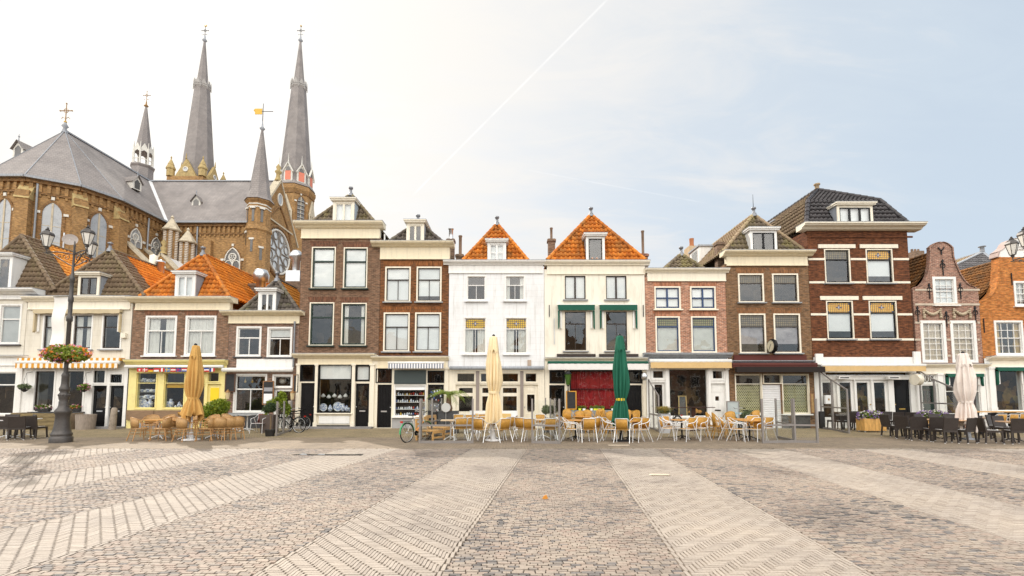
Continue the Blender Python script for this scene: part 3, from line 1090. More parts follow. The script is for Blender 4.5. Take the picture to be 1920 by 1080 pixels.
def anchor(h, u, v0, v1, fancy=True):
    x, z0, z1 = X(u, (v0 + v1) / 2), Z(v1), Z(v0)
    Y = h.Y - .03
    mb = MB().mat(IRON)
    mb.bar((x, Y, z0), (x, Y, z1), .035, .03, (0, 1, 0))
    if fancy:
        for s in (-1, 1):
            mb.path([(x + s * .13 * math.cos(t) * (1 - t / 9), Y, z1 - .28 + .13 * math.sin(t)) for t in [i * .5 - 1.4 for i in range(10)]], .014, 5)
        mb.prism([(x - .06, z1 - .05), (x, z1 - .16), (x + .06, z1 - .05), (x, z1 + .06)][::-1], Y - .02, Y + .02)
    return mb.build('iron_wall_anchor', h.root)

# H1 -------------------------------------------------------------------------
h = House('white_house', 'white plastered shop house at the far left edge with brown roof and white dormer', -75, 49, 553, WALLO)
h.shopline(668, WHITE)
h.cornice(-90, 76, 543, 553, 560, WHITE)
h.win(-2, 570, 40, 646, sash=WHITE, back='blind', backmat=GREYBLIND, sill=DSILL, mull=None, tr=.36)
h.win(-62, 570, -20, 646, sash=WHITE, back='blind', backmat=GREYBLIND, sill=DSILL, mull=None, tr=.36)
h.cornice(-80, 53, 667, 671, 684, WHITE, .22, 'shop_cornice')
h.win(-62, 695, 32, 779, frame=WHITE, tr=.3, mull=None, shop=True, back='dark', sill=None)
pilaster(h, 32, 684, 42, 800, WHITE)
h.hiproof(-80, 104, 443, 40, 1.1, 546, (T_BR, T_BR2), side2=(T_OR3, 1.3), finial=None)
h.dormer(-30, 480, 22, 543, n=2, back='dark', cheek=WHITE)
h.finish()
# H2 -------------------------------------------------------------------------
h = House('white_house', 'white shop house with orange striped awning below and stained beige awning above', 50, 247, 566, WALLO)
h.shopline(690, WHITE)
h.cornice(49, 252, 557, 566, 579, CREAM2, .30)
for a, b, bk in ((80, 119, 'curtain'), (136, 174, 'curtain'), (191, 229, 'dark')):
    h.win(a, 589, b, 655, frame=WHITE, sash=BRSASH, tr=.36, mull=None, back=bk, sill=GREYSILL, fw=.07)
foldawning(h, 70, 581, 231, 589, 624, OLDC)
awning(h, 44, 677, 234, 684, 692, WHITE, STRIPE, .42)
h.box('awning_slope', 46, 672, 236, 677, STRIPE, -.34, -.05)
h.win(63, 693, 105, 772, sash=BRSASH, shop=True, tr=0, mull=None, sill=DSILL)
h.win(121, 693, 160, 772, sash=BRSASH, shop=True, tr=0, mull=None, sill=DSILL)
h.win(174, 692, 201, 720, sash=BLACKP, shop=True, tr=0, mull=None, sill=None, name='transom_light', sw=.03)
h.win(205, 699, 233, 720, sash=BLACKP, shop=True, tr=0, mull=None, sill=None, name='transom_light', sw=.03, grid=(6, 1, 4))
h.door(172, 723, 199, 800, BLACKP, panes=((.18, .45, .82, .93),), letter=STEEL)
h.door(204, 723, 231, 800, BLACKP, panes=((.18, .45, .82, .93),), letter=STEEL, knob=-1)
h.box('alarm_box', 230, 625, 239, 634, CREAM2, -.14)
h.hiproof(79, 272, 470, 207, 1.0, 557, (T_BR, T_BR2), side2=(T_OR2, 1.0))
h.dormer(146, 516, 186, 555, frame=CREAM2, sash=BRSASH, back='dark')
h.finish()
# H3 -------------------------------------------------------------------------
h = House('brick_house', 'brown brick house with orange hipped roof over a pale yellow pottery shop', 249, 430, 576, B_H3)
h.shopline(676, YELLOW)
h.cornice(247, 441, 559, 568, 580, CREAM)
for a, b in ((272, 331), (347, 405)):
    h.win(a, 592, b, 667, back='curtain' if a < 300 else 'net', lintel=S_H3, sill=WHITE, fw=.10, backmat=NET)
h.cornice(239, 428, 675, 684, 690, YELLOW, .30, 'shop_cornice')
awning(h, 243, 685, 424, 691, 691, WHITE, WHITEC, .36)
h.win(254, 697, 295, 767, frame=YELLOW, shop=True, tr=.29, mull=None, sill=None, sw=.03, fw=.06)
h.win(306, 697, 348, 767, frame=YELLOW, shop=True, tr=.29, mull=None, sill=None, sw=.03, fw=.06)
h.box('shop_blind', 310, 718, 345, 727, plain('mustard_blind', (.60, .34, .01), .8), .10, .11)
h.win(358, 697, 385, 717, frame=YELLOW, shop=True, tr=0, mull=None, sill=None, name='transom_light', sw=.02, fw=.05)
h.win(389, 697, 413, 717, frame=YELLOW, shop=True, tr=0, mull=None, sill=None, name='transom_light', sw=.02, fw=.05)
h.door(358, 720, 384, 800, YELLOW, panes=((.16, .4, .84, .95),), panels=((.14, .06, .86, .34),), knob=-1)
d_ = h.door(388, 720, 414, 800, YELLOW, panels=(), knob=1, label='yellow door with two bright yellow panels')
for a, b, c, e in ((393, 727, 409, 752), (393, 762, 409, 788)):
    h.box('door_panel', a, b, c, e, BRYEL, .05, .069, parent=d_)
WD = wood('weathered_plank_wood', (.24, .15, .085), (2, 2, 14))
h.box('wooden_stall_board', 240, 769, 291, 787, WD, -.12, -.032)
h.box('wooden_stall_board', 292, 769, 345, 787, WD, -.12, -.032)
h.box('stone_plinth', 249, 793, 356, 803, GREYSILL, -.06, -.031)
h.hiproof(262, 430, 478, 381, 1.25, 558, (T_OR, T_OR2))
h.dormer(328, 514, 366, 558, back='blind')
h.chimney(466, 531, 484, 560, 4.2, CH_BR)
h.finish()
# H4 -------------------------------------------------------------------------
h = House('brick_house', 'small low brick house with white fascia board right of the yellow shop', 430.5, 561, 600, B_H4)
h.cornice(420, 572, 585, 592, 605, CREAM)
h.win(443, 612, 490, 669, back='dark', sill=DSILL, tr=.36)
h.win(501, 613, 548, 670, back='halfblind', frac=.3, sill=DSILL, tr=.36)
h.box('fascia_board', 445, 673, 552, 690, WHITE, -.08)
awning(h, 423, 690, 553, 698, 698, WHITE, WHITEC, .36)
h.win(438, 701, 500, 774, tr=.38, mull='below', sill=None, back='dark')
h.win(511, 702, 549, 728, tr=0, mull=None, sill=None, name='transom_light')
h.door(512, 729, 548, 803, WHITE, panes=((.12, .35, .88, .94),), panels=((.12, .06, .88, .3),), shop=False)
h.box('plinth', 432, 775, 500, 803, DSILL, -.05)
h.box('stone_ledge', 431, 774, 501, 778, GREYSILL, -.11, -.051)
downpipe(h, 553, 603, 688)
h.hiproof(450, 562, 526, 520, .85, 586, (T_DK, T_OR3))
h.dormer(484, 546, 517, 585, back='dark', depth=1.0)
b_ = MB().mat(STEEL).lathe([(.26, -.9), (.26, .2), (.40, .22), (.44, .62), (.33, .9), (.30, .92)], P(489, 535, D + 3.0), 14)
b_.build('metal_flue', h.root)
b_ = MB().mat(STEEL)
q = P(549, 510, D + 3.2)
b_.box(q.x - .42, q.y, q.z - .55, q.x + .42, q.y + .8, q.z + .10).mat(STEEL).lathe([(.22, .1), (.22, .75), (.42, .95), (.42, 1.15), (.22, 1.4)], (q.x, q.y + .4, q.z), 14)
b_.mat(CH_BR).box(q.x - .46, q.y, q.z - 2.2, q.x + .46, q.y + .8, q.z - .551)
b_.build('ventilation_unit', h.root)
h.finish()
# H5 -------------------------------------------------------------------------
h = House('brick_house', 'tall dark brown brick house with mossy roof and cream pottery shopfront', 561, 711, 446, B_H5)
h.shopline(666, CREAM2)
h.cornice(556, 721, 419, 429, 446, CREAM)
for a, b, c, e, bk in ((584, 463, 629, 541, 'blind'), (644, 464, 689, 541, 'blind'), (580, 567, 626, 648, 'dark'), (640, 568, 687, 648, 'sidecurtain')):
    h.win(a, b, c, e, frame=CREAM2, sash=DGREEN, tr=.34, mull=None, back=bk, sill=DGREEN, lintel=S_H5, fw=.055, sw=.07)
h.cornice(552, 706, 664, 672, 682, CREAM, .36, 'shop_cornice')
h.win(563, 682, 591, 715, frame=BLACKP, shop=True, tr=0, mull=None, sill=None, name='transom_light', sw=.02)
h.door(563, 718, 590, 802, BLACKP, label='plain black panelled door')
h.win(596, 682, 660, 774, frame=BLACKP, shop=True, tr=.31, mull=None, sill=CREAM2, back='topblind', fw=.05, sw=.03)
h.win(666, 683, 695, 715, frame=BLACKP, shop=True, tr=0, mull=None, sill=None, name='transom_light', back='blind', sw=.02)
h.door(666, 719, 692, 802, BLACKP, panes=((.16, .42, .84, .95),), panels=((.16, .06, .84, .34),), letter=STEEL, knob=-1, label='black door with tall glass pane')
for a, b in ((556, 562), (591, 596), (660, 666), (694, 702)):
    pilaster(h, a, 682, b, 800, CREAM2)
h.box('panelled_base', 599, 780, 656, 794, WHITE, -.07, -.031)
h.box('plinth', 592, 797, 664, 803, BLACKP, -.10, -.032)
h.hiproof(578, 706, 366, 658, .95, 422, (T_MO, T_MO))
h.dormer(624, 377, 664, 419, frame=CREAM2, back='blind', cheek=plain('pale_blue_lead', (.45, .52, .58), .5))
downpipe(h, 719, 437, 458, WHITE, -.2)
h.finish()
# H6 -------------------------------------------------------------------------
h = House('brick_house', 'rusty brown brick house above the souvenir shop with a grey striped awning', 711.5, 841, 484, B_H6)
h.shopline(674, CREAM2)
h.cornice(699, 852, 456, 464, 485, CREAM)
for a, b, c, e, bk, k in ((722, 500, 770, 566, 'blind', None), (781, 500, 828, 566, 'halfblind', None), (719, 586, 768, 659, 'blind', None), (778, 586, 827, 659, 'blind', None)):
    h.win(a, b, c, e, frame=CREAM2, sash=BRSASH, tr=.36, mull='below', back=bk, frac=.85, sill=GREYSILL, lintel=S_H6, fw=.075, sw=.04)
h.cornice(698, 842, 669, 676, 689, CREAM, .30, 'shop_cornice')
h.win(705, 691, 735, 718, frame=BLACKP, shop=True, tr=0, mull=None, sill=None, name='transom_light', sw=.02, fw=.05)
h.door(705, 721, 734, 802, BLACKP, panels=((.1, .05, .3, .95), (.3, .05, .5, .95), (.5, .05, .7, .95), (.7, .05, .9, .95)), letter=STEEL, label='black plank door with a letter slot')
awning(h, 732, 679, 835, 684, 693, WHITE, STRIPE2, .5)
h.win(739, 721, 799, 781, frame=WHITE, shop=True, tr=.14, mull=None, sill=WHITE, fw=.05, sw=.02, top=BLIND)
h.box('dark_fascia_panel', 740, 694, 799, 720, plain('slate_green_panel', (.045, .062, .062), .5, var=.05), -.09, -.031)
h.win(802, 695, 833, 718, frame=BLACKP, shop=True, tr=0, mull=None, sill=None, name='transom_light', sw=.02, fw=.04, grid=(4, 1, 1))
h.door(802, 721, 832, 799, BLACKP, panes=((.12, .34, .88, .95),), panels=((.12, .05, .88, .28),), knob=-1)
h.box('stone_plinth', 735, 783, 800, 803, plain('grey_render', (.36, .36, .36), .9, var=.15), -.05, -.031)
pilaster(h, 834, 689, 841, 800, CREAM2)
h.hiproof(726, 832, 418, 784, .8, 457, (T_DK, T_DK))
h.dormer(762, 418, 795, 454, frame=CREAM2, back='dark')
h.chimney(838, 447, 851, 480, 1.6, CH_BR, ((.5, .55, .12, STEEL),))
h.finish()
# H7 -------------------------------------------------------------------------
h = House('white_house', 'white plastered house with orange roof, yellow leaded window tops and cream cafe doors', 841.5, 1020.5, 505, WALLW)
h.shopline(690, CREAM2)
h.cornice(832, 1023, 490, 497, 511, WHITE, .26, f=.03)
for a, b, c, e, tp in ((874, 516, 912, 564, 0), (946, 516, 985, 564, 0), (869, 594, 913, 664, 1), (946, 594, 990, 664, 1)):
    h.win(a, b, c, e, frame=WHITE, tr=.31 if tp else .38, mull='below', back='curtain' if tp else ('sidecurtain' if a > 900 else 'dark'), top=ST_YEL if tp else None, motif=tp, sill=WALLW, fw=.07, sw=.035)
awning(h, 844, 687, 1019, 694, 694, LEAD, LEAD, .34)
for a, b in ((855, 892), (899, 931), (938, 974), (983, 1008)):
    h.win(a, 698, b, 718, frame=CREAM2, shop=True, tr=0, mull=None, sill=None, name='transom_light', fw=.05, sw=.03)
for a, b in ((854, 892), (899, 931), (937, 975)):
    h.door(a, 721, b, 800, CREAM2, panes=((.16, .80, .84, .92), (.16, .36, .84, .72)), panels=((.14, .05, .86, .29),), knob=0)
h.door(982, 721, 1009, 800, CREAM2, panes=((.24, .38, .76, .76),), panels=((.2, .05, .8, .30), (.2, .82, .8, .94)), knob=-1, letter=BRSASH)
GRP = plain('taupe_paint', (.26, .22, .20), .5)
for a, b in ((892.5, 898.5), (931.5, 936.5), (975.5, 981.5)):
    h.box('door_post', a, 696, b, 802, GRP, -.09, -.031)
h.box('poster_box', 989, 675, 996, 686, plain('poster_box', (.42, .33, .26), .6), -.05)
h.hiproof(868, 990, 421, 932, 1.3, 490, (T_OR, T_OR))
h.dormer(914, 454, 949, 491, n=2, rows=2, back='blind')
h.chimney(855, 476, 868, 491, 1.2, CH_BR, ((.55, 1.0, .085, RPIPE),))
h.finish()
# H8 -------------------------------------------------------------------------
h = House('cream_house', 'cream plastered house with big orange roof, green awnings and red curtained cafe window', 1021, 1210, 505, WALLC)
h.shopline(672, CREAM2)
h.cornice(1021, 1217, 490, 498, 513, CREAM2, .24, f=.03)
for a, c in ((1058, 1099), (1135, 1176)):
    h.win(a, 516, c, 562, frame=CREAM2, sash=BRSASH, tr=0, mull='all', back='blind', sill=GREYSILL, fw=.03, sw=.055)
    h.win(a, 583, c + 1, 658, frame=CREAM2, sash=BRSASH, tr=.32, mull='below', back='dark', sill=GREYSILL, fw=.035, sw=.045)
foldawning(h, 1046, 573, 1114, 583, 618, GREENC)
foldawning(h, 1124, 573, 1193, 583, 618, GREENC)
h.box('dark_sign_box', 1044, 664, 1116, 669, BRSASH, -.12)
h.box('dark_sign_box', 1123, 664, 1196, 669, BRSASH, -.12)
h.cornice(1022, 1213, 671, 676, 679, CREAM2, .24, 'shop_cornice')
awning(h, 1026, 678, 1212, 684.5, 694, GREENC, WHITEC, .42, scal=False)
h.win(1030, 694, 1059, 719, frame=BLACKP, shop=True, tr=0, mull=None, sill=None, name='transom_light', sw=.02)
h.door(1030, 722, 1059, 801, BLACKP, panes=((.14, .3, .86, .95),), panels=((.14, .05, .86, .25),), knob=1, label='black cafe door with tall pane')
REDC = plain('red_velvet_curtain', (.30, .013, .017), .9, var=.35, scale=3)
h.win(1068, 694, 1158, 769, frame=BLACKP, shop=True, tr=.47, mull=None, back='net', backmat=REDC, sill=GREYSILL, fw=.04, sw=.03)
h.win(1174, 694, 1204, 719, frame=BLACKP, shop=True, tr=0, mull=None, sill=None, name='transom_light', sw=.02)
h.door(1174, 722, 1204, 801, BLACKP, panels=((.14, .06, .86, .36), (.14, .42, .42, .86), (.58, .42, .86, .86), (.14, .89, .86, .96)), letter=plain('brass', (.55, .36, .10), .3, .9), knob=-1, label='black panelled door with brass letter slot')
h.box('bar_sill', 1066, 771, 1160, 781, GREYSILL, -.16, -.031)
pilaster(h, 1205, 694, 1210, 800, CREAM2)
anchor(h, 1030, 572, 594, False); anchor(h, 1206, 572, 594, False)
MB().mat(STEEL).tube((X(1039, 620), h.Y - .06, Z(646)), (X(1039, 620), h.Y - .06, Z(597)), .018).build('flag_holder', h.root)
h.hiproof(1026, 1210, 404, 1108, 1.5, 489, (T_OR, T_OR))
h.dormer(1099, 443, 1134, 489, n=1, sash=BRSASH, back='dark', y=.17)
h.chimney(1028, 447, 1041, 490, 2.0, CH_BR, ((.5, .6, .07, RPIPE),))
h.chimney(1202, 475, 1215, 503, 1.2, brick('red_chimney_brick', (.32, .12, .07), (.24, .09, .05), (.3, .22, .16)), ((.45, 1.25, .075, RPIPE),))
h.finish()
# H9 -------------------------------------------------------------------------
h = House('brick_house', 'low pinkish red brick house with dark blue window sashes and white shopfront', 1210.5, 1362, 520, B_H9)
h.shopline(666, WHITE)
h.cornice(1208, 1365, 505, 512, 526, CREAM2, .26)
for a, b, c, e, k in ((1227, 537, 1276, 580, 0), (1294, 537, 1342, 580, 0), (1229, 593, 1275, 661, 1), (1296, 593, 1343, 661, 1)):
    h.win(a, b, c, e, frame=CREAM2, sash=BLUEP, tr=.5 if not k else .27, mull='all' if not k else None, back='halfblind' if k == 0 else 'blind', backmat=None if k == 0 else plain('pale_grey_blind', (.60, .60, .56), .7), frac=.9, top=ST_GRN if k else None, sill=CREAM2, lintel=S_H9, fw=.075, sw=.05)
for u in (1251, 1318):
    MB().mat(BLUEP).lathe([(.085, -.02), (.085, .02), (.03, .04)], (0, 0, 0), 14).build('wall_anchor', h.root).matrix_local = Matrix.Translation(Vector((X(u, 588) - h.root.location.x, -.03, Z(587)))) @ Matrix.Rotation(PI / 2, 4, 'X')
h.cornice(1205, 1369, 663, 671, 674, LEAD, .34, 'shop_ledge')
awning(h, 1215, 674, 1366, 682, 691, WHITE, TANC, .40, scal=False)
h.win(1220, 691, 1248, 713, frame=WHITE, shop=True, tr=0, mull=None, sill=None, name='transom_light')
h.door(1221, 717, 1247, 800, WHITE, panes=((.3, .3, .86, .95),), panels=((.2, .06, .86, .25),), knob=-1)
h.win(1253, 690, 1328, 782, frame=WHITE, shop=True, tr=0, mull=None, sill=WHITE, fw=.06, sw=.02)
h.win(1332, 691, 1359, 714, frame=WHITE, shop=True, tr=0, mull=None, sill=None, name='transom_light')
h.door(1333, 719, 1360, 800, WHITE, panes=((.36, .60, .62, .70),), panels=((.12, .05, .88, .36), (.12, .80, .88, .96)), letter=BRSASH, knob=-1, label='white door with a tiny square window')
for a, b in ((1212, 1219), (1248, 1253), (1328, 1332.5), (1360, 1366)):
    pilaster(h, a, 690, b, 802, WHITE)
h.hiproof(1245, 1320, 478, 1277, .9, 506, (T_MO, T_MO), setb=.5)
h.finish()
# H10 ------------------------------------------------------------------------
h = House('brick_house', 'olive brown brick house with a tan pointed roof, leaded upper windows and an oxblood awning', 1362.5, 1520, 495, B_H10)
h.shopline(688, B_H10)
h.cornice(1353, 1521, 473, 481, 497, CREAM)
for a, b, c, e, k in ((1384, 513, 1432, 567, 0), (1448, 513, 1497, 567, 0), (1386, 588, 1436, 662, 1), (1451, 588, 1501, 662, 1)):
    h.win(a, b, c, e, frame=CREAM2, sash=BRSASH, tr=.32, mull=None, back='dark' if not k else 'halfblind', top=ST_GRY, sill=GREYSILL, lintel=S_H10, fw=.075, sw=.04, backmat=plain('lilac_paper', (.34, .31, .33), .8, var=.3), frac=.78)
h.box('dark_sign_board', 1375, 666, 1511, 676, DREDC, -.07)
h.cornice(1367, 1524, 677, 680, 681, LEAD, .2, 'shop_ledge')
awning(h, 1367, 681, 1524, 689, 690, DREDC, DREDC, .40, scal=False)
h.box('awning_front', 1371, 689, 1532, 699, BLKC, -.62, -.41)
h.win(1378, 701, 1429, 776, frame=CREAM2, shop=True, tr=.24, mull=None, sill=WHITE, fw=.05, sw=.03, back='topblind', backmat=BLKC)
h.win(1466, 701, 1517, 776, frame=CREAM2, shop=True, tr=.24, mull=None, sill=WHITE, fw=.05, sw=.03, back='topblind', backmat=BLKC)
h.win(1430, 701, 1465, 720, frame=CREAM2, shop=True, tr=0, mull=None, sill=None, name='transom_light', fw=.04, sw=.02, back='blind', backmat=BLKC)
SHUT = plain('white_roller_shutter', (.74, .74, .75), .5, var=.04)
x0, z0, x1, z1 = h.r(1430, 721, 1465, 801)
h.shop.append((x0, 0, x1, z1))
mb = MB().mat(SHUT)
for i in range(24):
    a = z1 * i / 24
    profx(mb, x0, x1, [(h.Y + .06, a), (h.Y + .03, a + z1 / 96), (h.Y + .03, a + z1 / 32), (h.Y + .06, a + z1 / 24)][::-1])
mb.build('roller_shutter', h.root)
# pierced brise behind the two shop panes
LAT = plain('pale_lattice', (.55, .52, .30), .6, var=.2)
for a, b in ((1380, 1427), (1468, 1515)):
    x0, z0, x1, z1 = h.r(a, 721, b, 774)
    mb = MB().mat(LAT)
    nz, nx = 19, 13
    dz, dx = (z1 - z0) / nz, (x1 - x0) / nx
    for i in range(nz + 1):
        mb.box(x0, h.Y + .10, z0 + i * dz - .014, x1, h.Y + .115, z0 + i * dz + .014)
        if i < nz:
            for j in range(nx + 1):
                xx = x0 + (j + .5 * (i % 2)) * dx
                if xx < x1: mb.box(xx - .016, h.Y + .102, z0 + i * dz + .014, xx + .016, h.Y + .113, z0 + (i + 1) * dz - .014)
    mb.build('pierced_screen', h.root)
h.box('plinth', 1366, 779, 1429, 803, plain('mottled_black_stone', (.07, .07, .068), .5, var=.5, scale=6), -.06, -.031)
h.box('plinth', 1466, 779, 1518, 803, plain('mottled_black_stone', (.07, .07, .068), .5), -.06, -.031)
h.hiproof(1355, 1512, 404, 1413, .95, 474, (T_MO, T_TAN), ridge_mat=T_TAN)
h.dormer(1407, 432, 1457, 471, n=2, sash=BLACKP, back='dark', cheek=WHITE)
# side dormer and rendered chimney on the left slope
Y = D + 5.2
x, z = X(1311, 480, Y), Z(505, Y)
mb = MB().mat(WHITE).box(x, Y, z, x + 1.7, Y + 1.5, Z(462, Y)).mat(LEAD).box(x - .08, Y - .08, Z(462, Y), x + 1.8, Y + 1.6, Z(459, Y))
mb.mat(GLASSD).box(x - .01, Y + .25, z + .3, x + .0, Y + 1.2, Z(466, Y))
mb.build('side_dormer', h.root)
mb = MB().mat(STUC).box(X(1299, 470, Y + 1), Y + 1.6, 4, X(1317, 470, Y + 1), Y + 2.5, Z(455, Y + 1))
mb.mat(plain('clay_pot', (.40, .16, .07), .8)).lathe([(.17, 0), (.14, .3), (.16, .62)], (X(1308, 450, Y + 1), Y + 2.0, Z(455, Y + 1)), 10)
mb.build('chimney', h.root)
h.chimney(1345, 453, 1358, 474, 1.2, CH_BR)
MB().mat(IRON).tube(h.apex + Vector((0, 0, .3)), h.apex + Vector((0, 0, 1.2)), .02, .008).build('lightning_rod', h.root)
h.finish()
# H11 ------------------------------------------------------------------------
h = House('brick_house', 'tallest deep red brick house with white stone bands and glazed black mansard roof', 1520.5, 1711, 432, B_H11)
h.room = GLOWROOM
h.shopline(676, WHITE)
h.cornice(1498, 1722, 423, 433, 433, CREAM2, .55)
for a, b, c, e, k in ((1546, 467, 1594, 531, 0), (1624, 467, 1674, 531, 1), (1550, 564, 1600, 636, 2), (1630, 564, 1682, 636, 2)):
    h.win(a, b, c, e, frame=CREAM2, sash=BLACKP, tr=.30, mull=None, back='dark' if k == 0 else 'halfblind', frac=.80, top=ST_GRY if k == 0 else ST_AMB, motif=k > 0, sill=GREYSILL, fw=.055, sw=.055)
    x0, z0, x1, z1 = h.r(a, b, c, e)
    MB().mat(CREAM2).box(x0 - .30, h.Y - .05, z1 + .04, x1 + .30, h.Y + .02, z1 + .24).build('stone_lintel', h.root)
for v in (486, 529.5, 589.5, 636.5):
    zc = Z(v)
    ws = ((1546, 1594), (1624, 1674)) if v < 560 else ((1550, 1600), (1630, 1682))
    xs = [h.x0 + .004, X(ws[0][0], v) - .01, X(ws[0][1], v) + .01, X(ws[1][0], v) - .01, X(ws[1][1], v) + .01, h.x1 - .004]
    for i in (0, 2, 4): MB().mat(CREAM2).box(xs[i], h.Y - .022, zc - .055, xs[i + 1], h.Y + .02, zc + .055).build('stone_band', h.root)
h.box('brick_course', 1521, 443, 1710, 446, B_H11, -.05)
h.box('fascia', 1525, 670, 1719, 684, WHITE, -.16)
for a, b, v in ((1524, 1538, 664), (1706, 1719, 660)):
    h.box('fascia_block', a, v, b, 684, WHITE, -.24, -.161)
awning(h, 1530, 683, 1721, 689, 697, WHITE, TANC, .50, scal=False)
h.win(1546, 697, 1706, 705, frame=WHITE, shop=True, tr=0, mull=None, sill=None, name='transom_light', fw=.03, sw=.02)
for a, b in ((1541, 1570), (1573, 1603), (1605, 1635), (1638, 1667)):
    h.door(a, 712, b, 800, WHITE, panes=((.16, .2, .84, .94),), panels=((.16, .04, .84, .17),), knob=1 if a == 1605 else 0, knobmat=plain('brass', (.55, .36, .10), .3, .9))
h.door(1677, 712, 1708, 800, BLACKP, letter=plain('brass', (.55, .36, .10), .3, .9), knob=-1, knobmat=plain('brass', (.55, .36, .10), .3, .9), label='black door with brass letter slot')
for u in (1575, 1667):
    o = h.box('patio_heater_bar', u - 10, 706, u + 10, 711, WHITE, -.32, -.12)
    h.box('heater_grille', u - 8, 707.5, u + 8, 709.5, DSILL, -.335, -.321, parent=o)
Y = h.Y + .15
ze, zm = Z(423, Y), Z(377, Y + .9)
xl, xr = X(1512, 423, Y), X(1706, 423, Y)
i_ = .75
A, B_ = Vector((xl, Y, ze)), Vector((xr, Y, ze))
A1, B1 = Vector((xl + i_, Y + .9, zm)), Vector((xr - i_, Y + .9, zm))
ap = P(1566, 357, Y + 3.0); xm = (xl + xr) / 2
T = Vector((xm, Y + 3.0, ap.z))
k9 = Vector((0, 9.0, 0)); yb = Y + 9.0
mb = MB().mat(T_BK)
tile_face(mb, [A, B_, B1, A1]); tile_face(mb, [A1, B1, T])
tile_face(mb, [B_, Vector((xr, yb, ze)), Vector((xr - i_, yb, zm)), B1])
tile_face(mb, [B1, Vector((xr - i_, yb, zm)), Vector((xm, yb, T.z)), T])
mb.mat(T_BR)
tile_face(mb, [Vector((xl, yb, ze)), A, A1, Vector((xl + i_, yb, zm))])
tile_face(mb, [Vector((xl + i_, yb, zm)), A1, T, Vector((xm, yb, T.z))])
mb.mat(T_BK).face([(xr, yb, ze), (xl, yb, ze), (xl + i_, yb, zm), (xm, yb, T.z), (xr - i_, yb, zm)], [(0, 0)] * 5)
ro = mb.build('roof', h.root)
rb = MB().mat(T_BK)
for p, q in ((A, A1), (B_, B1), (A1, T), (B1, T), (T, Vector((xm, yb, T.z)))):
    ridge(rb, p + Vector((0, 0, .05)), q + Vector((0, 0, .05)), .12)
rb.build('ridge_tiles', ro)
MB().mat(STUC).lathe([(.12, 0), (.11, .3), (.17, .32), (.17, .4)], T, 10).build('roof_vent', ro)
h.dormer(1570, 385, 1637, 423, n=3, frame=CREAM2, sash=BLACKP, back='blind', y=.05)
Y2 = D + 5
mb = MB().mat(WHITE).box(X(1452, 425, Y2), Y2, Z(440, Y2), X(1452, 425, Y2) + 1.5, Y2 + 1.4, Z(414, Y2)).mat(LEAD).box(X(1452, 425, Y2) - .08, Y2 - .08, Z(414, Y2), X(1452, 425, Y2) + 1.6, Y2 + 1.5, Z(412, Y2))
mb.build('side_dormer', h.root)
h.finish()
# gabled houses ----------------------------------------------------------------
def bell(h, pts, holes=(), th=.35, mat=None, coping=None):
    """bell gable wall: pts = [(u_left, u_right, v)] from the bottom up"""
    prof = [(P(a, v, h.Y).x, P(b, v, h.Y).x, Z(v, h.Y)) for a, b, v in pts]
    def at(z):
        for p, q in zip(prof, prof[1:]):
            if p[2] <= z <= q[2] + 1e-9:
                k = (z - p[2]) / max(q[2] - p[2], 1e-9)
                return p[0] + k * (q[0] - p[0]), p[1] + k * (q[1] - p[1])
        return prof[-1][0], prof[-1][1]
    zs = sorted({p[2] for p in prof} | {z for hh in holes for z in (hh[1], hh[3])})
    mb = MB().mat(mat or h.wall)
    Y = h.Y
    for a, b in zip(zs, zs[1:]):
        la, ra = at(a + 1e-7); lb, rb_ = at(b)
        m = (a + b) / 2
        cut = [hh for hh in holes if hh[1] < m < hh[3]]
        if cut:
            c = cut[0]
            mb.face([(la, Y, a), (c[0], Y, a), (c[0], Y, b), (lb, Y, b)])
            mb.face([(c[2], Y, a), (ra, Y, a), (rb_, Y, b), (c[2], Y, b)])
        else:
            mb.face([(la, Y, a), (ra, Y, a), (rb_, Y, b), (lb, Y, b)])
        mb.face([(ra, Y + th, a), (la, Y + th, a), (lb, Y + th, b), (rb_, Y + th, b)])
    mb.mat(coping or h.wall)
    for p, q in zip(prof, prof[1:]):
        for s in (0, 1):
            d = -1 if s == 0 else 1
            mb.add([(p[s], Y - .05, p[2]), (p[s], Y + th, p[2]), (q[s], Y + th, q[2]), (q[s], Y - .05, q[2]), (p[s] - d * .07, Y - .05, p[2]), (q[s] - d * .07, Y - .05, q[2])],
                   [(0, 1, 2, 3), (4, 0, 3, 5)])
    for hx0, hz0, hx1, hz1 in holes:
        q = Y + .26
        mb.face([(hx0, Y, hz0), (hx0, Y, hz1), (hx0, q, hz1), (hx0, q, hz0)]); mb.face([(hx1, Y, hz1), (hx1, Y, hz0), (hx1, q, hz0), (hx1, q, hz1)])
        mb.face([(hx0, Y, hz1), (hx1, Y, hz1), (hx1, q, hz1), (hx0, q, hz1)])
    return mb.build('gable', h.root)

def gableroof(h, uc, vr, ve, mats, back=9.5, y0=.3, over=0.0):
    Y = h.Y + y0
    ze = Z(ve); T = P(uc, vr, Y)
    A, B_ = Vector((h.x0 - over, Y, ze)), Vector((h.x1 + over, Y, ze))
    k = Vector((0, back, 0))
    mb = MB().mat(mats[0])
    tile_face(mb, [A + k, A, T, T + k]); mb.mat(mats[1]); tile_face(mb, [B_, B_ + k, T + k, T])
    ro = mb.build('roof', h.root)
    rb = MB().mat(mats[0]); ridge(rb, T + Vector((0, 0, .04)), T + k + Vector((0, 0, .04))); rb.build('ridge_tiles', ro)
    return ro

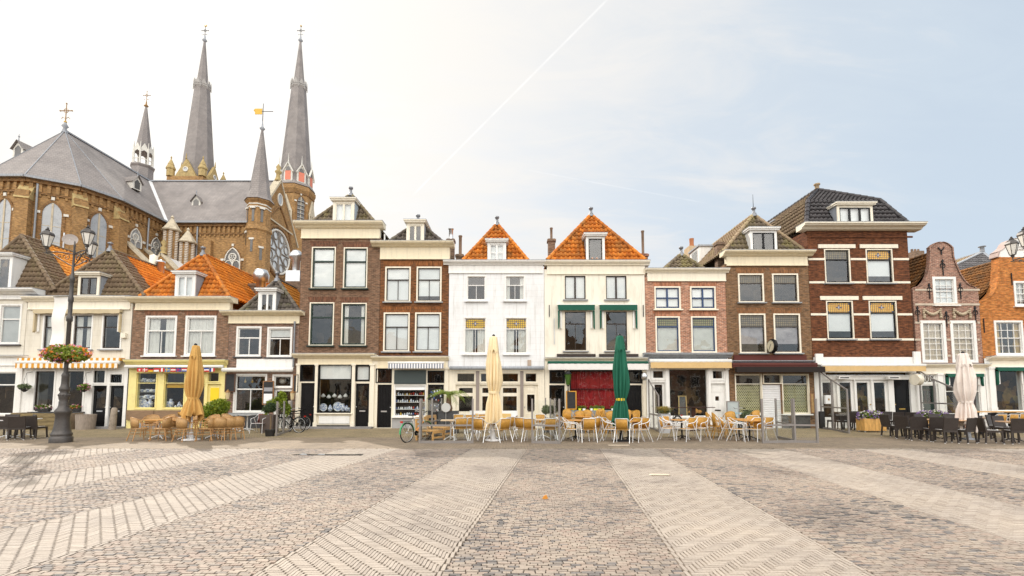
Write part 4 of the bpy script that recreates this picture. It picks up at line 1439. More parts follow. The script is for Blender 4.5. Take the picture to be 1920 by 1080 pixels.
# H12
h = House('gabled_house', 'narrow mauve brick house with a bell gable, stone garlands and black iron anchors', 1715, 1838, 541, B_H12)
h.room = GLOWROOM
h.shopline(686, WHITE)
gw = h.r(1749, 519, 1793, 572)
h.up.append((gw[0] + .02, gw[1] + .02, gw[2] - .02, Z(541)))
pts = [(1712, 1831, 541), (1716, 1828, 538), (1725, 1818, 535), (1733, 1809, 526), (1738, 1801, 514), (1741, 1794, 498), (1742, 1788, 482), (1742, 1786.5, 466), (1741, 1786.5, 464.4), (1745, 1783, 461), (1749, 1779, 457.5), (1755, 1773, 454.5), (1762, 1767, 453.3)]
g_ = bell(h, pts, [(gw[0] + .02, Z(541), gw[2] - .02, gw[3] - .02)], th=.15, coping=B_H12)
h.win(1749, 519, 1793, 572, grid=(3, 2, 2), tr=.5, mull=None, back='halfblind', frac=.95, sill=WHITE, fw=.13, sw=.035); h.up.pop()
for a, b in ((1727, 1774), (1783, 1831)):
    h.win(a, 601, b, 680, grid=(3, 2, 4), tr=.40, mull=None, back='net', backmat=plain('striped_drape', (.66, .54, .40), .9, var=.3, scale=9), sill=None, fw=.14, sw=.04)
for v in (543.5, 571, 605, 637, 667):
    zc = Z(v)
    segs = [(1714, 1749), (1793, 1837)] if v < 560 else ([(1714, 1837)] if v < 600 else [(1714, 1727), (1774, 1783), (1831, 1837)])
    for a, b in segs: MB().mat(plain('sandstone_band', (.52, .44, .35), .8, var=.2)).box(X(a, v) + .03, h.Y - .03, zc - .05, X(b, v) - .03, h.Y + .01, zc + .05).build('stone_band', h.root)
SAND = plain('carved_sandstone', (.46, .38, .27), .85, var=.3, scale=9)
for a, b in ((1731, 1762), (1787, 1817)):
    x0, x1, zt_, zb_ = X(a, 585), X(b, 585), Z(578), Z(597)
    mb = MB().mat(SAND)
    for xx in (x0, x1):
        for i in range(5): mb.ball((xx + .02 * math.sin(i * 2), h.Y - .04, zb_ + (zt_ - zb_) * (i + .5) / 5), .075 - .006 * i, 8)
    for i in range(11):
        k = i / 10
        mb.ball((x0 + (x1 - x0) * k, h.Y - .05, zt_ - .07 - .26 * math.sin(PI * k)), .05 + .035 * math.sin(PI * k), 8)
    mb.build('stone_garland', h.root)
for u, a, b in ((1767, 488, 517), (1742, 533, 561), (1800, 533, 561), (1720, 576, 604), (1774, 585, 613), (1828, 576, 604)):
    anchor(h, u, a, b)
x, z0, z1 = X(1764, 471), Z(478), Z(464)
MB().mat(IRON).bar((x, h.Y - .03, z0), (x, h.Y - .03, (z0 + z1) / 2 + .05), .05, .03, (0, 1, 0)).bar((x, h.Y - .03, (z0 + z1) / 2), (x - .16, h.Y - .03, z1), .05, .03, (0, 1, 0)).bar((x, h.Y - .03, (z0 + z1) / 2), (x + .16, h.Y - .03, z1), .05, .03, (0, 1, 0)).build('iron_wall_anchor', h.root)
h.cornice(1720, 1850, 683, 689, 700, CREAM2, .26, 'shop_cornice')
w_ = h.win(1728, 699, 1757, 721, frame=WHITE, shop=True, tr=0, mull=None, sill=None, name='fanlight')
x0, z0, x1, z1 = h.r(1728, 699, 1757, 721)
mb = MB().mat(WHITE)
for k in range(3):
    cx, cz = x0 + (x1 - x0) * (k + .5) / 3, (z0 + z1) / 2
    mb.path([(cx + .22 * math.cos(t), h.Y, cz + .24 * math.sin(t)) for t in [i * PI / 8 for i in range(16)]], .014, 5, closed=True)
mb.build('fanlight_tracery', w_)
h.door(1730, 723, 1756, 801, DGREEN, panes=((.2, .58, .48, .92), (.52, .58, .8, .92)), panels=((.16, .06, .84, .5),), knob=-1)
h.win(1770, 701, 1839, 778, frame=WHITE, shop=True, tr=.42, mull='all', sill=WHITE, fw=.06, sw=.03)
foldawning(h, 1771, 701, 1838, 707, 724, GREENC, out=.2)
for a, b in ((1717, 1727), (1758, 1767)):
    pilaster(h, a, 700, b, 800, WHITE)
h.box('brick_base', 1768, 781, 1839, 803, B_H12, -.06, -.031)
gableroof(h, 1764, 470, 548, (T_RU, T_RU))
h.finish()
# H13
h = House('gabled_house', 'bright orange brick house at the far right edge with a white crested bell gable', 1838.5, 1988, 566, B_H13)
h.room = GLOWROOM
h.shopline(672, WHITE)
cx_ = 1913
half = [(74, 566), (70, 564), (60, 558), (51, 548), (46, 535), (43, 520), (42, 503), (41, 482)]
gw2 = h.r(1901, 527, 1927, 574)
h.up.append((gw2[0] + .02, gw2[1] + .02, gw2[2] - .02, Z(566)))
bell(h, [(cx_ - a, cx_ + a, v) for a, v in half], [(gw2[0] + .02, Z(566), gw2[2] - .02, gw2[3] - .02)], coping=B_H13)
crest = [(44, 482), (44, 480), (42, 473), (43, 472), (36, 468), (30, 463), (26, 456), (20, 450), (12, 447), (4, 446)]
cr = bell(h, [(cx_ - a, cx_ + a, v) for a, v in crest], th=.4, mat=WHITE, coping=plain('pink_grey_coping', (.42, .33, .30), .8))
cr.name = 'white_crest'
for txt, v, sz in (('De Dr.', 465, .17), ('BEELAGEN', 469.5, .13)):
    cu = bpy.data.curves.new('inscription', 'FONT'); cu.body = txt; cu.size = sz; cu.extrude = .004; cu.align_x = 'CENTER'
    o_ = bpy.data.objects.new('tmp_text', cu); COL.objects.link(o_)
    dg = bpy.context.evaluated_depsgraph_get()
    me_ = bpy.data.meshes.new_from_object(o_.evaluated_get(dg))
    bpy.data.objects.remove(o_)
    me_.materials.clear(); me_.materials.append(plain('faded_lettering', (.42, .36, .33), .7))
    t_ = bpy.data.objects.new('inscription', me_); COL.objects.link(t_); t_.parent = cr
    t_.rotation_euler = (PI / 2, 0, 0)
    t_.location = (X(1911, v) - h.root.location.x, -.012, Z(v))
h.win(1901, 527, 1927, 574, grid=(2, 2, 2), tr=.5, mull=None, back='net', sill=WHITE, fw=.1, sw=.035); h.up.pop()
GOLDC = plain('gold_drape', (.55, .36, .12), .8, var=.4, scale=4)
for a, b in ((1865, 1919), (1928, 1979)):
    h.win(a, 601, b, 666, grid=(4, 2, 2), tr=.5, mull=None, back='sidecurtain', backmat=GOLDC, sill=WHITE, fw=.10, sw=.035)
h.win(1864, 689, 1918, 771, frame=WHITE, shop=True, tr=0, mull=None, sill=WHITE, fw=.05, sw=.02)
foldawning(h, 1864, 689, 1919, 696, 722, GREENC, out=.2)
h.cornice(1848, 1990, 669, 676, 688, CREAM2, .3, 'shop_cornice')
for a, b in ((1853, 1863), (1920, 1930)):
    pilaster(h, a, 688, b, 772, WHITE)
h.box('plinth', 1852, 774, 1985, 803, BLACKP, -.06, -.031)
h.door(1932, 692, 1962, 800, DGREEN, panes=((.2, .55, .8, .92),), knob=-1)
for u, a, b in ((1896, 512, 535), (1844, 597, 624)):
    anchor(h, u, a, b, False)
gableroof(h, cx_, 480, 566, (T_RU, T_RU))
h.finish()

for o_ in bpy.data.objects:
    if o_.get('category') == 'house': o_['group'] = 'houses in the row facing the square'
# houses standing behind the row ---------------------------------------------------
def rear(label, uA, uB, ve, uT, vT, Y, mats, wallm, depth=7, chim=None, name='rear_house'):
    x0, x1 = X(uA, ve, Y), X(uB, ve, Y)
    T = P(uT, vT, Y + 2.2)
    t = thing(name, label, 'house', ((x0 + x1) / 2, Y, 0))
    ze = Z(ve, Y)
    mb = MB().mat(wallm).box(x0 + .2, Y + .2, 0, x1 - .2, Y + depth, ze)
    mb.build('wall', t)
    A, B_ = Vector((x0, Y, ze)), Vector((x1, Y, ze)); k = Vector((0, depth, 0)); T2 = Vector((T.x, Y + depth, T.z))
    mb = MB().mat(mats[0])
    tile_face(mb, [A, B_, T]); mb.mat(mats[1]); tile_face(mb, [B_, B_ + k, T2, T]); tile_face(mb, [A + k, A, T, T2])
    ro = mb.build('roof', t)
    rb = MB().mat(LEAD)
    for p, q in ((A, T), (B_, T), (T, T2)): rb.bar(p + Vector((0, 0, .08)), q + Vector((0, 0, .08)), .22, .08)
    rb.build('lead_ridge', ro)
    MB().mat(LEAD).lathe([(.16, 0), (.13, .35), (.24, .37), (.24, .42)], T + Vector((0, 0, .1)), 10).build('roof_vent', ro)
    if chim:
        u0, v0, u1, v1, yy = chim
        mb = MB().mat(CH_BR).box(X(u0, v0, Y + yy), Y + yy, Z(v1, Y + yy) - 1, X(u1, v0, Y + yy), Y + yy + .8, Z(v0, Y + yy))
        for i in range(3): mb.lathe([(.09, 0), (.08, .25)], (X(u0 + (u1 - u0) * (i + .5) / 3, v0, Y + yy), Y + yy + .4, Z(v0, Y + yy)), 8)
        mb.build('chimney', t)
    return t
T_GR = tile_mat('slate_grey_tiles', (.15, .145, .15), (.20, .19, .195), None)
rear('rear house with a tan and grey tiled roof seen between the two bell gables', 1755, 1895, 515, 1842, 474, D + 9.9, (T_GR, T_TAN), CH_BR)
rear('rear house with grey roof and squat chimney left of the mauve bell gable', 1690, 1790, 520, 1748, 488, D + 10.2, (T_GR, T_GR), CH_BR, chim=(1715, 470, 1733, 484, 2.5))
# ------------------------------------------------------------------ the brick church behind the houses
B_CH = brick('church_brick', (.41, .235, .085), (.30, .165, .062), (.33, .24, .14), w=.30, h=.10, ms=.014, var=.3, dirt=.35)
B_CHD = brick('church_brick_dark', (.30, .165, .065), (.22, .12, .05), (.2, .14, .08), w=.30, h=.10, ms=.014)
SLATE = None
def slate():
    m, t, b = nt('roof_slate')
    v, ov = wallvec(t)
    br = N(t, 'ShaderNodeTexBrick', i_Scale=1.0)
    br.inputs['Brick Width'].default_value = .36; br.inputs['Row Height'].default_value = .26; br.inputs['Mortar Size'].default_value = .014
    br.inputs['Color1'].default_value = (.27, .245, .235, 1); br.inputs['Color2'].default_value = (.235, .215, .21, 1); br.inputs['Mortar'].default_value = (.15, .135, .13, 1)
    L(t, v, br.inputs['Vector'])
    n = N(t, 'ShaderNodeTexNoise', i_Scale=.5, i_Detail=8.0, i_Roughness=.65); L(t, ov, n.inputs['Vector'])
    L(t, mixc(t, 1.0, br.outputs[0], ramp(t, n.outputs[0], [(.3, (.72, .70, .69)), (.7, (1.22, 1.20, 1.17))]), 'MULTIPLY'), b.inputs['Base Color'])
    b.inputs['Roughness'].default_value = .55
    return m
SLATE = slate()
STONE = plain('pale_church_stone', (.55, .48, .36), .85, var=.25, scale=3)
STONEY = plain('mossy_yellow_stone', (.44, .33, .15), .9, var=.3, scale=3)
WSTONE = plain('white_church_stone', (.70, .68, .62), .8, var=.15)
GILT = plain('gilded_metal', (.55, .34, .05), .4, .3, var=.1)
CGLASS = plain('pale_church_glass', (.36, .38, .40), .2, var=.25, scale=1.2, spec=.8)
CGLASSD = plain('dark_church_glass', (.07, .062, .055), .2, var=.4, scale=1.2, spec=.8)
SHUTR = plain('salmon_shutter', (.70, .22, .14), .6, var=.1)
EZ, RZ = 22.0, 29.35
ch = thing('church', 'large brick gothic church behind the houses with slate roofs, twin spires and a rose window', 'church', (-42, 52, 0))
AX = -46.9
C0, C1, C2, C3, C4 = (-48.8, 40.8), (-45.0, 40.8), (-41.9, 42.7), (-40.7, 45.7), (-40.7, 52.0)
L1, L2, L3, L4 = (-51.9, 42.7), (-53.1, 45.7), (-53.1, 52.0), (-58, 52.0)
XG = -30.1

class Wall:
    def __init__(s, a, b):
        s.a, s.b = Vector((*a, 0)), Vector((*b, 0))
        s.len = (s.b - s.a).length
        s.t = (s.b - s.a) / s.len
        s.n = Vector((s.t.y, -s.t.x, 0))
    def p(s, q, z, d=0.0):
        return s.a + s.t * q + s.n * d + Vector((0, 0, z))
    def slab(s, mb, q0, z0, q1, z1, d0, d1):
        c = [s.p(q0, z0, d0), s.p(q1, z0, d0), s.p(q1, z0, d1), s.p(q0, z0, d1)]
        v = c + [p + Vector((0, 0, z1 - z0)) for p in c]
        return mb.add(v, [(0, 1, 2, 3), (7, 6, 5, 4), (4, 5, 1, 0), (5, 6, 2, 1), (6, 7, 3, 2), (7, 4, 0, 3)])
    def poly(s, mb, pts, d0, d1):
        n = len(pts)
        v = [s.p(q, z, d0) for q, z in pts] + [s.p(q, z, d1) for q, z in pts]
        return mb.add(v, [tuple(range(n - 1, -1, -1)), tuple(range(n, 2 * n))] + [(i, (i + 1) % n, (i + 1) % n + n, i + n) for i in range(n)])

def arch(qc, z0, z1, w, k=6, sharp=1.0):
    """pointed arch outline"""
    r = w * sharp
    zs = z1 - math.sqrt(max(r * r - (r - w / 2) ** 2, 1e-6))
    pts = [(qc - w / 2, z0), (qc + w / 2, z0)]
    a_end = math.acos((r - w / 2) / r)
    for i in range(k + 1):
        a = a_end * i / k
        pts.append((qc + w / 2 - r + r * math.cos(a), zs + r * math.sin(a)))
    for i in range(k, -1, -1):
        a = a_end * i / k
        pts.append((qc - w / 2 + r - r * math.cos(a), zs + r * math.sin(a)))
    out = []
    for p in pts:
        if not out or (abs(p[0] - out[-1][0]) + abs(p[1] - out[-1][1])) > 1e-4: out.append(p)
    return out

def gothic(W, qc, z0, z1, w, glassm=None, mull=1, tracery=False, surround=B_CHD, keys=True):
    g = glassm or CGLASS
    o = arch(qc, z0, z1 + .25, w + .5)
    mb = MB().mat(surround)
    inner = arch(qc, z0, z1, w)
    n = min(len(o), len(inner))
    o, inner = o[:n], inner[:n]
    for d in (.08,):
        vs = [W.p(q, z, d) for q, z in o] + [W.p(q, z, d) for q, z in inner] + [W.p(q, z, 0) for q, z in o] + [W.p(q, z, 0.012) for q, z in inner]
        fs = []
        for i in range(1, n):
            j = (i + 1) % n
            fs += [(i, j, n + j, n + i), (2 * n + i, 2 * n + j, j, i), (n + i, n + j, 3 * n + j, 3 * n + i)]
        mb.add(vs, fs)
    if keys:
        mb.mat(WSTONE)
        zs = z1 - w * .8
        W.slab(mb, qc - .12, z1 + .2, qc + .12, z1 + .5, .02, .12)
        for s_ in (-1, 1): W.slab(mb, qc + s_ * (w / 2 + .3) - .18, zs - .12, qc + s_ * (w / 2 + .3) + .18, zs + .12, .02, .12)
    wn = mb.build('arched_window', ch)
    pb = MB().mat(g); W.poly(pb, inner, .005, .02); pb.build('glass', wn)
    tb = MB().mat(STONE if not tracery else WSTONE)
    if mull:
        W.slab(tb, qc - .07, z0, qc + .07, z1 - w * (.85 if tracery else .05), .02, .07)
    if tracery:
        zc = z1 - w * .62
        tb.path([W.p(qc + w * .24 * math.cos(t), zc + w * .24 * math.sin(t), .05) for t in [i * PI / 8 for i in range(16)]], .075, 6, closed=True)
        for k in range(5):
            t = 2 * PI * k / 5 + .3
            tb.path([W.p(qc + w * (.14 * math.cos(t) + .07 * math.cos(a)), zc + w * (.14 * math.sin(t) + .07 * math.sin(a)), .045) for a in [i * PI / 4 for i in range(8)]], .035, 5, closed=True)
        for s_ in (-1, 1):
            c = qc + s_ * w * .25
            tb.path([W.p(c + w * .22 * math.cos(t), z1 - w * 1.08 + w * .22 * math.sin(t), .05) for t in [PI * i / 8 for i in range(9)]], .065, 6)
        tb.path([W.p(q, z, .05) for q, z in inner[1:]], .08, 6)
    else:
        for i in range(1, 5):
            W.slab(tb, qc - w / 2, z0 + (z1 - z0) * i / 5.5 - .025, qc + w / 2, z0 + (z1 - z0) * i / 5.5 + .025, .02, .04)
    tb.build('tracery', wn)
    return wn

# walls ------------------------------------------------------------------------
outline = [L4, L3, L2, L1, C0, C1, C2, C3, C4, (XG, 52.0)]
mb = MB().mat(B_CH)
for a, b in zip(outline, outline[1:]):
    mb.face([(*a, 0), (*b, 0), (*b, EZ), (*a, EZ)])
mb.face([(XG, 61.8, 0), (-58, 61.8, 0), (-58, 61.8, EZ), (XG, 61.8, EZ)])
mb.face([(-58, 61.8, 0), (-58, 52, 0), (-58, 52, EZ), (-58, 56.9, RZ), (-58, 61.8, EZ)])
# nave behind the crossing
mb.box(-52.9, 61.8, 0, -40.9, 78, EZ)
mb.build('wall', ch)
mb = MB().mat(B_CH)
GW = Wall((XG, 52.0), (XG, 61.8))
GW.poly(mb, [(0, 0), (9.8, 0), (9.8, EZ), (9.8, EZ + .4), (4.9, 29.3), (0, EZ + .4)], -.6, .12)
mb.mat(STONE)
for s_ in (-1, 1):
    mb.bar(GW.p(4.9, 29.45, -.2), GW.p(4.9 + s_ * 5.2, EZ + .3, -.2), .9, .25, (0, 0, 1))
mb.bar(GW.p(1.6, 23.5, .2), GW.p(8.2, 23.5, .2), .25, .2)
gb = mb.build('transept_gable', ch)
mb = MB().mat(STONEY).lathe([(.45, 0), (.3, .4), (.22, .9), (.45, 1.2), (.2, 1.5), (.32, 1.8), (.02, 2.3)], GW.p(4.9, 29.4, -.2), 8); mb.build('finial', gb)
# rose window
rc, rr = 20.0, 2.75
mb = MB().mat(B_CHD)
mb.path([GW.p(4.9 + (rr + .45) * math.cos(t), rc + (rr + .45) * math.sin(t), .13) for t in [i * PI / 18 for i in range(36)]], .26, 6, closed=True)
rw = mb.build('rose_window', ch)
mb = MB().mat(plain('bright_rose_glass', (.62, .66, .68), .15, var=.2, scale=1.5, spec=.8)); GW.poly(mb, [(4.9 + rr * math.cos(t), rc + rr * math.sin(t)) for t in [i * PI / 16 for i in range(32)]], .12, .14); mb.build('glass', rw)
mb = MB().mat(plain('grey_tracery', (.26, .23, .20), .8))
mb.path([GW.p(4.9 + .62 * math.cos(t), rc + .62 * math.sin(t), .2) for t in [i * PI / 8 for i in range(16)]], .10, 6, closed=True)
for k in range(8):
    t = k * PI / 4
    mb.path([GW.p(4.9 + .62 * math.cos(t), rc + .62 * math.sin(t), .2), GW.p(4.9 + rr * math.cos(t), rc + rr * math.sin(t), .2)], .10, 6)
    t += PI / 8
    mb.path([GW.p(4.9 + 2.1 * math.cos(t) + .55 * math.cos(a), rc + 2.1 * math.sin(t) + .55 * math.sin(a), .2) for a in [i * PI / 6 for i in range(12)]], .07, 5, closed=True)
mb.mat(WSTONE).path([GW.p(4.9 + rr * math.cos(t), rc + rr * math.sin(t), .2) for t in [i * PI / 18 for i in range(36)]], .16, 6, closed=True)
mb.build('tracery', rw)
for q in arch(4.9, 15, 25.6, 7.2)[:0]: pass
mb = MB().mat(B_CHD)
mb.path([GW.p(q, z, .14) for q, z in arch(4.9, 14.5, 26.0, 7.4, sharp=1.1)[1:]], .16, 6)
mb.build('blind_arch', ch)
mb = MB().mat(WSTONE)
mb.path([GW.p(4.9 + .55 * math.cos(t), 26.9 + .75 * math.sin(t), .16) for t in [i * PI / 8 for i in range(16)]], .09, 6, closed=True)
mb.mat(CGLASS); GW.poly(mb, [(4.9 + .5 * math.cos(t), 26.9 + .7 * math.sin(t)) for t in [i * PI / 8 for i in range(16)]], .12, .15); mb.build('round_window', ch)
# roofs ------------------------------------------------------------------------
ov = .45
def off(p, d):
    c = Vector((AX, 47.0)); v = Vector(p) - c; v = c + v * (1 + d / v.length); return (v.x, v.y)
ez = EZ - .1
apex = (AX, 45.7, RZ)
mb = MB().mat(SLATE)
ap_ = [off(p, ov) for p in (L2, L1, C0, C1, C2, C3)]
for a, b in zip(ap_, ap_[1:]):
    mb.face([(*a, ez), (*b, ez), apex])
mb.face([(ap_[-1][0], ap_[-1][1], ez), (-40.7 + ov, 56.9, ez), (AX, 56.9, RZ), apex])
mb.face([(-53.1 - ov, 56.9, ez), (ap_[0][0], ap_[0][1], ez), apex, (AX, 56.9, RZ)])
mb.face([(-58, 52 - ov, ez), (XG, 52 - ov, ez), (XG, 56.9, RZ), (-58, 56.9, RZ)])
mb.face([(XG, 61.8 + ov, ez), (-58, 61.8 + ov, ez), (-58, 56.9, RZ), (XG, 56.9, RZ)])
mb.face([(-40.8 + ov, 56, ez), (-40.8 + ov, 79, ez), (AX, 79, RZ), (AX, 56, RZ)]); mb.face([(-53.0 - ov, 79, ez), (-53.0 - ov, 56, ez), (AX, 56, RZ), (AX, 79, RZ)])
ro = mb.build('roof', ch)
mb = MB().mat(LEAD)
mb.bar((AX, 45.7, RZ + .05), (AX, 79, RZ + .05), .3, .15); mb.bar((-58, 56.9, RZ + .05), (XG, 56.9, RZ + .05), .3, .15)
mb.mat(plain('white_lead_valley', (.72, .72, .72), .5))
mb.bar((-40.25, 51.55, ez + .05), (AX, 56.9, RZ + .1), .42, .12)
mb.mat(LEAD)
for a in ap_: mb.bar((*a, ez + .03), (apex[0], apex[1], RZ + .05), .06, .05)
pts_ = [(-58, 52 - ov)] + [(-53.1 - ov, 52 - ov)] + ap_ + [(-40.7 + ov, 52 - ov), (XG - .3, 52 - ov)]
for a, b in zip(pts_, pts_[1:]): mb.bar((*a, ez - .02), (*b, ez - .02), .26, .22)
mb.build('lead_ridge', ro)
# dark corbel frieze under the eaves
mb = MB().mat(B_CHD)
fr = MB().mat(B_CH)
edges = list(zip(outline, outline[1:]))
for a, b in edges:
    W = Wall(a, b)
    W.slab(mb, -.05, EZ - .55, W.len + .05, EZ - .12, .0, .26)
    W.slab(mb, 0, EZ - 1.5, W.len, EZ - 1.32, .0, .12)
    n = max(2, int(W.len / .55))
    for i in range(n):
        q = W.len * (i + .5) / n
        W.slab(fr, q - .13, EZ - 1.32, q + .13, EZ - .55, .0, .17)
        W.slab(fr, q - .09, EZ - 1.75, q + .09, EZ - 1.5, .0, .1)
mb.build('cornice', ch); fr.build('corbel_frieze', ch)
# apse bays, buttresses
for W, z0, w in ((Wall(L1, C0), 12, 1.35), (Wall(C0, C1), 11.5, 1.35), (Wall(C1, C2), 11.5, 1.35), (Wall(C2, C3), 11.5, 1.35)):
    gothic(W, W.len / 2, z0, EZ - 2.1, w)
for W, q in ((Wall(C3, C4), 2.2), (Wall(C3, C4), 5.0)):
    gothic(W, q, EZ - 4.3, EZ - 2.3, 1.5, CGLASS, 1, True)
for p in (C0, C1, C2, C3):
    d = (Vector(p) - Vector((AX, 45.9))).normalized()
    a = Vector(p)
    mb = MB().mat(B_CH)
    mb.bar((a.x, a.y, 0), (a.x, a.y, EZ - 1.5), 1.0, 1.3, (d.x, d.y, 0))
    b_ = mb.build('buttress', ch)
    t_ = Vector((-d.y, d.x))
    mb = MB().mat(STONEY)
    q0, q1 = a + d * .75, a
    vs = [(*(q0 + t_ * .55), EZ - 2.3), (*(q0 - t_ * .55), EZ - 2.3), (*(q1 - t_ * .55), EZ - .9), (*(q1 + t_ * .55), EZ - .9), (*(q1 + t_ * .55), EZ - 2.3), (*(q1 - t_ * .55), EZ - 2.3)]
    mb.add(vs, [(0, 1, 2, 3), (0, 3, 4), (1, 5, 2), (0, 4, 5, 1)])
    mb.build('stone_cap', b_)
for W, q in ((Wall(C1, C2), .75), (Wall(C3, C4), 3.6), (Wall(C4, (XG, 52.0)), 3.9)):
    MB().mat(LEAD).path([W.p(q, 4, .2), W.p(q, EZ - .6, .2)], .085, 6).build('drainpipe', ch)
# lean-to aisle with raking copings below the choir
Wc = Wall(C3, C4)
mb = MB().mat(B_CH)
for y in (46.6, 49.2):
    mb.add([(-40.7, y, 0), (-36.3, y, 0), (-36.3, y, 13.6), (-40.7, y, 17.8), (-40.7, y + .6, 0), (-36.3, y + .6, 0), (-36.3, y + .6, 13.6), (-40.7, y + .6, 17.8)], [(0, 1, 2, 3), (7, 6, 5, 4), (1, 5, 6, 2), (3, 2, 6, 7)])
mb.mat(STONE)
for y in (46.6, 49.2): mb.bar((-40.7, y + .3, 17.9), (-36.1, y + .3, 13.55), .85, .22)
mb.build('flying_buttress', ch)
mb = MB().mat(B_CH).box(-40.7, 45.9, 0, -36.4, 52, 12.2)
mb.mat(LEAD).add([(-40.7, 45.7, 15.0), (-36.1, 45.7, 12.2), (-36.1, 52, 12.2), (-40.7, 52, 15.0)], [(0, 1, 2, 3)])
mb.build('aisle', ch)
# transept front windows
Wt = Wall(C4, (XG, 52.0))
q = (X(437, 470, 52) + 40.7)
gothic(Wt, q, 10.5, EZ - 3.1, 1.75, CGLASSD, 1, True)
gothic(Wt, X(344, 470, 52) + 40.7, 10.5, EZ - 3.1, 1.75, CGLASSD, 1, True)
mb = MB().mat(B_CH); Wt.slab(mb, 4.9, 0, 5.7, EZ - 2.3, 0, .45); Wt.slab(mb, 2.4, 0, 3.0, EZ - 2.3, 0, .4); mb.build('pilaster_buttress', ch)
# corner stair turret
tc_ = (-29.8, 52.0)
mb = MB().mat(B_CH).lathe([(1.35, 0), (1.35, 20.6), (1.5, 20.8), (1.42, 21.2), (1.25, 21.3), (1.25, 24.0), (1.5, 24.25), (1.5, 24.4)], (*tc_, 0), 8, PI / 8, smooth=False)
tr = mb.build('stair_turret', ch)
mb = MB().mat(WSTONE)
for z in (23.4, 23.75): MB().mat(WSTONE).lathe([(1.29, z), (1.29, z + .12)], (*tc_, 0), 8, PI / 8, smooth=False).build('stone_ring', tr)
for k in (-2, -1, 0):
    a = -PI / 2 + k * PI / 4 + PI / 4
    d = Vector((math.cos(a), math.sin(a), 0)); t_ = Vector((-d.y, d.x, 0)); c = Vector((*tc_, 0))
    for z, hh in ((21.7, 1.6), (17.2 - k * .9, 1.5)):
        mb = MB(); mb.mat(WSTONE).bar(c + d * 1.20 + Vector((0, 0, z + hh)), c + d * 1.36 + Vector((0, 0, z + hh)), .55, .22)
        mb.mat(CGLASSD).bar(c + d * (1.16 if z > 20 else 1.25) + Vector((0, 0, z)), c + d * (1.16 if z > 20 else 1.25) + Vector((0, 0, z + hh)), .28, .06, tuple(d)); mb.build('slit_window', tr)
mb = MB().mat(SLATE).lathe([(1.62, 24.4), (1.36, 24.75), (1.12, 25.6), (.62, 29.5), (.10, 33.4)], (*tc_, 0), 8, PI / 8, smooth=False)
mb.build('spire', tr)
mb = MB().mat(LEAD).lathe([(.10, 33.2), (.32, 33.45), (.12, 33.7), (.05, 34.4)], (*tc_, 0), 8)
mb.mat(IRON).tube((*tc_, 34.2), (*tc_, 36.6), .05, .03).tube((tc_[0] - .3, tc_[1], 35.6), (tc_[0] + 1.2, tc_[1], 35.6), .035)
mb.mat(GILT).box(tc_[0] - .95, tc_[1] - .03, 35.25, tc_[0] - .1, tc_[1] + .03, 35.95).add([(tc_[0] - .95, tc_[1] - .03, 35.95), (tc_[0] - 1.15, tc_[1], 35.75), (tc_[0] - .95, tc_[1] + .03, 35.5)], [(0, 1, 2)])
mb.build('weather_vane', tr)

def cross(o, p, h, m=IRON, gilt=None):
    x, y, z = p
    mb = MB().mat(m)
    mb.tube((x, y, z), (x, y, z + h), h * .022, h * .015, 6)
    zz = z + h * .66
    mb.tube((x - h * .27, y, zz), (x + h * .27, y, zz), h * .020, None, 6)
    for dx, dz in ((-.27, 0), (.27, 0), (0, .34)):
        mb.ball((x + h * dx, y, zz + h * dz), h * .035, 6)
    mb.path([(x + h * .10 * math.cos(t), y, zz + h * .10 * math.sin(t)) for t in [i * PI / 6 for i in range(12)]], h * .013, 5, closed=True)
    for s_ in (-1, 1): mb.path([(x + s_ * h * .02, y, z + h * .3), (x + s_ * h * .14, y, z + h * .36), (x + s_ * h * .19, y, z + h * .28)], h * .012, 5)
    if gilt:
        mb.mat(GILT).ball((x, y, z + h * .12), h * .06, 8)
        if gilt == 'cock':
            mb.prism([(x - h * .10, z + h * 1.14), (x - h * .06, z + h * 1.02), (x + h * .05, z + h * 1.0), (x + h * .13, z + h * 1.06), (x + h * .10, z + h * 1.16), (x + h * .05, z + h * 1.08), (x - h * .03, z + h * 1.07)], y - .04, y + .04)
        elif gilt == 'orb': mb.ball((x, y, z + h * 1.05), h * .07, 8)
    return mb.build('cross', o)
mb = MB().mat(LEAD).lathe([(.28, -.2), (.14, .3), (.3, .5), (.12, .8), (.1, 1.0)], (AX, 45.7, RZ), 8); f_ = mb.build('roof_finial', ch)
cross(f_, (AX, 45.7, RZ + .7), 2.3, plain('bronze', (.30, .17, .06), .5, .5), 'ball')

# roof dormers
def rdormer(base, d, w, h):
    """small gabled dormer; base = bottom front centre, d = outward direction"""
    d = Vector((*d, 0)).normalized(); t = Vector((-d.y, d.x, 0)); b = Vector(base); up = Vector((0, 0, 1))
    mb = MB().mat(WSTONE)
    fr_ = [b - t * w / 2, b + t * w / 2, b + t * w / 2 + up * h * .55, b + up * h, b - t * w / 2 + up * h * .55]
    bk = [p - d * 2.2 for p in fr_]
    mb.add(fr_ + bk, [(0, 1, 2, 3, 4), (1, 6, 7, 2), (5, 0, 4, 9)])
    mb.mat(SLATE).add([fr_[2] + t * .12 + d * .2 - up * .1, fr_[3] + d * .2 + up * .06, bk[3] + up * .06, bk[2] + t * .12 - up * .1, fr_[4] - t * .12 + d * .2 - up * .1, bk[4] - t * .12 - up * .1], [(0, 1, 2, 3), (1, 4, 5, 2)])
    mb.mat(CGLASSD).add([b + d * .02 - t * w * .3 + up * .1, b + d * .02 + t * w * .3 + up * .1, b + d * .02 + t * w * .3 + up * h * .55, b + d * .02 + up * h * .75, b + d * .02 - t * w * .3 + up * h * .55], [(0, 1, 2, 3, 4)])
    mb.mat(LEAD).tube(b + up * h, b + up * (h + .7), .05, .02).ball(b + up * (h + .45), .09, 6)
    return mb.build('roof_dormer', ch)
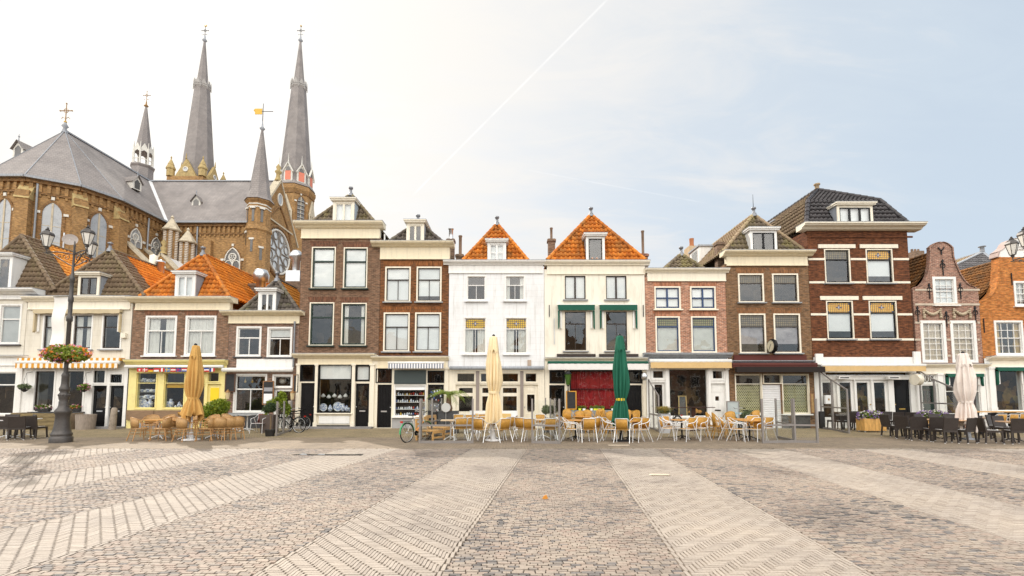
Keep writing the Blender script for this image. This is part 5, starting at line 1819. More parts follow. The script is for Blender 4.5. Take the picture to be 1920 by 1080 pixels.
rdormer((-48.6, 43.0, 25.0), (-.1, -1), 1.1, 1.7)
rdormer((-42.8, 50.2, 25.1), (1, -.2), 1.0, 1.6)
rdormer((X(372, 380, 54), 53.6, 24.4), (0, -1), 1.05, 1.6)

# crossing fleche
fx, fy = X(267, 320, 56.9), 56.9
def octa(mb, prof, c, rot=PI / 8, n=8):
    return mb.lathe(prof, c, n, rot, smooth=False)
zf = lambda v: Z(v, 56.9)
mb = MB().mat(SLATE); octa(mb, [(1.25, RZ - 1.5), (1.18, zf(318)), (1.32, zf(315)), (1.32, zf(313))], (fx, fy, 0))
fl = mb.build('ridge_turret', ch)
mb = MB().mat(WSTONE)
for k in range(8):
    a = k * PI / 4 + PI / 8
    px, py = fx + 1.05 * math.cos(a), fy + 1.05 * math.sin(a)
    mb.tube((px, py, zf(313)), (px, py, zf(288)), .10, .10, 6)
    a2 = a + PI / 4
    qx, qy = fx + 1.05 * math.cos(a2), fy + 1.05 * math.sin(a2)
    mx_, my_ = (px + qx) / 2, (py + qy) / 2
    mb.bar((px, py, zf(303)), (qx, qy, zf(303)), .06, .08)
    mb.add([(px, py, zf(294)), (px * .72 + mx_ * .28, py * .72 + my_ * .28, zf(290)), (mx_, my_, zf(287)), (qx * .72 + mx_ * .28, qy * .72 + my_ * .28, zf(290)), (qx, qy, zf(294)), (qx, qy, zf(285)), (mx_, my_, zf(274)), (px, py, zf(285))], [(0, 1, 7), (1, 2, 6, 7), (2, 3, 5, 6), (3, 4, 5)])
    mb.tube((px, py, zf(288)), (px, py, zf(272)), .09, .03, 5)
mb.build('lantern_arcade', fl)
mb = MB().mat(SLATE); octa(mb, [(1.0, zf(288)), (.82, zf(275)), (.12, zf(200))], (fx, fy, 0)); mb.build('spire', fl)
MB().mat(plain('bronze', (.30, .17, .06), .5, .5)).lathe([(.12, zf(201)), (.28, zf(199)), (.1, zf(196)), (.05, zf(190))], (fx, fy, 0), 8).build('finial', fl)
cross(fl, (fx, fy, zf(194)), zf(171) - zf(194), plain('bronze', (.30, .17, .06), .5, .5))

# twin towers
TY = 78.1
zt_ = lambda v: Z(v, TY)
def tower(u, gilt, kind):
    cx = X(u, 350, TY)
    mb = MB().mat(B_CH)
    octa(mb, [(3.1, 0), (3.1, zt_(372)), (3.35, zt_(366)), (3.35, zt_(360)), (3.0, zt_(357))], (cx, TY, 0))
    tw = mb.build('tower', ch)
    mb = MB().mat(SLATE)
    octa(mb, [(3.25, zt_(357)), (2.72, zt_(348)), (1.22, zt_(168))], (cx, TY, 0))
    octa(mb, [(1.0, zt_(166)), (.16, zt_(78))], (cx, TY, 0))
    sp = mb.build('spire', tw)
    mb = MB().mat(plain('weathered_grey_stone', (.40, .38, .36), .8, var=.2))
    octa(mb, [(1.22, zt_(168.5)), (1.38, zt_(165.5)), (1.32, zt_(162)), (1.0, zt_(160))], (cx, TY, 0))
    for k in range(8):
        a = k * PI / 4 + PI / 8; b = a + PI / 8
        px, py = cx + 1.36 * math.cos(a), TY + 1.36 * math.sin(a)
        mb.tube((px, py, zt_(170)), (px, py, zt_(153)), .08, .02, 5)
        qx, qy = cx + 1.3 * math.cos(b), TY + 1.3 * math.sin(b)
        d = Vector((math.cos(b), math.sin(b), 0)); t = Vector((-d.y, d.x, 0)); c = Vector((qx, qy, 0))
        mb.add([c - t * .5 + Vector((0, 0, zt_(163))), c + t * .5 + Vector((0, 0, zt_(163))), c + Vector((0, 0, zt_(153))), c - t * .5 - d * .3 + Vector((0, 0, zt_(163))), c + t * .5 - d * .3 + Vector((0, 0, zt_(163))), c - d * .3 + Vector((0, 0, zt_(153)))], [(0, 1, 2), (1, 4, 5, 2), (3, 0, 2, 5)])
    mb.build('gablet_crown', sp)
    MB().mat(LEAD).lathe([(.16, zt_(79)), (.42, zt_(76)), (.2, zt_(73)), (.08, zt_(66))], (cx, TY, 0), 8).build('finial', sp)
    cross(sp, (cx, TY, zt_(72)), zt_(50) - zt_(72), IRON, gilt)
    if kind == 1:      # shuttered spire dormers and belfry
        for k in (-3, -2, -1, 0, 1):
            a = k * PI / 4 + PI / 4 - PI / 4 + 0
            d = Vector((math.cos(a), math.sin(a), 0)); t = Vector((-d.y, d.x, 0)); c = Vector((cx, TY, 0)) + d * 2.75; up = Vector((0, 0, 1))
            z0, z1, z2, z3 = zt_(352), zt_(333), zt_(321), zt_(303)
            mb = MB().mat(WSTONE)
            w = .72
            f = [c - t * w + up * z0, c + t * w + up * z0, c + t * w + up * z1, c + up * z2, c - t * w + up * z1]
            g = [p - d * 1.2 for p in f]
            mb.add(f + g, [(0, 1, 2, 3, 4), (1, 6, 7, 2), (5, 0, 4, 9)])
            mb.mat(WSTONE).bar(c + t * (w + .2) + up * (z1 - .3) + d * .08, c + up * (z2 + .2) + d * .08, .3, .16).bar(c - t * (w + .2) + up * (z1 - .3) + d * .08, c + up * (z2 + .2) + d * .08, .3, .16)
            mb.tube(c + up * z2, c + up * z3, .12, .02, 5)
            mb.mat(SHUTR).add([c - t * .48 + up * (z0 + .15) + d * .04, c + t * .48 + up * (z0 + .15) + d * .04, c + t * .48 + up * (z1 - .1) + d * .04, c - t * .48 + up * (z1 - .1) + d * .04], [(0, 1, 2, 3)])
            mb.mat(CGLASSD).add([c - t * .45 + up * (z1 - .08) + d * .04, c + t * .45 + up * (z1 - .08) + d * .04, c + t * .3 + up * (z1 + .45) + d * .04, c + up * (z1 + .7) + d * .04, c - t * .3 + up * (z1 + .45) + d * .04], [(0, 1, 2, 3, 4)])
            mb.build('spire_dormer', tw)
        rr_ = 3.1 * math.cos(PI / 8)
        for k in (-3, -2, -1, 0):
            a = k * PI / 4
            d = Vector((math.cos(a), math.sin(a))); t = Vector((-d.y, d.x)); c = Vector((cx, TY)) + d * rr_
            W = Wall(c - t * 1.15, c + t * 1.15)
            W.n = Vector((d.x, d.y, 0))
            if k % 2:
                gothic(W, 1.15, zt_(428), zt_(378), 1.2, CGLASSD, 1, False, B_CHD)
                mb = MB().mat(plain('slate_louvre', (.34, .34, .34), .6))
                for i in range(6): W.slab(mb, .6, zt_(425) + i * .72, 1.7, zt_(425) + i * .72 + .14, .03, .22)
                mb.build('louvre', tw)
            else:
                mb = MB().mat(STONE)
                W.poly(mb, [(.1, zt_(408)), (2.2, zt_(408)), (1.15, zt_(378))], .05, .35)
                for q in (.2, .8, 1.5, 2.1): mb.tube(W.p(q, zt_(440), .25), W.p(q, zt_(406), .25), .14, .14, 6)
                mb.mat(CGLASSD); W.poly(mb, arch(1.15, zt_(440), zt_(410), 1.0), .03, .08)
                mb.mat(SHUTR); W.slab(mb, .7, zt_(440), 1.6, zt_(427), .05, .12)
                mb.build('stone_niche', tw)
            mb = MB().mat(B_CHD); W.slab(mb, 0.02, zt_(374), 2.28, zt_(371), .0, .12); mb.build('brick_band', tw)
    else:              # stone gablets and corner pinnacles
        mb = MB().mat(B_CH).box(cx - 3.1, TY - 3.1, 0, cx + 3.1, TY + 3.1, zt_(346)); mb.build('tower_base', tw)
        for sx, sy in ((-1, -1), (1, -1), (1, 1), (-1, 1)):
            px, py = cx + sx * 2.75, TY + sy * 2.75
            mb = MB().mat(STONEY)
            mb.lathe([(.62, zt_(345)), (.62, zt_(333)), (.74, zt_(332)), (.74, zt_(330)), (.5, zt_(325)), (.52, zt_(324)), (.06, zt_(313)), (.14, zt_(311)), (.03, zt_(308))], (px, py, 0), 8, PI / 8, smooth=False)
            mb.build('corner_pinnacle', tw)
        for d, t in ((Vector((0, -1, 0)), Vector((1, 0, 0))), (Vector((1, 0, 0)), Vector((0, 1, 0))), (Vector((-1, 0, 0)), Vector((0, -1, 0)))):
            c = Vector((cx, TY, 0)) + d * 3.0; up = Vector((0, 0, 1))
            mb = MB().mat(STONEY)
            f = [c - t * 1.9 + up * zt_(347), c + t * 1.9 + up * zt_(347), c + up * zt_(313)]
            g = [p - d * .5 for p in f]
            mb.add(f + g, [(0, 1, 2), (1, 4, 5, 2), (3, 0, 2, 5)])
            mb.tube(c + up * zt_(314), c + up * zt_(304), .14, .03, 6)
            mb.mat(WSTONE).path([c + d * .04 + t * .38 * math.cos(q) + up * (zt_(333) + .38 * math.sin(q)) for q in [i * PI / 6 for i in range(12)]], .1, 5, closed=True)
            mb.mat(CGLASS).add([c + d * .03 + t * .36 * math.cos(q) + up * (zt_(333) + .36 * math.sin(q)) for q in [i * PI / 6 for i in range(12)]], [tuple(range(12))])
            mb.build('stone_gablet', tw)
    return tw
tower(554, 'orb', 1)
tower(370, 'cock', 0)

# little porch gable with two banded pinnacles in front of the transept
PY = 47.5
xa, xb, xm = X(270, 520, PY), X(342, 520, PY), X(302, 480, PY)
z0, z1 = Z(520, PY), Z(477, PY)
mb = MB().mat(B_CH)
mb.prism([(xa, 0), (xb, 0), (xb, z0), (xm, z1), (xa, z0)], PY, PY + .6)
mb.mat(STONE)
mb.bar((xa - .2, PY + .3, z0 - .1), (xm, PY + .3, z1 + .1), .8, .22); mb.bar((xm, PY + .3, z1 + .1), (xb + .2, PY + .3, z0 - .1), .8, .22)
mb.mat(plain('white_lead_valley', (.72, .72, .72), .5))
mb.add([(xa, PY + .6, z0), (xm, PY + .6, z1), (xm, 52, z1), (xa, 52, z0), (xb, PY + .6, z0), (xb, 52, z0)], [(0, 1, 2, 3), (1, 4, 5, 2)])
mb.mat(WSTONE)
for i in range(3): mb.tube((xm - .5 + i * .5, PY - .05, z0 + .55), (xm - .5 + i * .5, PY - .05, z0 + 1.15 + (.35 if i == 1 else 0)), .13, .13, 6)
mb.build('porch_gable', ch)
mb = MB().mat(STONEY).lathe([(.4, 0), (.2, .3), (.3, .6), (.12, .9), (.3, 1.2), (.03, 1.6)], (xm, PY + .3, z1 + .15), 8); mb.build('finial', ch)
CHECK = None
def banded():
    m, t, b = nt('banded_stone')
    tc = N(t, 'ShaderNodeTexCoord')
    w = N(t, 'ShaderNodeTexWave', i_Scale=1.6, i_Distortion=1.2, bands_direction='Z'); w.inputs['Detail Scale'].default_value = 2
    L(t, tc.outputs['Object'], w.inputs['Vector'])
    c = ramp(t, w.outputs[0], [(.45, (.30, .19, .10)), (.55, (.66, .62, .55))])
    L(t, c, b.inputs['Base Color']); b.inputs['Roughness'].default_value = .85
    return m
BAND = banded()
for u, vt, vb, yy in ((321, 432, 480, 50.5), (352, 455, 486, 51.0)):
    px = X(u, 450, yy)
    mb = MB().mat(BAND)
    for k in range(6):
        a = k * PI / 3
        mb.tube((px + .62 * math.cos(a), yy + .62 * math.sin(a), 8), (px + .62 * math.cos(a), yy + .62 * math.sin(a), Z(vt, yy)), .2, .2, 6)
    mb.mat(B_CH).lathe([(.6, 6), (.6, Z(vt, yy))], (px, yy, 0), 8)
    mb.mat(STONE).lathe([(.95, Z(vt + 2, yy)), (1.0, Z(vt, yy)), (.85, Z(vt - 2, yy)), (.12, Z(vt - 22, yy)), (.2, Z(vt - 24, yy)), (.03, Z(vt - 28, yy))], (px, yy, 0), 8, PI / 8, smooth=False)
    mb.build('banded_pinnacle', ch)
# ------------------------------------------------------------------ square: paving bricks, bed, terrace
SUN_AZ, SUN_EL = rad(-40), rad(38)        # azimuth left of the view axis
SUND = Vector((math.sin(SUN_AZ) * math.cos(SUN_EL), math.cos(SUN_AZ) * math.cos(SUN_EL), math.sin(SUN_EL)))
TERR = 14.35                               # where the terrace paving starts
SH = .113                                  # stripes run slightly to the right
STR0, PER, SW = -2.88, 4.0, 1.74           # first light stripe, period, width

def pav_mat(name, stops, rough=.75, moss=True):
    m, t, b = nt(name)
    a = N(t, 'ShaderNodeAttribute', attribute_name='tint')
    c = ramp(t, a.outputs['Fac'], stops)
    tc = N(t, 'ShaderNodeTexCoord')
    n = N(t, 'ShaderNodeTexNoise', i_Scale=.55, i_Detail=7.0, i_Roughness=.65); L(t, tc.outputs['Object'], n.inputs['Vector'])
    n2 = N(t, 'ShaderNodeTexNoise', i_Scale=45.0, i_Detail=3.0); L(t, tc.outputs['Object'], n2.inputs['Vector'])
    c = mixc(t, 1.0, c, ramp(t, n.outputs[0], [(.3, (.64, .63, .64)), (.48, (1, 1, 1)), (.72, (1.13, 1.11, 1.07))]), 'MULTIPLY')
    c = mixc(t, 1.0, c, ramp(t, n2.outputs[0], [(.3, (.82, .82, .82)), (.7, (1.08, 1.08, 1.08))]), 'MULTIPLY')
    L(t, c, b.inputs['Base Color']); b.inputs['Roughness'].default_value = rough
    b.inputs['Specular IOR Level'].default_value = .35
    bp = N(t, 'ShaderNodeBump', i_Strength=.3, i_Distance=.004); L(t, n2.outputs[0], bp.inputs['Height']); L(t, bp.outputs[0], b.inputs['Normal'])
    return m
PV_D = pav_mat('clinker_pavers', [(.0, (.075, .07, .068)), (.15, (.165, .152, .145)), (.34, (.27, .225, .188)), (.58, (.325, .275, .228)), (.80, (.295, .228, .188)), (1, (.37, .32, .265))])
PV_L = pav_mat('yellow_pavers', [(.0, (.27, .23, .195)), (.3, (.335, .288, .245)), (.7, (.36, .312, .266)), (1, (.39, .34, .29))])
BED = plain('dark_joint_soil', (.045, .038, .030), .95, var=.4, scale=5)

def bricks_mesh(name, cx, cy, hx, hy, mat, hmax=.0045, tilt=.03, depth=.045):
    n = len(cx)
    cx, cy = np.asarray(cx), np.asarray(cy)
    hx = np.broadcast_to(hx, n); hy = np.broadcast_to(hy, n)
    z = RNG.normal(0, hmax, n) + .004 * np.sin(cx * .9 + 1.3) * np.sin(cy * .7) + .003 * np.sin(cx * 2.3 + cy * 1.7)
    tx, ty = RNG.normal(0, tilt, n), RNG.normal(0, tilt, n)
    rot = RNG.normal(0, .012, n)
    sx = np.array([-1, 1, 1, -1]); sy = np.array([-1, -1, 1, 1])
    V = np.zeros((n, 8, 3))
    for k in range(4):
        for lv, (ins, dz) in enumerate(((0.0, -depth), (.0018, 0.0))):
            dx = sx[k] * (hx - ins); dy = sy[k] * (hy - ins)
            V[:, lv * 4 + k, 0] = cx + dx - dy * rot
            V[:, lv * 4 + k, 1] = cy + dy + dx * rot
            V[:, lv * 4 + k, 2] = z + dz + (dx * tx + dy * ty if lv else 0)
    F = np.array([[4, 5, 6, 7], [0, 1, 5, 4], [1, 2, 6, 5], [2, 3, 7, 6], [3, 0, 4, 7]])
    idx = (np.arange(n)[:, None, None] * 8 + F[None]).reshape(-1)
    me = bpy.data.meshes.new(name)
    me.vertices.add(n * 8); me.vertices.foreach_set('co', V.reshape(-1))
    me.loops.add(len(idx)); me.loops.foreach_set('vertex_index', idx)
    me.polygons.add(n * 5); me.polygons.foreach_set('loop_start', np.arange(0, n * 20, 4))
    me.polygons.foreach_set('use_smooth', np.zeros(n * 5, dtype=bool))
    me.update(calc_edges=True)
    at = me.attributes.new('tint', 'FLOAT', 'POINT')
    low = .5 + .5 * np.sin(cx * 1.1 + 2 * np.sin(cy * .6)) * np.sin(cy * 1.3 + np.sin(cx * .8))
    tv = np.clip(RNG.random(n) * .8 + low * .22 - .02, 0, 1)
    at.data.foreach_set('value', np.repeat(tv, 8))
    me.materials.append(mat)
    o = bpy.data.objects.new(name, me); COL.objects.link(o)
    o['kind'] = 'structure'
    return o

def inview(x, y):
    return (np.abs(x) < y * 1.20 + 1.6)

Y0 = 3.3
def stripe_phase(x, y):
    return np.mod(x - SH * y - STR0, PER)
# dark clinkers: rows along X in running bond
bw, bh = .108, .0485
rows = np.arange(Y0, TERR, bh)
cxs, cys, hxs = [], [], []
for i, y in enumerate(rows):
    xm = y * 1.2 + 1.6
    k0, k1 = math.floor((-xm - SH * y - STR0) / PER) - 1, math.ceil((xm - SH * y - STR0) / PER) + 1
    for k in range(k0, k1):
        a = STR0 + k * PER + SW + SH * y; b = STR0 + (k + 1) * PER + SH * y
        e = a + (.5 if i % 2 else 0) * bw + RNG.normal(.25, .13) * bw
        edges_ = np.concatenate([[a], np.sort(np.arange(e, b, bw) + RNG.normal(0, .009, len(np.arange(e, b, bw)))), [b]])
        w = np.diff(edges_); c = (edges_[:-1] + edges_[1:]) / 2
        ok = (w > .03) & (np.abs(c) < xm)
        cxs.append(c[ok]); cys.append(np.full(ok.sum(), y) + RNG.normal(0, .0025, ok.sum())); hxs.append(w[ok] / 2 - .0048)
bricks_mesh('clinker_paving', np.concatenate(cxs), np.concatenate(cys), np.concatenate(hxs), bh / 2 - .0018, PV_D, .0022, .016)
# light stripes: herringbone of thin yellow bricks between single border rows
w_, n_ = .043, 4
Lb = w_ * n_
cxs, cys, hxs, hys = [], [], [], []
for k in range(-6, 6):
    x00 = STR0 + k * PER
    mirror = (x00 + SW / 2 + SH * 8) < .2
    inner0, inner1 = w_ * 1.25, SW - w_ * 1.25
    W_ = inner1 - inner0; nc = int(W_ / w_)
    J = int((TERR - Y0) / w_)
    i = np.arange(nc)[:, None]; mm = np.arange(-1, J // (2 * n_) + 4)[None, :] - (nc // (2 * n_)) * 0
    ylo = (np.mod(i, 2 * n_) - 2 * n_ + 1) + 2 * n_ * mm
    vx = np.broadcast_to((i + .5) * w_, ylo.shape).ravel(); vy = ((ylo + n_ / 2) * w_).ravel()
    j = np.arange(J + 8)[:, None]; kk = np.arange(-2, nc // (2 * n_) + 2)[None, :]
    xs0 = (np.mod(j, 2 * n_) + 2 * n_ * kk)
    x_a = np.clip(xs0, 0, nc) * w_; x_b = np.clip(xs0 + n_, 0, nc) * w_
    hy_ = np.broadcast_to((j + .5) * w_, xs0.shape).ravel(); x_a = x_a.ravel(); x_b = x_b.ravel()
    ok = (x_b - x_a) > .02
    px = np.concatenate([vx, ((x_a + x_b) / 2)[ok]]); py = np.concatenate([vy, hy_[ok]])
    ph = np.concatenate([np.full(len(vx), w_ / 2 - .0038), ((x_b - x_a) / 2)[ok] - .003]); pw = np.concatenate([np.full(len(vy), Lb / 2 - .002), np.full(ok.sum(), w_ / 2 - .0009)])
    if mirror: px = nc * w_ - px
    if abs(x00 + 1.5) > 3: ph = ph + np.where(pw > ph, .0010, 0)
    px = px * (W_ / (nc * w_)) + inner0
    for bx in (w_ * .6, SW - w_ * .6):       # border rows
        by = np.arange(0, TERR - Y0, Lb)
        px = np.concatenate([px, np.full(len(by), bx)]); py = np.concatenate([py, by]); ph = np.concatenate([ph, np.full(len(by), w_ / 2 - .002)]); pw = np.concatenate([pw, np.full(len(by), Lb / 2 - .003)])
    py = py + Y0
    ax = px + x00 + SH * py
    ok = inview(ax, py) & (py < TERR) & (py > Y0)
    cxs.append(ax[ok]); cys.append(py[ok]); hxs.append(ph[ok]); hys.append(pw[ok])
bricks_mesh('yellow_brick_paving', np.concatenate(cxs), np.concatenate(cys), np.concatenate(hxs), np.concatenate(hys), PV_L, .0010, .008)
mb = MB().mat(BED).face([(-40, 1, -.03), (40, 1, -.03), (40, TERR, -.03), (-40, TERR, -.03)])
mb.build('paving_bed', kind='structure')
mb = MB().mat(plain('sandy_joint', (.15, .12, .088), .95, var=.3, scale=5))
for k in range(-6, 6):
    a = STR0 + k * PER
    mb.face([(a + SH * Y0, Y0, -.013), (a + SW + SH * Y0, Y0, -.013), (a + SW + SH * TERR, TERR, -.013), (a + SH * TERR, TERR, -.013)])
mb.build('paving_bed', kind='structure')

def pavtex(name, c1, c2, mo, w, h, rot=0.0, dirt=.3):
    m, t, b = nt(name)
    tc = N(t, 'ShaderNodeTexCoord'); mp = N(t, 'ShaderNodeMapping'); mp.inputs['Rotation'].default_value = (0, 0, rot); L(t, tc.outputs['Object'], mp.inputs[0])
    br = N(t, 'ShaderNodeTexBrick', i_Scale=1.0)
    br.inputs['Brick Width'].default_value = w; br.inputs['Row Height'].default_value = h; br.inputs['Mortar Size'].default_value = .006
    br.inputs['Color1'].default_value = rgba(c1); br.inputs['Color2'].default_value = rgba(c2); br.inputs['Mortar'].default_value = rgba(mo)
    L(t, mp.outputs[0], br.inputs['Vector'])
    n = N(t, 'ShaderNodeTexNoise', i_Scale=.7, i_Detail=9.0, i_Roughness=.7); L(t, tc.outputs['Object'], n.inputs['Vector'])
    n3 = N(t, 'ShaderNodeTexNoise', i_Scale=7.0, i_Detail=5.0, i_Roughness=.6); L(t, tc.outputs['Object'], n3.inputs['Vector'])
    c = mixc(t, 1.0, br.outputs[0], ramp(t, n.outputs[0], [(.3, (1 - dirt,) * 3), (.55, (1, 1, 1)), (.75, (1.15, 1.13, 1.08))]), 'MULTIPLY')
    c = mixc(t, 1.0, c, ramp(t, n3.outputs[0], [(.3, (.78, .78, .76)), (.7, (1.15, 1.14, 1.12))]), 'MULTIPLY')
    L(t, c, b.inputs['Base Color']); b.inputs['Roughness'].default_value = .8; b.inputs['Specular IOR Level'].default_value = .3
    bp = N(t, 'ShaderNodeBump', i_Strength=.5, i_Distance=.006); L(t, math_(t, 'SUBTRACT', n3.outputs[0], br.outputs[1]), bp.inputs['Height']); L(t, bp.outputs[0], b.inputs['Normal'])
    return m
PT = pavtex('terrace_clinkers', (.33, .26, .19), (.25, .20, .15), (.10, .085, .065), .20, .055)
PT2 = pavtex('pavement_clinkers', (.34, .27, .17), (.27, .215, .13), (.12, .10, .06), .20, .055, PI / 2)
PT3 = pavtex('street_clinkers', (.30, .24, .20), (.22, .18, .155), (.07, .06, .05), .20, .08)
mb = MB().mat(PT3).face([(-400, -300, -.05), (400, -300, -.05), (400, 700, -.05), (-400, 700, -.05)])
mb.build('ground', kind='structure')
mb = MB().mat(PT).box(-70, TERR, -.2, 70, 18.2, -.001)
mb.build('terrace_paving', kind='structure')
mb = MB().mat(PT2).box(-70, 18.2, -.2, 70, D + 11, .004)
mb.build('pavement', kind='structure')
# drain slot with two lumps of stone, far left of the middle
c = G(612, 853)
t = thing('drain_channel', 'dark sunken drain slot with two stone blocks in the sunlit square', 'drain', (c.x, c.y, 0))
MB().mat(plain('wet_dark_iron', (.02, .02, .022), .25, .3)).box(c.x - .92, c.y - .10, -.02, c.x + 1.0, c.y + .10, .012).build('slot', t)
for dx in (-.62, -.12): MB().mat(GREYSILL).prism([(c.x + dx - .09, 0.012), (c.x + dx + .09, .012), (c.x + dx + .06, .035), (c.x + dx - .06, .035)], c.y - .12, c.y - .02).build('stone_block', t)
c = G(1237, 891)
o = MB().mat(plain('pale_stone_slab', (.62, .52, .40), .7, var=.1)).prism([(c.x - .21, .004), (c.x + .21, .004), (c.x + .19, .02), (c.x - .19, .02)], c.y - .05, c.y + .05).build('stone_slab', None, at=(c.x, c.y, 0))
tag(o, 'single pale stone slab lying in the light paving stripe', 'slab')
c = G(1160, 835)
o = MB().mat(plain('pale_stone_slab', (.62, .52, .40), .7, var=.1)).box(c.x - .35, c.y - .06, .0, c.x + .35, c.y + .06, .012).build('stone_strip', None, at=(c.x, c.y, 0))
tag(o, 'narrow pale stone strip set in the paving below the green parasol', 'slab')
c = G(1022, 936)
o = MB().mat(plain('dry_orange_leaf', (.62, .26, .04), .7)).prism([(c.x - .045, .008), (c.x + .0, .004), (c.x + .05, .012), (c.x + .02, .07), (c.x - .02, .05)], c.y - .012, c.y + .012).build('fallen_leaf', None, at=(c.x, c.y, 0))
tag(o, 'one small dry orange leaf on the cobbles between the light stripes', 'leaf')
# ------------------------------------------------------------------ furniture prototypes (front towards -Y at rz = 0)
RATTAN = weave('honey_rattan', (.52, .29, .095), 90)
RATTAN2 = weave('pale_rattan', (.46, .27, .105), 90)
RATTANY = weave('golden_rattan', (.56, .29, .045), 90)
BAMBOO = wood('bamboo_cane', (.44, .23, .08), (3, 3, 1), .45, .2)
BAMBOOY = wood('golden_cane', (.52, .27, .04), (3, 3, 1), .45, .2)
DRATTAN = weave('dark_brown_rattan', (.042, .032, .028), 80)
ALU = plain('polished_aluminium', (.80, .81, .82), .25, .35, var=.06)
TOPWOOD = wood('orange_table_wood', (.58, .29, .08), (1.5, 9, 9), .4, .2)
TOPMOS = plain('tan_mosaic_top', (.52, .32, .18), .35, var=.5, scale=9)
TEAK = wood('warm_teak', (.60, .34, .12), (2, 10, 10), .5, .25)
GREYM = plain('taupe_grey_metal', (.27, .25, .24), .45, .3, var=.1)
WHITEM = plain('white_lacquer', (.80, .80, .80), .35, var=.05)
PALEWOOD = wood('pale_table_wood', (.66, .50, .34), (2, 9, 9), .4, .15)

def shell(mb, r0, r1, a0, z0, ztop, zend, th=.02, cy=0.0, n=14, ry=1.0):
    """curved woven back: arc about the seat centre, its top falling towards the arms"""
    vs, fs = [], []
    for i in range(n + 1):
        a = -a0 + 2 * a0 * i / n
        k = (math.cos(PI * a / (2 * a0))) ** .75 if abs(abs(a) - a0) > 1e-6 else 0
        zt = zend + (ztop - zend) * k
        for rr, z in ((r0, z0), ((r0 + r1) / 2 + .008, (z0 + zt) / 2), (r1, zt)):
            for d in (0, th):
                vs.append(((rr - d) * math.sin(a), cy + (rr - d) * math.cos(a) * ry, z))
    for i in range(n):
        o, p = i * 6, (i + 1) * 6
        for j in (0, 2):
            fs += [(o + j, o + j + 2, p + j + 2, p + j), (o + j + 1, p + j + 1, p + j + 3, o + j + 3)]
        fs += [(o + 4, o + 5, p + 5, p + 4), (o, p, p + 1, o + 1)]
    fs += [(0, 1, 3, 2), (2, 3, 5, 4), (n * 6, n * 6 + 2, n * 6 + 3, n * 6 + 1), (n * 6 + 2, n * 6 + 4, n * 6 + 5, n * 6 + 3)]
    o_ = mb.smooth; mb.smooth = True; mb.add(vs, fs); mb.smooth = o_
    return [((r1 - th / 2) * math.sin(a), cy + (r1 - th / 2) * math.cos(a) * ry, zend + (ztop - zend) * max(0, math.cos(PI * a / (2 * a0))) ** .75) for a in [-a0 + 2 * a0 * i / n for i in range(n + 1)]]

def wicker_chair(name, wv, cane, top=.86, arm=.67, label='', cat='chair', a0=64, zend=.76, rr=(.25, .285), cy=0.0):
    t = thing(name, label, cat)
    MB().mat(wv).lathe([(.20, .415), (.245, .42), (.255, .445), (.235, .465), (.02, .458)], (0, -.01, 0), 20, sx=1.0, sy=1.0).build('seat', t)
    b = MB().mat(wv)
    rim = shell(b, rr[0], rr[1], rad(a0), .475, top, zend, cy=cy)
    b.build('backrest', t)
    hb = MB().mat(cane)
    fr = [(-.245, -.215, .42), (-.275, -.20, arm - .06), (-.287, -.12, arm - .005), (-.285, .03, arm + .01)] + rim + [(.285, .03, arm + .01), (.287, -.12, arm - .005), (.275, -.20, arm - .06), (.245, -.215, .42)]
    hb.path(fr, .015, 6)
    for s in (-1, 1): hb.path([(s * .26, -.05, .44), (s * .275, -.09, .54), (s * .28, 0, arm - .02), (s * .275, .06, .54), (s * .25, .04, .45)], .009, 5)
    hb.build('arm_hoop', t)
    for s in (-1, 1):
        MB().mat(cane).path([(s * .245, -.215, .44), (s * .262, -.265, 0)], .016, 6).build('leg', t)
        MB().mat(cane).path([(s * .18, .17, .46), (s * .235, .285, 0)], .016, 6).build('leg', t)
    sb = MB().mat(cane)
    for z, k in ((.36, 1.0), (.25, 1.02)):
        q = [(-.245 * k, -.225 * k, z), (.245 * k, -.225 * k, z), (.20 * k, .22 * k, z), (-.20 * k, .22 * k, z)]
        for i in range(4): sb.tube(q[i], q[(i + 1) % 4], .009, .009, 5)
    sb.build('stretcher', t)
    return t

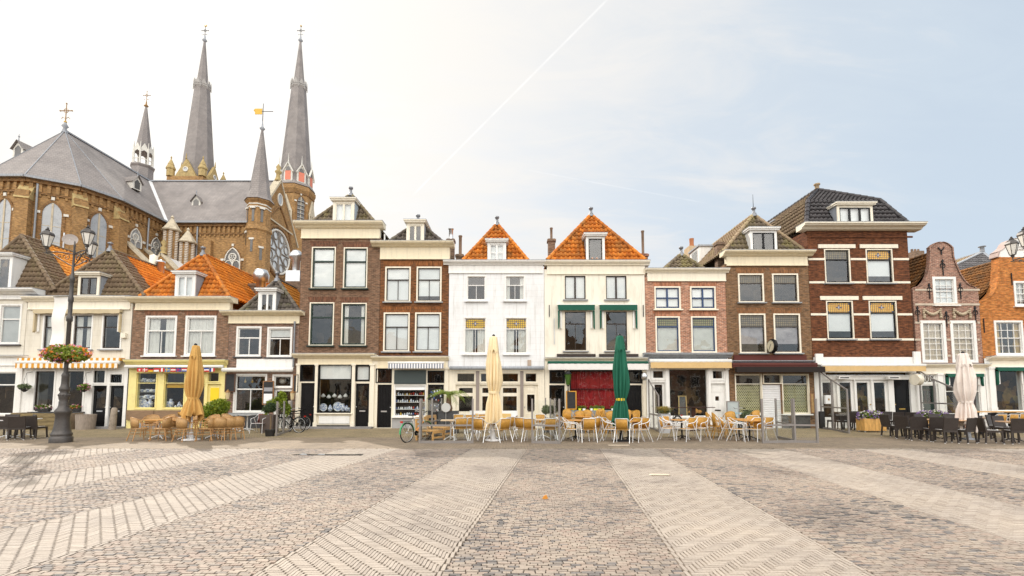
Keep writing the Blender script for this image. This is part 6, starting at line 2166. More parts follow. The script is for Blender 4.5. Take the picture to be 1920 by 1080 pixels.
def alu_chair(name, wv, label=''):
    t = thing(name, label, 'chair')
    mb = MB().mat(wv)
    mb.box(-.21, -.21, .435, .21, .20, .452)
    mb.build('seat', t)
    mb = MB().mat(wv)
    n = 10; vs = []; fs = []
    for i in range(n + 1):
        x = -.205 + .41 * i / n
        y = .235 + .05 * (1 - (x / .205) ** 2)
        for z, dy in ((.475, -.035), (.66, .02), (.835, .045)):
            vs += [(x, y + dy, z), (x, y + dy - .014, z)]
    for i in range(n):
        o, p = i * 6, i * 6 + 6
        for j in (0, 2): fs += [(o + j, p + j, p + j + 2, o + j + 2), (o + j + 1, o + j + 3, p + j + 3, p + j + 1)]
        fs += [(o + 4, p + 4, p + 5, o + 5), (o, o + 1, p + 1, p)]
    mb.smooth = True; mb.add(vs, fs); mb.build('backrest', t)
    mb = MB().mat(ALU)
    R = .0135
    top = [(-.215, .275, .835)] + [(-.205 + .41 * i / 6, .28 + .05 * (1 - ((-.205 + .41 * i / 6) / .205) ** 2), .845) for i in range(7)] + [(.215, .275, .835)]
    fr = [(-.262, -.245, .60), (-.265, -.20, .645), (-.27, -.05, .665), (-.265, .12, .70), (-.245, .22, .775)] + top + [(.245, .22, .775), (.265, .12, .70), (.27, -.05, .665), (.265, -.20, .645), (.262, -.245, .60)]
    mb.path(fr, R, 7)
    for s in (-1, 1):
        mb.path([(s * .215, -.22, .437), (s * .215, .21, .437), (s * .21, .285, .84)], .011, 6)
    mb.tube((-.25, -.225, .437), (.25, -.225, .437), .011, .011, 6); mb.tube((-.25, .17, .437), (.25, .17, .437), .011, .011, 6)
    mb.build('frame', t)
    for s in (-1, 1):
        MB().mat(ALU).path([(s * .262, -.245, .605), (s * .25, -.225, .44), (s * .272, -.285, 0)], R, 7).build('leg', t)
        MB().mat(ALU).path([(s * .268, .02, .668), (s * .255, .15, .44), (s * .275, .335, 0)], R, 7).build('leg', t)
    return t

def dark_chair(name, label=''):
    t = thing(name, label, 'chair')
    MB().mat(DRATTAN).box(-.235, -.235, .385, .235, .22, .455).build('seat', t)
    b = MB().mat(DRATTAN)
    b.add([(-.235, .185, .456), (.235, .185, .456), (.235, .225, .456), (-.235, .225, .456), (-.245, .255, .88), (.245, .255, .88), (.245, .295, .88), (-.245, .295, .88)], [(0, 3, 2, 1), (4, 5, 6, 7), (0, 1, 5, 4), (1, 2, 6, 5), (2, 3, 7, 6), (3, 0, 4, 7)])
    b.build('backrest', t)
    for sx in (-1, 1):
        for sy in (-1, 1):
            l = MB().mat(DRATTAN).bar((sx * .212, sy * .205, .385), (sx * .225, sy * .235, .018), .042, .042, (0, 1, 0)).build('leg', t)
            MB().mat(WHITEM).lathe([(.022, 0), (.022, .018)], (sx * .225, sy * .235, 0), 8).build('foot_cap', l)
    a = MB().mat(ALU).path([(-.237, -.1, .47), (-.262, -.05, .475), (-.262, .12, .475), (-.24, .17, .475)], .008, 5).path([(.237, -.1, .47), (.262, -.05, .475), (.262, .12, .475), (.24, .17, .475)], .008, 5)
    a.build('side_rail', t)
    return t

def table(name, label, r=.38, h=.74, top=None, base=IRON, kind='round', lx=.8, ly=.8, feet=4):
    t = thing(name, label, 'table')
    mb = MB().mat(top or TOPWOOD)
    if kind == 'round':
        mb.lathe([(r - .01, h - .03), (r, h - .024), (r, h - .006), (r - .012, h), (.02, h)], (0, 0, 0), 30, smooth=False)
    else:
        mb.box(-lx / 2, -ly / 2, h - .028, lx / 2, ly / 2, h)
    mb.build('table_top', t)
    mb = MB().mat(base).lathe([(.035, .03), (.03, .1), (.03, h - .1), (.06, h - .031)], (0, 0, 0), 12)
    mb.build('pedestal', t)
    for k in range(feet):
        a = k * 2 * PI / feet + PI / 4
        d = Vector((math.cos(a), math.sin(a), 0))
        MB().mat(base).path([d * .02 + Vector((0, 0, .13)), d * .14 + Vector((0, 0, .09)), d * .31 + Vector((0, 0, .025)), d * .33 + Vector((0, 0, .0))], [.022, .02, .016, .018], 6).build('foot', t)
    return t

def face(deg): return rad(deg)

def spots(lst, jig=6):
    out = []
    for u, v, a in lst:
        g = G(u, v)
        out.append((g.x, g.y + .15, rad(a + random.uniform(-jig, jig))))
    return out

# tan parasol group ------------------------------------------------------------
c1 = wicker_chair('wicker_armchair', RATTAN2, BAMBOO)
c1['category'] = 'chair'
instances(c1, spots([(254, 827, 150), (297, 827, -80), (322, 823, 190), (340, 828, 165), (382, 827, -75), (407, 826, 200), (423, 825, 215), (437, 824, 230), (276, 818, 20), (306, 817, -10), (352, 817, 15), (392, 817, 0)]),
          'pale wicker armchair, %s from the left around the tables under the tan parasol', 'wicker armchairs around the tan parasol tables')
t1 = table('terrace_table', '', r=.55, top=TOPWOOD, base=ALU)
instances(t1, [(*G(u, v).xy, 0.2) for u, v in ((298, 822), (352, 823), (402, 821))], 'round wooden terrace table with steel cross foot, %s from the left by the tan parasol', 'wooden tables under the tan parasol')
o = dup(c1, (*G(428, 812).xy, 0), rad(170), 'stacked honey wicker chair standing between green bush and steel bistro tables', group='stacked chairs'); del o['_used']
# aluminium chairs ------------------------------------------------------------
c2 = alu_chair('aluminium_chair', RATTANY)
c2['category'] = 'chair'
instances(c2, spots([(860, 827, 205), (873, 826, 235), (861, 813, 180), (882, 814, 185), (905, 812, 180), (901, 829, 150), (913, 822, 170), (940, 829, 210), (955, 820, -100), (948, 824, 220)]),
          'aluminium chair with golden woven back, %s from the left around the cream parasol', 'aluminium chairs around the cream parasol')
def more(pts, fmt, grp):
    k0 = instances(c2, spots(pts), fmt, grp)
    return k0
more([(982, 826, 140), (997, 829, 160), (1027, 829, 205), (1037, 824, 230), (1017, 815, 10)], 'aluminium chair with golden woven back, %s from the left behind the second glass screen', 'aluminium chairs behind the second glass screen')
more([(1058, 826, 85), (1072, 828, 70), (1104, 829, 182), (1113, 826, 190)], 'aluminium chair with woven back, %s from the left at the table before the red curtains', 'aluminium chairs before the red curtains')
more([(1138, 823, 62), (1148, 828, 58), (1171, 830, 150), (1188, 829, -62), (1203, 829, -70), (1199, 824, -84)], 'aluminium chair with golden woven back, %s from the left around the green parasol', 'aluminium chairs around the green parasol')
more([(1255, 826, 62), (1263, 822, 35), (1292, 828, -70), (1307, 822, -58), (1314, 826, -62)], 'aluminium chair with golden woven back, %s from the left before the big white framed window', 'aluminium chairs before the white shopfront')
more([(1371, 826, 52), (1388, 828, 50), (1413, 820, -40), (1421, 828, -60), (1438, 826, -70)], 'aluminium chair with golden woven back, %s from the left beside the third glass screen', 'aluminium chairs beside the third glass screen')
more([(1876, 812, 180), (1898, 812, 182), (1918, 811, 178)], 'aluminium chair with bright golden back, %s from the left before the orange gabled house', 'golden backed chairs before the orange house')
t2 = table('terrace_table', '', r=.36, top=PALEWOOD, base=ALU)
instances(t2, [(*G(u, v).xy, 0.3) for u, v in ((921, 822), (1017, 822), (890, 812))], 'round pale topped table with bright metal foot, %s from the left by the cream parasol', 'pale tables by the cream parasol')
t3 = table('terrace_table', '', kind='rect', lx=.75, ly=.75, top=PALEWOOD, base=ALU)
t3.location = (*G(845, 824).xy, 0); t3.rotation_euler.z = .1; t3['label'] = 'square pale topped table between the wooden lounge chairs and aluminium chairs'
t4 = table('terrace_table', '', r=.42, top=TOPWOOD, base=IRON)
instances(t4, [(*G(u, v).xy, 0.25) for u, v in ((1079, 824), (1092, 812), (1145, 810), (1178, 826), (1279, 823), (1386, 820), (1406, 825))], 'round orange wooden table on black iron foot, %s from the left', 'orange wooden tables on black feet')
# golden cane chairs ------------------------------------------------------------
c3 = wicker_chair('cane_armchair', RATTANY, BAMBOOY, top=.99, arm=.66, a0=40, zend=.90, rr=(.30, .335), cy=-.06)
c3['category'] = 'chair'
instances(c3, spots([(1067, 807, 20), (1086, 812, 185), (1106, 809, 10), (1122, 812, -75), (1129, 805, 5), (1134, 812, 75), (1145, 814, 185), (1181, 807, 10), (1190, 811, -60)]),
          'high backed golden cane armchair, %s from the left in front of the red curtained window', 'golden cane armchairs before the red curtains')
instances(c3, spots([(1341, 820, 82), (1353, 822, 78), (1370, 815, 182), (1416, 810, 190)]), 'high backed golden cane armchair, %s from the left near the white door and shutter', 'golden cane armchairs near the white door')
# dark rattan chairs ------------------------------------------------------------
c4 = dark_chair('rattan_chair')
c4['category'] = 'chair'
instances(c4, spots([(58, 823, 180), (28, 825, 205), (9, 824, 175), (37, 819, -30), (3, 818, 10)]), 'dark brown rattan chair, %s from the left beside the iron lamp post', 'dark rattan chairs by the lamp post')
instances(c4, spots([(1570, 806, 165), (1585, 807, 175), (1601, 808, 170), (1618, 805, 10), (1664, 806, -60)]), 'dark brown rattan chair, %s from the left against the tall red brick house', 'dark rattan chairs by the tall house')
instances(c4, spots([(1678, 819, 85), (1694, 821, 160), (1709, 824, 100), (1725, 826, 160), (1757, 828, 170), (1781, 831, 180), (1816, 831, 200)]), 'dark brown rattan chair, %s from the left in the front row before the white parasol', 'front row of dark rattan chairs')
instances(c4, spots([(1684, 807, 170), (1707, 808, 175), (1742, 816, 20), (1770, 816, 5), (1797, 816, -15)]), 'dark brown rattan chair, %s from the left in the rear row before the white parasol', 'rear row of dark rattan chairs')
instances(c4, spots([(1845, 824, -20), (1867, 832, 72), (1896, 825, 5), (1914, 833, 165), (1880, 820, 30)]), 'dark brown rattan chair, %s from the left in the group right of the white parasol', 'dark rattan chairs right of the white parasol')
t5 = table('terrace_table', '', r=.42, top=TOPMOS, base=IRON)
instances(t5, [(*G(u, v).xy, 0.1) for u, v in ((1716, 820), (1740, 821), (1788, 824), (1900, 829), (1840, 816))], 'round tan mosaic table on black foot, %s from the left among dark rattan chairs', 'mosaic tables among rattan chairs')
t6 = table('terrace_table', '', kind='rect', lx=.7, ly=.7, top=WHITEM, base=ALU)
instances(t6, [(*G(u, v).xy, 0.1) for u, v in ((12, 823), (44, 820))], 'square white topped table on steel foot, %s from the left beside the lamp post', 'white tables by the lamp post')
t7 = table('bistro_table', '', kind='rect', lx=.62, ly=.6, top=plain('grey_table_top', (.42, .43, .44), .4), base=ALU, h=.76)
instances(t7, [(*G(u, v).xy, 0.0) for u, v in ((442, 808), (463, 808))], 'small square grey bistro table on steel foot, %s from the left by the brick plinth', 'grey bistro tables')
t = alu_chair('aluminium_stool', plain('dark_red_slats', (.14, .035, .025), .5)); t['label'] = 'aluminium chair with dark red seat beside the round clipped shrub'; t.location = (*G(486, 812).xy, 0)
c = G(1300, 808)
t = table('high_bar_table', 'tall dark brown bar table standing before the big white framed window', kind='rect', lx=1.9, ly=.55, h=1.12, top=plain('dark_walnut', (.045, .016, .010), .3), base=plain('dark_walnut', (.045, .016, .010), .3))
t.location = (c.x, c.y, 0); MB().mat(plain('dark_walnut', (.045, .016, .010), .3)).box(c.x - .1, c.y - .1, 0, c.x + .1, c.y + .1, 1.09).build('column', t)
c = G(1893, 806)
t = thing('long_table', 'long pale wooden table behind the rattan chairs at the far right', 'table', (c.x, c.y, 0))
MB().mat(TEAK).box(c.x - 1.9, c.y - .3, .86, c.x + 2.2, c.y + .3, .90).build('table_top', t)
for dx in (-1.7, 0.1, 2.0): MB().mat(IRON).box(c.x + dx - .03, c.y - .25, 0, c.x + dx + .03, c.y + .25, .859).build('leg', t)
# low teak lounge chairs
def lounge():
    t = thing('lounge_chair', '', 'chair')
    s = MB().mat(TEAK)
    for i in range(6): s.box(-.36 + i * .122, -.42, .34, -.36 + i * .122 + .11, .34, .375)
    s.box(-.37, -.44, .27, .37, -.40, .335).box(-.37, .30, .27, .37, .34, .335)
    s.build('seat', t)
    b = MB().mat(TEAK)
    b.bar((-.36, .38, .80), (.36, .38, .80), .03, .12); b.bar((-.36, .36, .60), (.36, .36, .60), .03, .07)
    b.build('backrest', t)
    for sx in (-1, 1):
        MB().mat(TEAK).bar((sx * .34, -.40, 0), (sx * .34, -.40, .27), .06, .06, (0, 1, 0)).build('leg', t)
        MB().mat(TEAK).bar((sx * .34, .34, 0), (sx * .34, .39, .84), .06, .06, (0, 1, 0)).build('leg', t)
    MB().mat(TEAK).bar((-.34, -.40, .12), (.34, -.40, .12), .04, .06).bar((-.34, .345, .12), (.34, .345, .12), .04, .06).build('stretcher', t)
    return t
lc = lounge(); lc['category'] = 'chair'
instances(lc, [(*G(806, 825).xy, rad(62)), (*G(823, 818).xy, rad(68))], 'low teak lounge chair, %s from the left behind the glass screen by the bicycle', 'teak lounge chairs')
# white bench
c = G(925, 806)
t = thing('bench', 'long white wooden bench against the cream cafe doors', 'bench', (c.x, c.y, 0))
MB().mat(WHITEM).box(c.x - 1.12, c.y - .25, .40, c.x + 1.12, c.y + .22, .45).build('seat', t)
MB().mat(WHITEM).box(c.x - 1.12, c.y + .20, .50, c.x + 1.12, c.y + .25, .92).build('backrest', t)
for a_ in (-.9, .35): MB().mat(plain('ochre_cushion', (.62, .42, .16), .9)).box(c.x + a_, c.y + .10, .455, c.x + a_ + .5, c.y + .19, .78).build('cushion', t)
for s in (-1, 1):
    MB().mat(WHITEM).box(c.x + s * 1.12 - .06, c.y - .27, 0, c.x + s * 1.12 + .06, c.y - .15, .66).box(c.x + s * 1.12 - .06, c.y + .251, 0, c.x + s * 1.12 + .06, c.y + .33, .92).build('leg', t)
# parasols ------------------------------------------------------------
def parasol(u, v, vtop, vbot, mat, pole, label, wtop, wmid, wbot, vtie=None, capmat=None, folds=11, tie=None, seed=1, basec=None):
    g = G(u, v); Y = g.y; x = g.x
    k = Y / FPX
    zt, zb = Z(vtop, Y), Z(vbot, Y)
    zi = Z(vtie, Y)
    t = thing('parasol', label, 'parasol', (x, Y, 0))
    r = random.Random(seed)
    ph = [r.uniform(0, 6.28) for _ in range(6)]
    def mod(a, z):
        q = (zt - z) / (zt - zb)
        f = .13 + .17 * min(1, q * 1.4)
        return 1 + f * math.sin(folds * a + 2.2 * q + ph[0]) + .13 * math.sin(5 * a + ph[1] + 5 * q) + .09 * math.sin((folds * 2 - 1) * a + ph[2] - 4 * q) + .10 * math.sin(a + ph[5] + 2 * q) + .05 * math.sin(3 * a + 14 * q)
    R = lambda px: px * k * .44
    mb = MB().mat(mat)
    n = 16
    prof = []
    for i in range(n + 1):
        q = i / n; z = zb + (zi - zb) * q
        w_ = wbot + (wmid * .84 - wbot) * q ** .8
        prof.append((R(w_) * .92 * (.78 + .22 * min(1, (1 - q) * 3)), z))
    for i in range(1, 25):
        q = i / 24; z = zi + (zt - zi) * q
        bul = wmid * (1 + .12 * math.sin(PI * min(1, q * 1.6))) if q < .55 else wmid + (wtop - wmid) * ((q - .55) / .45) ** 1.1
        bul *= (.70 + .24 * min(1, q * 5))
        prof.append((R(bul) * .95, z))
    prof.append((R(wtop) * .5, zt + .03))
    mb.lathe(prof, (x, Y, 0), 88, mod=mod)
    hem = r.uniform(0, 1)
    # ragged hem
    for i in range(88):
        vx, vy, vz = mb.v[i]
        a = 2 * PI * i / 88
        mb.v[i] = (vx, vy, vz + .16 * math.sin(3 * a + ph[3]) + .09 * math.sin(folds * a + ph[4]))
    mb.f = [f for f in mb.f if len(f) < 50]; mb.m = mb.m[:len(mb.f)]; mb.sm = mb.sm[:len(mb.f)]
    cn = mb.build('folded_canopy', t)
    # hanging outer flap of a vent near the top and the tie band
    tb = MB().mat(tie or mat)
    tb.lathe([(R(wmid) * .74, zi - .05), (R(wmid) * .77, zi - .02), (R(wmid) * .77, zi + .03), (R(wmid) * .74, zi + .05)], (x, Y, 0), 30, mod=lambda a, z: 1 + .07 * math.sin(folds * a + ph[0]))
    tb.build('tie_strap', t)
    fl = MB().mat(mat)
    zq = zt - (zt - zb) * .17
    fl.lathe([(R(wtop) * 1.22 + .035, zq), (R(wtop) * 1.18 + .02, zq + .15), (R(wtop) * .9, zt - .03), (R(wtop) * .45, zt + .02)], (x, Y, 0), 66, mod=lambda a, z: 1 + (.10 if z < zq + .1 else .05) * math.sin(folds * a + ph[5]))
    for i in range(66):
        vx, vy, vz = fl.v[i]; fl.v[i] = (vx, vy, vz + .07 * math.sin(8 * 2 * PI * i / 66 + 1))
    fl.build('top_vent', t)
    pb = MB().mat(pole).tube((x, Y, 0), (x, Y, zt + .04), .033, .03, 12)
    pb.build('pole', t)
    MB().mat(capmat or IRON).lathe([(.05, zt + .02), (.055, zt + .07), (.015, zt + .11)], (x, Y, 0), 10).build('finial', t)
    MB().mat(basec or pole).lathe([(.30, 0), (.30, .04), (.08, .07), (.055, .30)], (x, Y, 0), 18).build('base', t)
    return t
parasol(358, 825, 649, 781, canvas('tan_parasol_cloth', (.56, .33, .10)), WHITEM, 'closed tan parasol tied with its own cloth above wicker armchairs', 13, 25, 38, 747, seed=3)
parasol(925, 826, 632, 797, canvas('cream_parasol_cloth', (.80, .655, .41)), WHITEM, 'closed cream parasol in front of the white plastered house', 14, 27, 36, 736, seed=5)
parasol(1165, 827, 631, 794, canvas('green_parasol_cloth', (.012, .115, .068)), IRON, 'closed dark green parasol tied with a yellow band', 14, 26, 32, 749, tie=plain('yellow_band', (.75, .52, .02), .6), seed=8)
parasol(1817, 824, 664, 798, canvas('white_parasol_cloth', (.80, .72, .66)), ZINC, 'closed white parasol with grey pole among dark rattan chairs', 17, 27, 32, 754, seed=11)
# a gold lamp shade or sign disc seen just behind the cream parasol
c = G(932, 812)
# glass screens ------------------------------------------------------------
def screen(pts, label, h=1.55, rail=.62, mids=(), slope=None, name='glass_screen', mat=GREYM):
    """wind screen: grey posts and rails with clear panes; pts = ground polyline"""
    p0 = Vector((pts[0][0], pts[0][1], 0))
    t = thing(name, label, 'glass screen', tuple(p0))
    n = len(pts)
    hs = [h] * n if slope is None else slope
    up = Vector((0, 0, 1))
    for i, (p, hh) in enumerate(zip(pts, hs)):
        MB().mat(mat).bar((p[0], p[1], 0), (p[0], p[1], hh), .06, .06, (0, 1, 0)).build('post', t)
    for i in range(n - 1):
        a, b = Vector((*pts[i][:2], 0)), Vector((*pts[i + 1][:2], 0))
        d = (b - a).normalized()
        a2, b2 = a + d * .03, b - d * .03
        MB().mat(mat).bar(a2 + up * .045, b2 + up * .045, .04, .09).build('rail', t)
        MB().mat(mat).bar(a2 + up * rail, b2 + up * rail, .04, .06).build('rail', t)
        if slope: MB().mat(mat).bar(a2 + up * (hs[i] - .03), b2 + up * (hs[i + 1] - .03), .04, .06).build('rail', t)
        nrm = Vector((-d.y, d.x, 0)) * .004
        tops = (hs[i] - .06, hs[i + 1] - .06)
        for lo, (q0, q1) in ((.09, (rail - .03, rail - .03)), (rail + .03, tops)):
            vs = [a2 - nrm + up * lo, b2 - nrm + up * lo, b2 - nrm + up * q1, a2 - nrm + up * q0]
            vs += [v + nrm * 2 for v in vs]
            MB().mat(CLEAR).add(vs, [(0, 1, 2, 3), (7, 6, 5, 4), (0, 4, 5, 1), (1, 5, 6, 2), (2, 6, 7, 3), (3, 7, 4, 0)]).build('pane', t)
    return t
def gp(u, v): return tuple(G(u, v).xy)
a = gp(787, 831); b = gp(886, 831)
screen([a, b], 'grey framed glass screen in front of the teak lounge chairs')
screen([(a[0] + .02, a[1] + .12), (a[0] + .05, a[1] + 2.1), (a[0] + .1, a[1] + 4.2), (a[0] + .1, D - .9)], 'long grey framed glass screen running back from the lounge chairs to the souvenir shop')
a = gp(998, 831); b = gp(1049, 832)
screen([a, b], 'narrow grey framed glass screen just left of the red curtained cafe')
screen([(b[0] + .02, b[1] + .12), (b[0] + .03, b[1] + 2.0), (b[0] + .03, b[1] + 4.0), (b[0] + .02, D - .8)], 'long grey framed glass screen running back to the wall between white and cream houses')
screen([gp(1431, 831), gp(1491, 830), gp(1533, 831)], 'wide grey framed glass screen standing before the oxblood awning')
screen([gp(1457, 821), gp(1488, 828.5)], 'short grey framed glass screen set askew behind the wide one')
screen([(X(1535, 800), D - .25), gp(1563, 807), gp(1592, 813)], 'grey glass screen with sloping top beside the flower crate', slope=(2.95, 2.45, 1.95), rail=1.1)
screen([(X(1722, 800), D - .25), gp(1757, 808), gp(1800, 815)], 'grey glass screen with sloping top between the tall house and the mauve gabled house', slope=(2.95, 2.45, 1.95), rail=1.3)
screen([(X(1214, 800), D - .35), gp(1226, 806), gp(1236, 810)], 'grey glass screen with sloping top between the cream house and the pinkish house', slope=(2.5, 2.1, 1.7), rail=.75)
screen([gp(375, 812), gp(392, 807)], 'low grey glass screen left of the leafy green bush', h=1.3)
screen([gp(518, 818), gp(531, 813), gp(545, 808)], 'pale grey glass screen between clipped shrub and parked bicycles', h=1.42)
# ------------------------------------------------------------------ lamp posts
def lamppost(name, label):
    t = thing(name, label, 'lamp post')
    k = 15.8 / FPX
    zf_ = lambda v: max(0.0, (831 - v) * k * 1.0)
    RS = .82
    prof = [(21, 831), (21, 823), (20, 821), (18, 820), (19.5, 817), (19.5, 814), (17.5, 812.5), (16, 808), (14.5, 800), (13.3, 790), (13, 779), (15, 776), (16, 772), (15, 770), (10.5, 765), (9, 760), (9, 754), (8, 752), (9.5, 747), (10.2, 743), (9.5, 738), (7.5, 735), (9.8, 732), (10, 728), (8, 724), (7, 719), (7, 706), (7.6, 703), (6.5, 700), (4, 696)]
    cast = plain('cast_iron_grey', (.085, .078, .074), .45, .45, var=.25)
    mb = MB().mat(cast).lathe([(r * k * RS, zf_(v)) for r, v in prof], (0, 0, 0), 24)
    for i in range(12):
        a = 2 * PI * i / 12
        mb.ball((9.6 * RS * k * math.cos(a), 9.6 * RS * k * math.sin(a), zf_(741)), .03, 6, 1.6)
    mb.build('base', t)
    mb = MB().mat(cast).lathe([(4.2 * k, zf_(696)), (4.2 * k, zf_(598)), (6 * k, zf_(596)), (6 * k, zf_(588)), (4.2 * k, zf_(586)), (4.0 * k, zf_(560)), (5.2 * k, zf_(557)), (5.2 * k, zf_(550)), (4 * k, zf_(548)), (3.6 * k, zf_(518)), (5 * k, zf_(515)), (4.6 * k, zf_(510)), (2.6 * k, zf_(506)), (2.1 * k, zf_(462)), (2.8 * k, zf_(460)), (2.0 * k, zf_(455)), (2.0 * k, zf_(449)), (2.8 * k, zf_(446)), (1.2 * k, zf_(443)), (1.6 * k, zf_(440)), (.3 * k, zf_(436))], (0, 0, 0), 14, sx=RS, sy=RS)
    mb.build('post', t)
    for ang in (190, -24, 104):
        a = rad(ang); d = Vector((math.cos(a), math.sin(a), 0)); up = Vector((0, 0, 1))
        z0 = zf_(463)
        br = MB().mat(cast)
        L_ = .88
        br.path([d * .05 + up * z0, d * (L_ * .6) + up * (z0 + .05), d * L_ + up * (z0 + .02), d * L_ + up * (z0 + .14)], .022, 7)
        br.path([d * .04 + up * (z0 - .45), d * .3 + up * (z0 - .30), d * .65 + up * (z0 - .06), d * .95 + up * z0], .018, 6)
        for c0, rr, tw in ((.22, .13, 1), (.48, .09, -1), (.68, .06, 1)):
            pts = [d * (c0 + rr * (1 - i / 15) * math.cos(tw * i * .62)) + up * (z0 - .13 + (c0 - .22) * .12 + rr * (1 - i / 15) * math.sin(tw * i * .62)) for i in range(14)]
            br.path(pts, .011, 5)
        b_ = br.build('bracket', t)
        c = d * L_ + up * (z0 + .14)
        ln = MB().mat(cast)
        ln.lathe([(.03, 0), (.07, .03), (.04, .06), (.10, .09)], tuple(c), 8)
        hz = [(.09, .09), (.19, .50)]
        for i in range(6):
            q = i * PI / 3 + PI / 6
            ln.tube(c + Vector((hz[0][0] * math.cos(q), hz[0][0] * math.sin(q), hz[0][1])), c + Vector((hz[1][0] * math.cos(q), hz[1][0] * math.sin(q), hz[1][1])), .010, .010, 5)
        ln.lathe([(.205, .49), (.21, .52), (.178, .60), (.10, .67), (.05, .70), (.08, .72), (.03, .76), (.04, .78), (.01, .82)], tuple(c), 6, PI / 6, smooth=False)
        lo = ln.build('lantern', t)
        gm = MB().mat(plain('milky_lantern_glass', (.80, .78, .72), .25, var=.04, spec=.6)).lathe([(.084, .095), (.183, .488)], tuple(c), 6, PI / 6, smooth=False)
        gm.build('lantern_glass', lo)
    return t
lp = lamppost('lamp_post', 'ornate three armed iron lamp post hung with a white banner and flowers')
scan(lp)
g = G(125, 831); g = Vector(((125 - 960) / FPX * (g.y + .33) * 1.003, g.y + .33, 0)); lp.location = g
g2 = G(2008, 831)
dup(lp, (g2.x, g2.y + .3, 0), rad(0), 'ornate iron lamp post at the far right edge with only its lanterns showing')
g = Vector((lp.location.x, lp.location.y, 0)); k = 15.8 / FPX
# banner
zt_, zb_ = Z(557, g.y), Z(650, g.y)
x1_, x0_ = g.x - .10, g.x - .62
t = thing('banner', 'plain white banner hanging from the left lamp post above the flower basket', 'banner', (g.x - .36, g.y, 0))
mb = MB().mat(plain('white_banner_cloth', (.82, .80, .76), .8, var=.05), True)
vs, fs = [], []
for i in range(13):
    z = zt_ + (zb_ - zt_) * i / 12
    for j in range(7):
        x = x0_ + (x1_ - x0_) * j / 6 - .03 * math.sin(PI * i / 12) - (.06 * i / 12 if j < 3 else 0)
        y = g.y + .05 * math.sin(2.2 * i / 12 + j * .5) + .03 * math.sin(i * .9)
        vs += [(x, y, z), (x, y + .006, z)]
for i in range(12):
    for j in range(6):
        o = (i * 7 + j) * 2; p = o + 14
        fs += [(o, p, p + 2, o + 2), (o + 1, o + 3, p + 3, p + 1)]
mb.add(vs, fs).build('cloth', t)
MB().mat(IRON).tube((x0_ - .03, g.y, zt_ + .01), (g.x - .06, g.y, zt_ + .03), .012).tube((x0_ - .06, g.y, zb_ + .05), (g.x - .06, g.y, zb_ + .05), .010).build('hanger_rod', t)
# flowers -----------------------------------------------------------------------
LEAF = leafmat('green_leaves', (.07, .12, .022), (.24, .31, .05))
LEAFY = leafmat('yellow_green_leaves', (.10, .16, .010), (.30, .36, .03))
LEAFD = leafmat('dark_green_leaves', (.028, .055, .022), (.075, .12, .040))
LEAFG = leafmat('grey_green_leaves', (.10, .14, .07), (.22, .26, .13))
LEAFDRY = leafmat('dry_grass_blades', (.24, .20, .05), (.50, .38, .10))
FLO = leafmat('orange_petals', (.70, .16, .02), (.80, .28, .04)); FLP = leafmat('pink_petals', (.62, .16, .32), (.75, .38, .50)); FLV = leafmat('violet_petals', (.20, .09, .42), (.40, .22, .62)); FLW = leafmat('white_petals', (.70, .68, .60), (.85, .80, .74))
for m_ in ():
    pass
POT = plain('black_pot', (.022, .020, .019), .6, var=.2)
def flowers(t, c, r, n, kinds, size=.05, leaf=LEAF, nleaf=600, seed=1, lsize=.085):
    random.seed(seed)
    MB_ = MB().mat(leaf); MB_.t = []
    leaves(MB_, nleaf, lsize, inball(c, r, .3, .25, seed)).build('foliage', t)
    for nm, m, frac in kinds:
        b = MB().mat(m); b.t = []
        f = inball(c, (r[0] * 1.03, r[1] * 1.03, r[2] * 1.05), .88, .25, seed)
        nb = int(n * frac)
        cl = [f(0) for _ in range(nb)]
        def pos(i): 
            q = cl[i // 4]; return (q[0] + random.gauss(0, size * .35), q[1] + random.gauss(0, size * .35), q[2] + random.gauss(0, size * .35))
        leaves(b, nb * 4, size, pos, 1.0).build(nm, t)
t = thing('hanging_flower_basket', 'round basket of orange and pink flowers ringing the left lamp post', 'flower basket', (g.x, g.y, Z(678, g.y)))
zc = Z(664, g.y)
for i in range(5):
    a = 2 * PI * i / 5 - 1.3
    MB().mat(POT).lathe([(.13, zc - .27), (.20, zc + .02), (.21, zc + .04), (.02, zc + .04)], (g.x + .26 * math.cos(a), g.y + .26 * math.sin(a), 0), 12).build('pot', t)
MB().mat(POT).path([(g.x + .33 * math.cos(q), g.y + .33 * math.sin(q), zc - .12) for q in [i * PI / 8 for i in range(16)]], .02, 6, closed=True).build('ring', t)
flowers(t, (g.x, g.y, zc + .0), (.68, .60, .32), 260, (('orange_blossom', FLO, .55), ('pink_blossom', FLP, .45)), .055, leaf=leafmat('fresh_leaves', (.12, .18, .02), (.36, .42, .06)), nleaf=2200, seed=4, lsize=.08)
# small plants on the white house
def basket(u, v, kinds, label, rx, rz, leaf=LEAF, seed=2):
    p = P(u, v, D - .35)
    t = thing('hanging_basket', label, 'hanging basket', tuple(p))
    MB().mat(POT).lathe([(.03, -.22), (.14, -.12), (.17, 0), (.02, .01)], tuple(p), 12).build('pot', t)
    MB().mat(IRON).path([p + Vector((-.14, 0, .02)), p + Vector((0, .05, .75)), p + Vector((.14, 0, .02))], .008, 5).path([p + Vector((0, .05, .75)), p + Vector((0, .33, .82))], .012, 5).build('hanger', t)
    flowers(t, tuple(p + Vector((0, 0, .04))), (rx, .22, rz), 60, kinds, .05, leaf, 420, seed, .075)
basket(46, 727, (('dry_blossom', FLW, .1),), 'hanging basket of sparse dry greenery beside the white shop window', .32, .15, LEAFG, 21)
basket(158, 727, (('pink_blossom', FLP, .8),), 'hanging basket of magenta flowers between shop window and black doors', .26, .19, LEAF, 22)
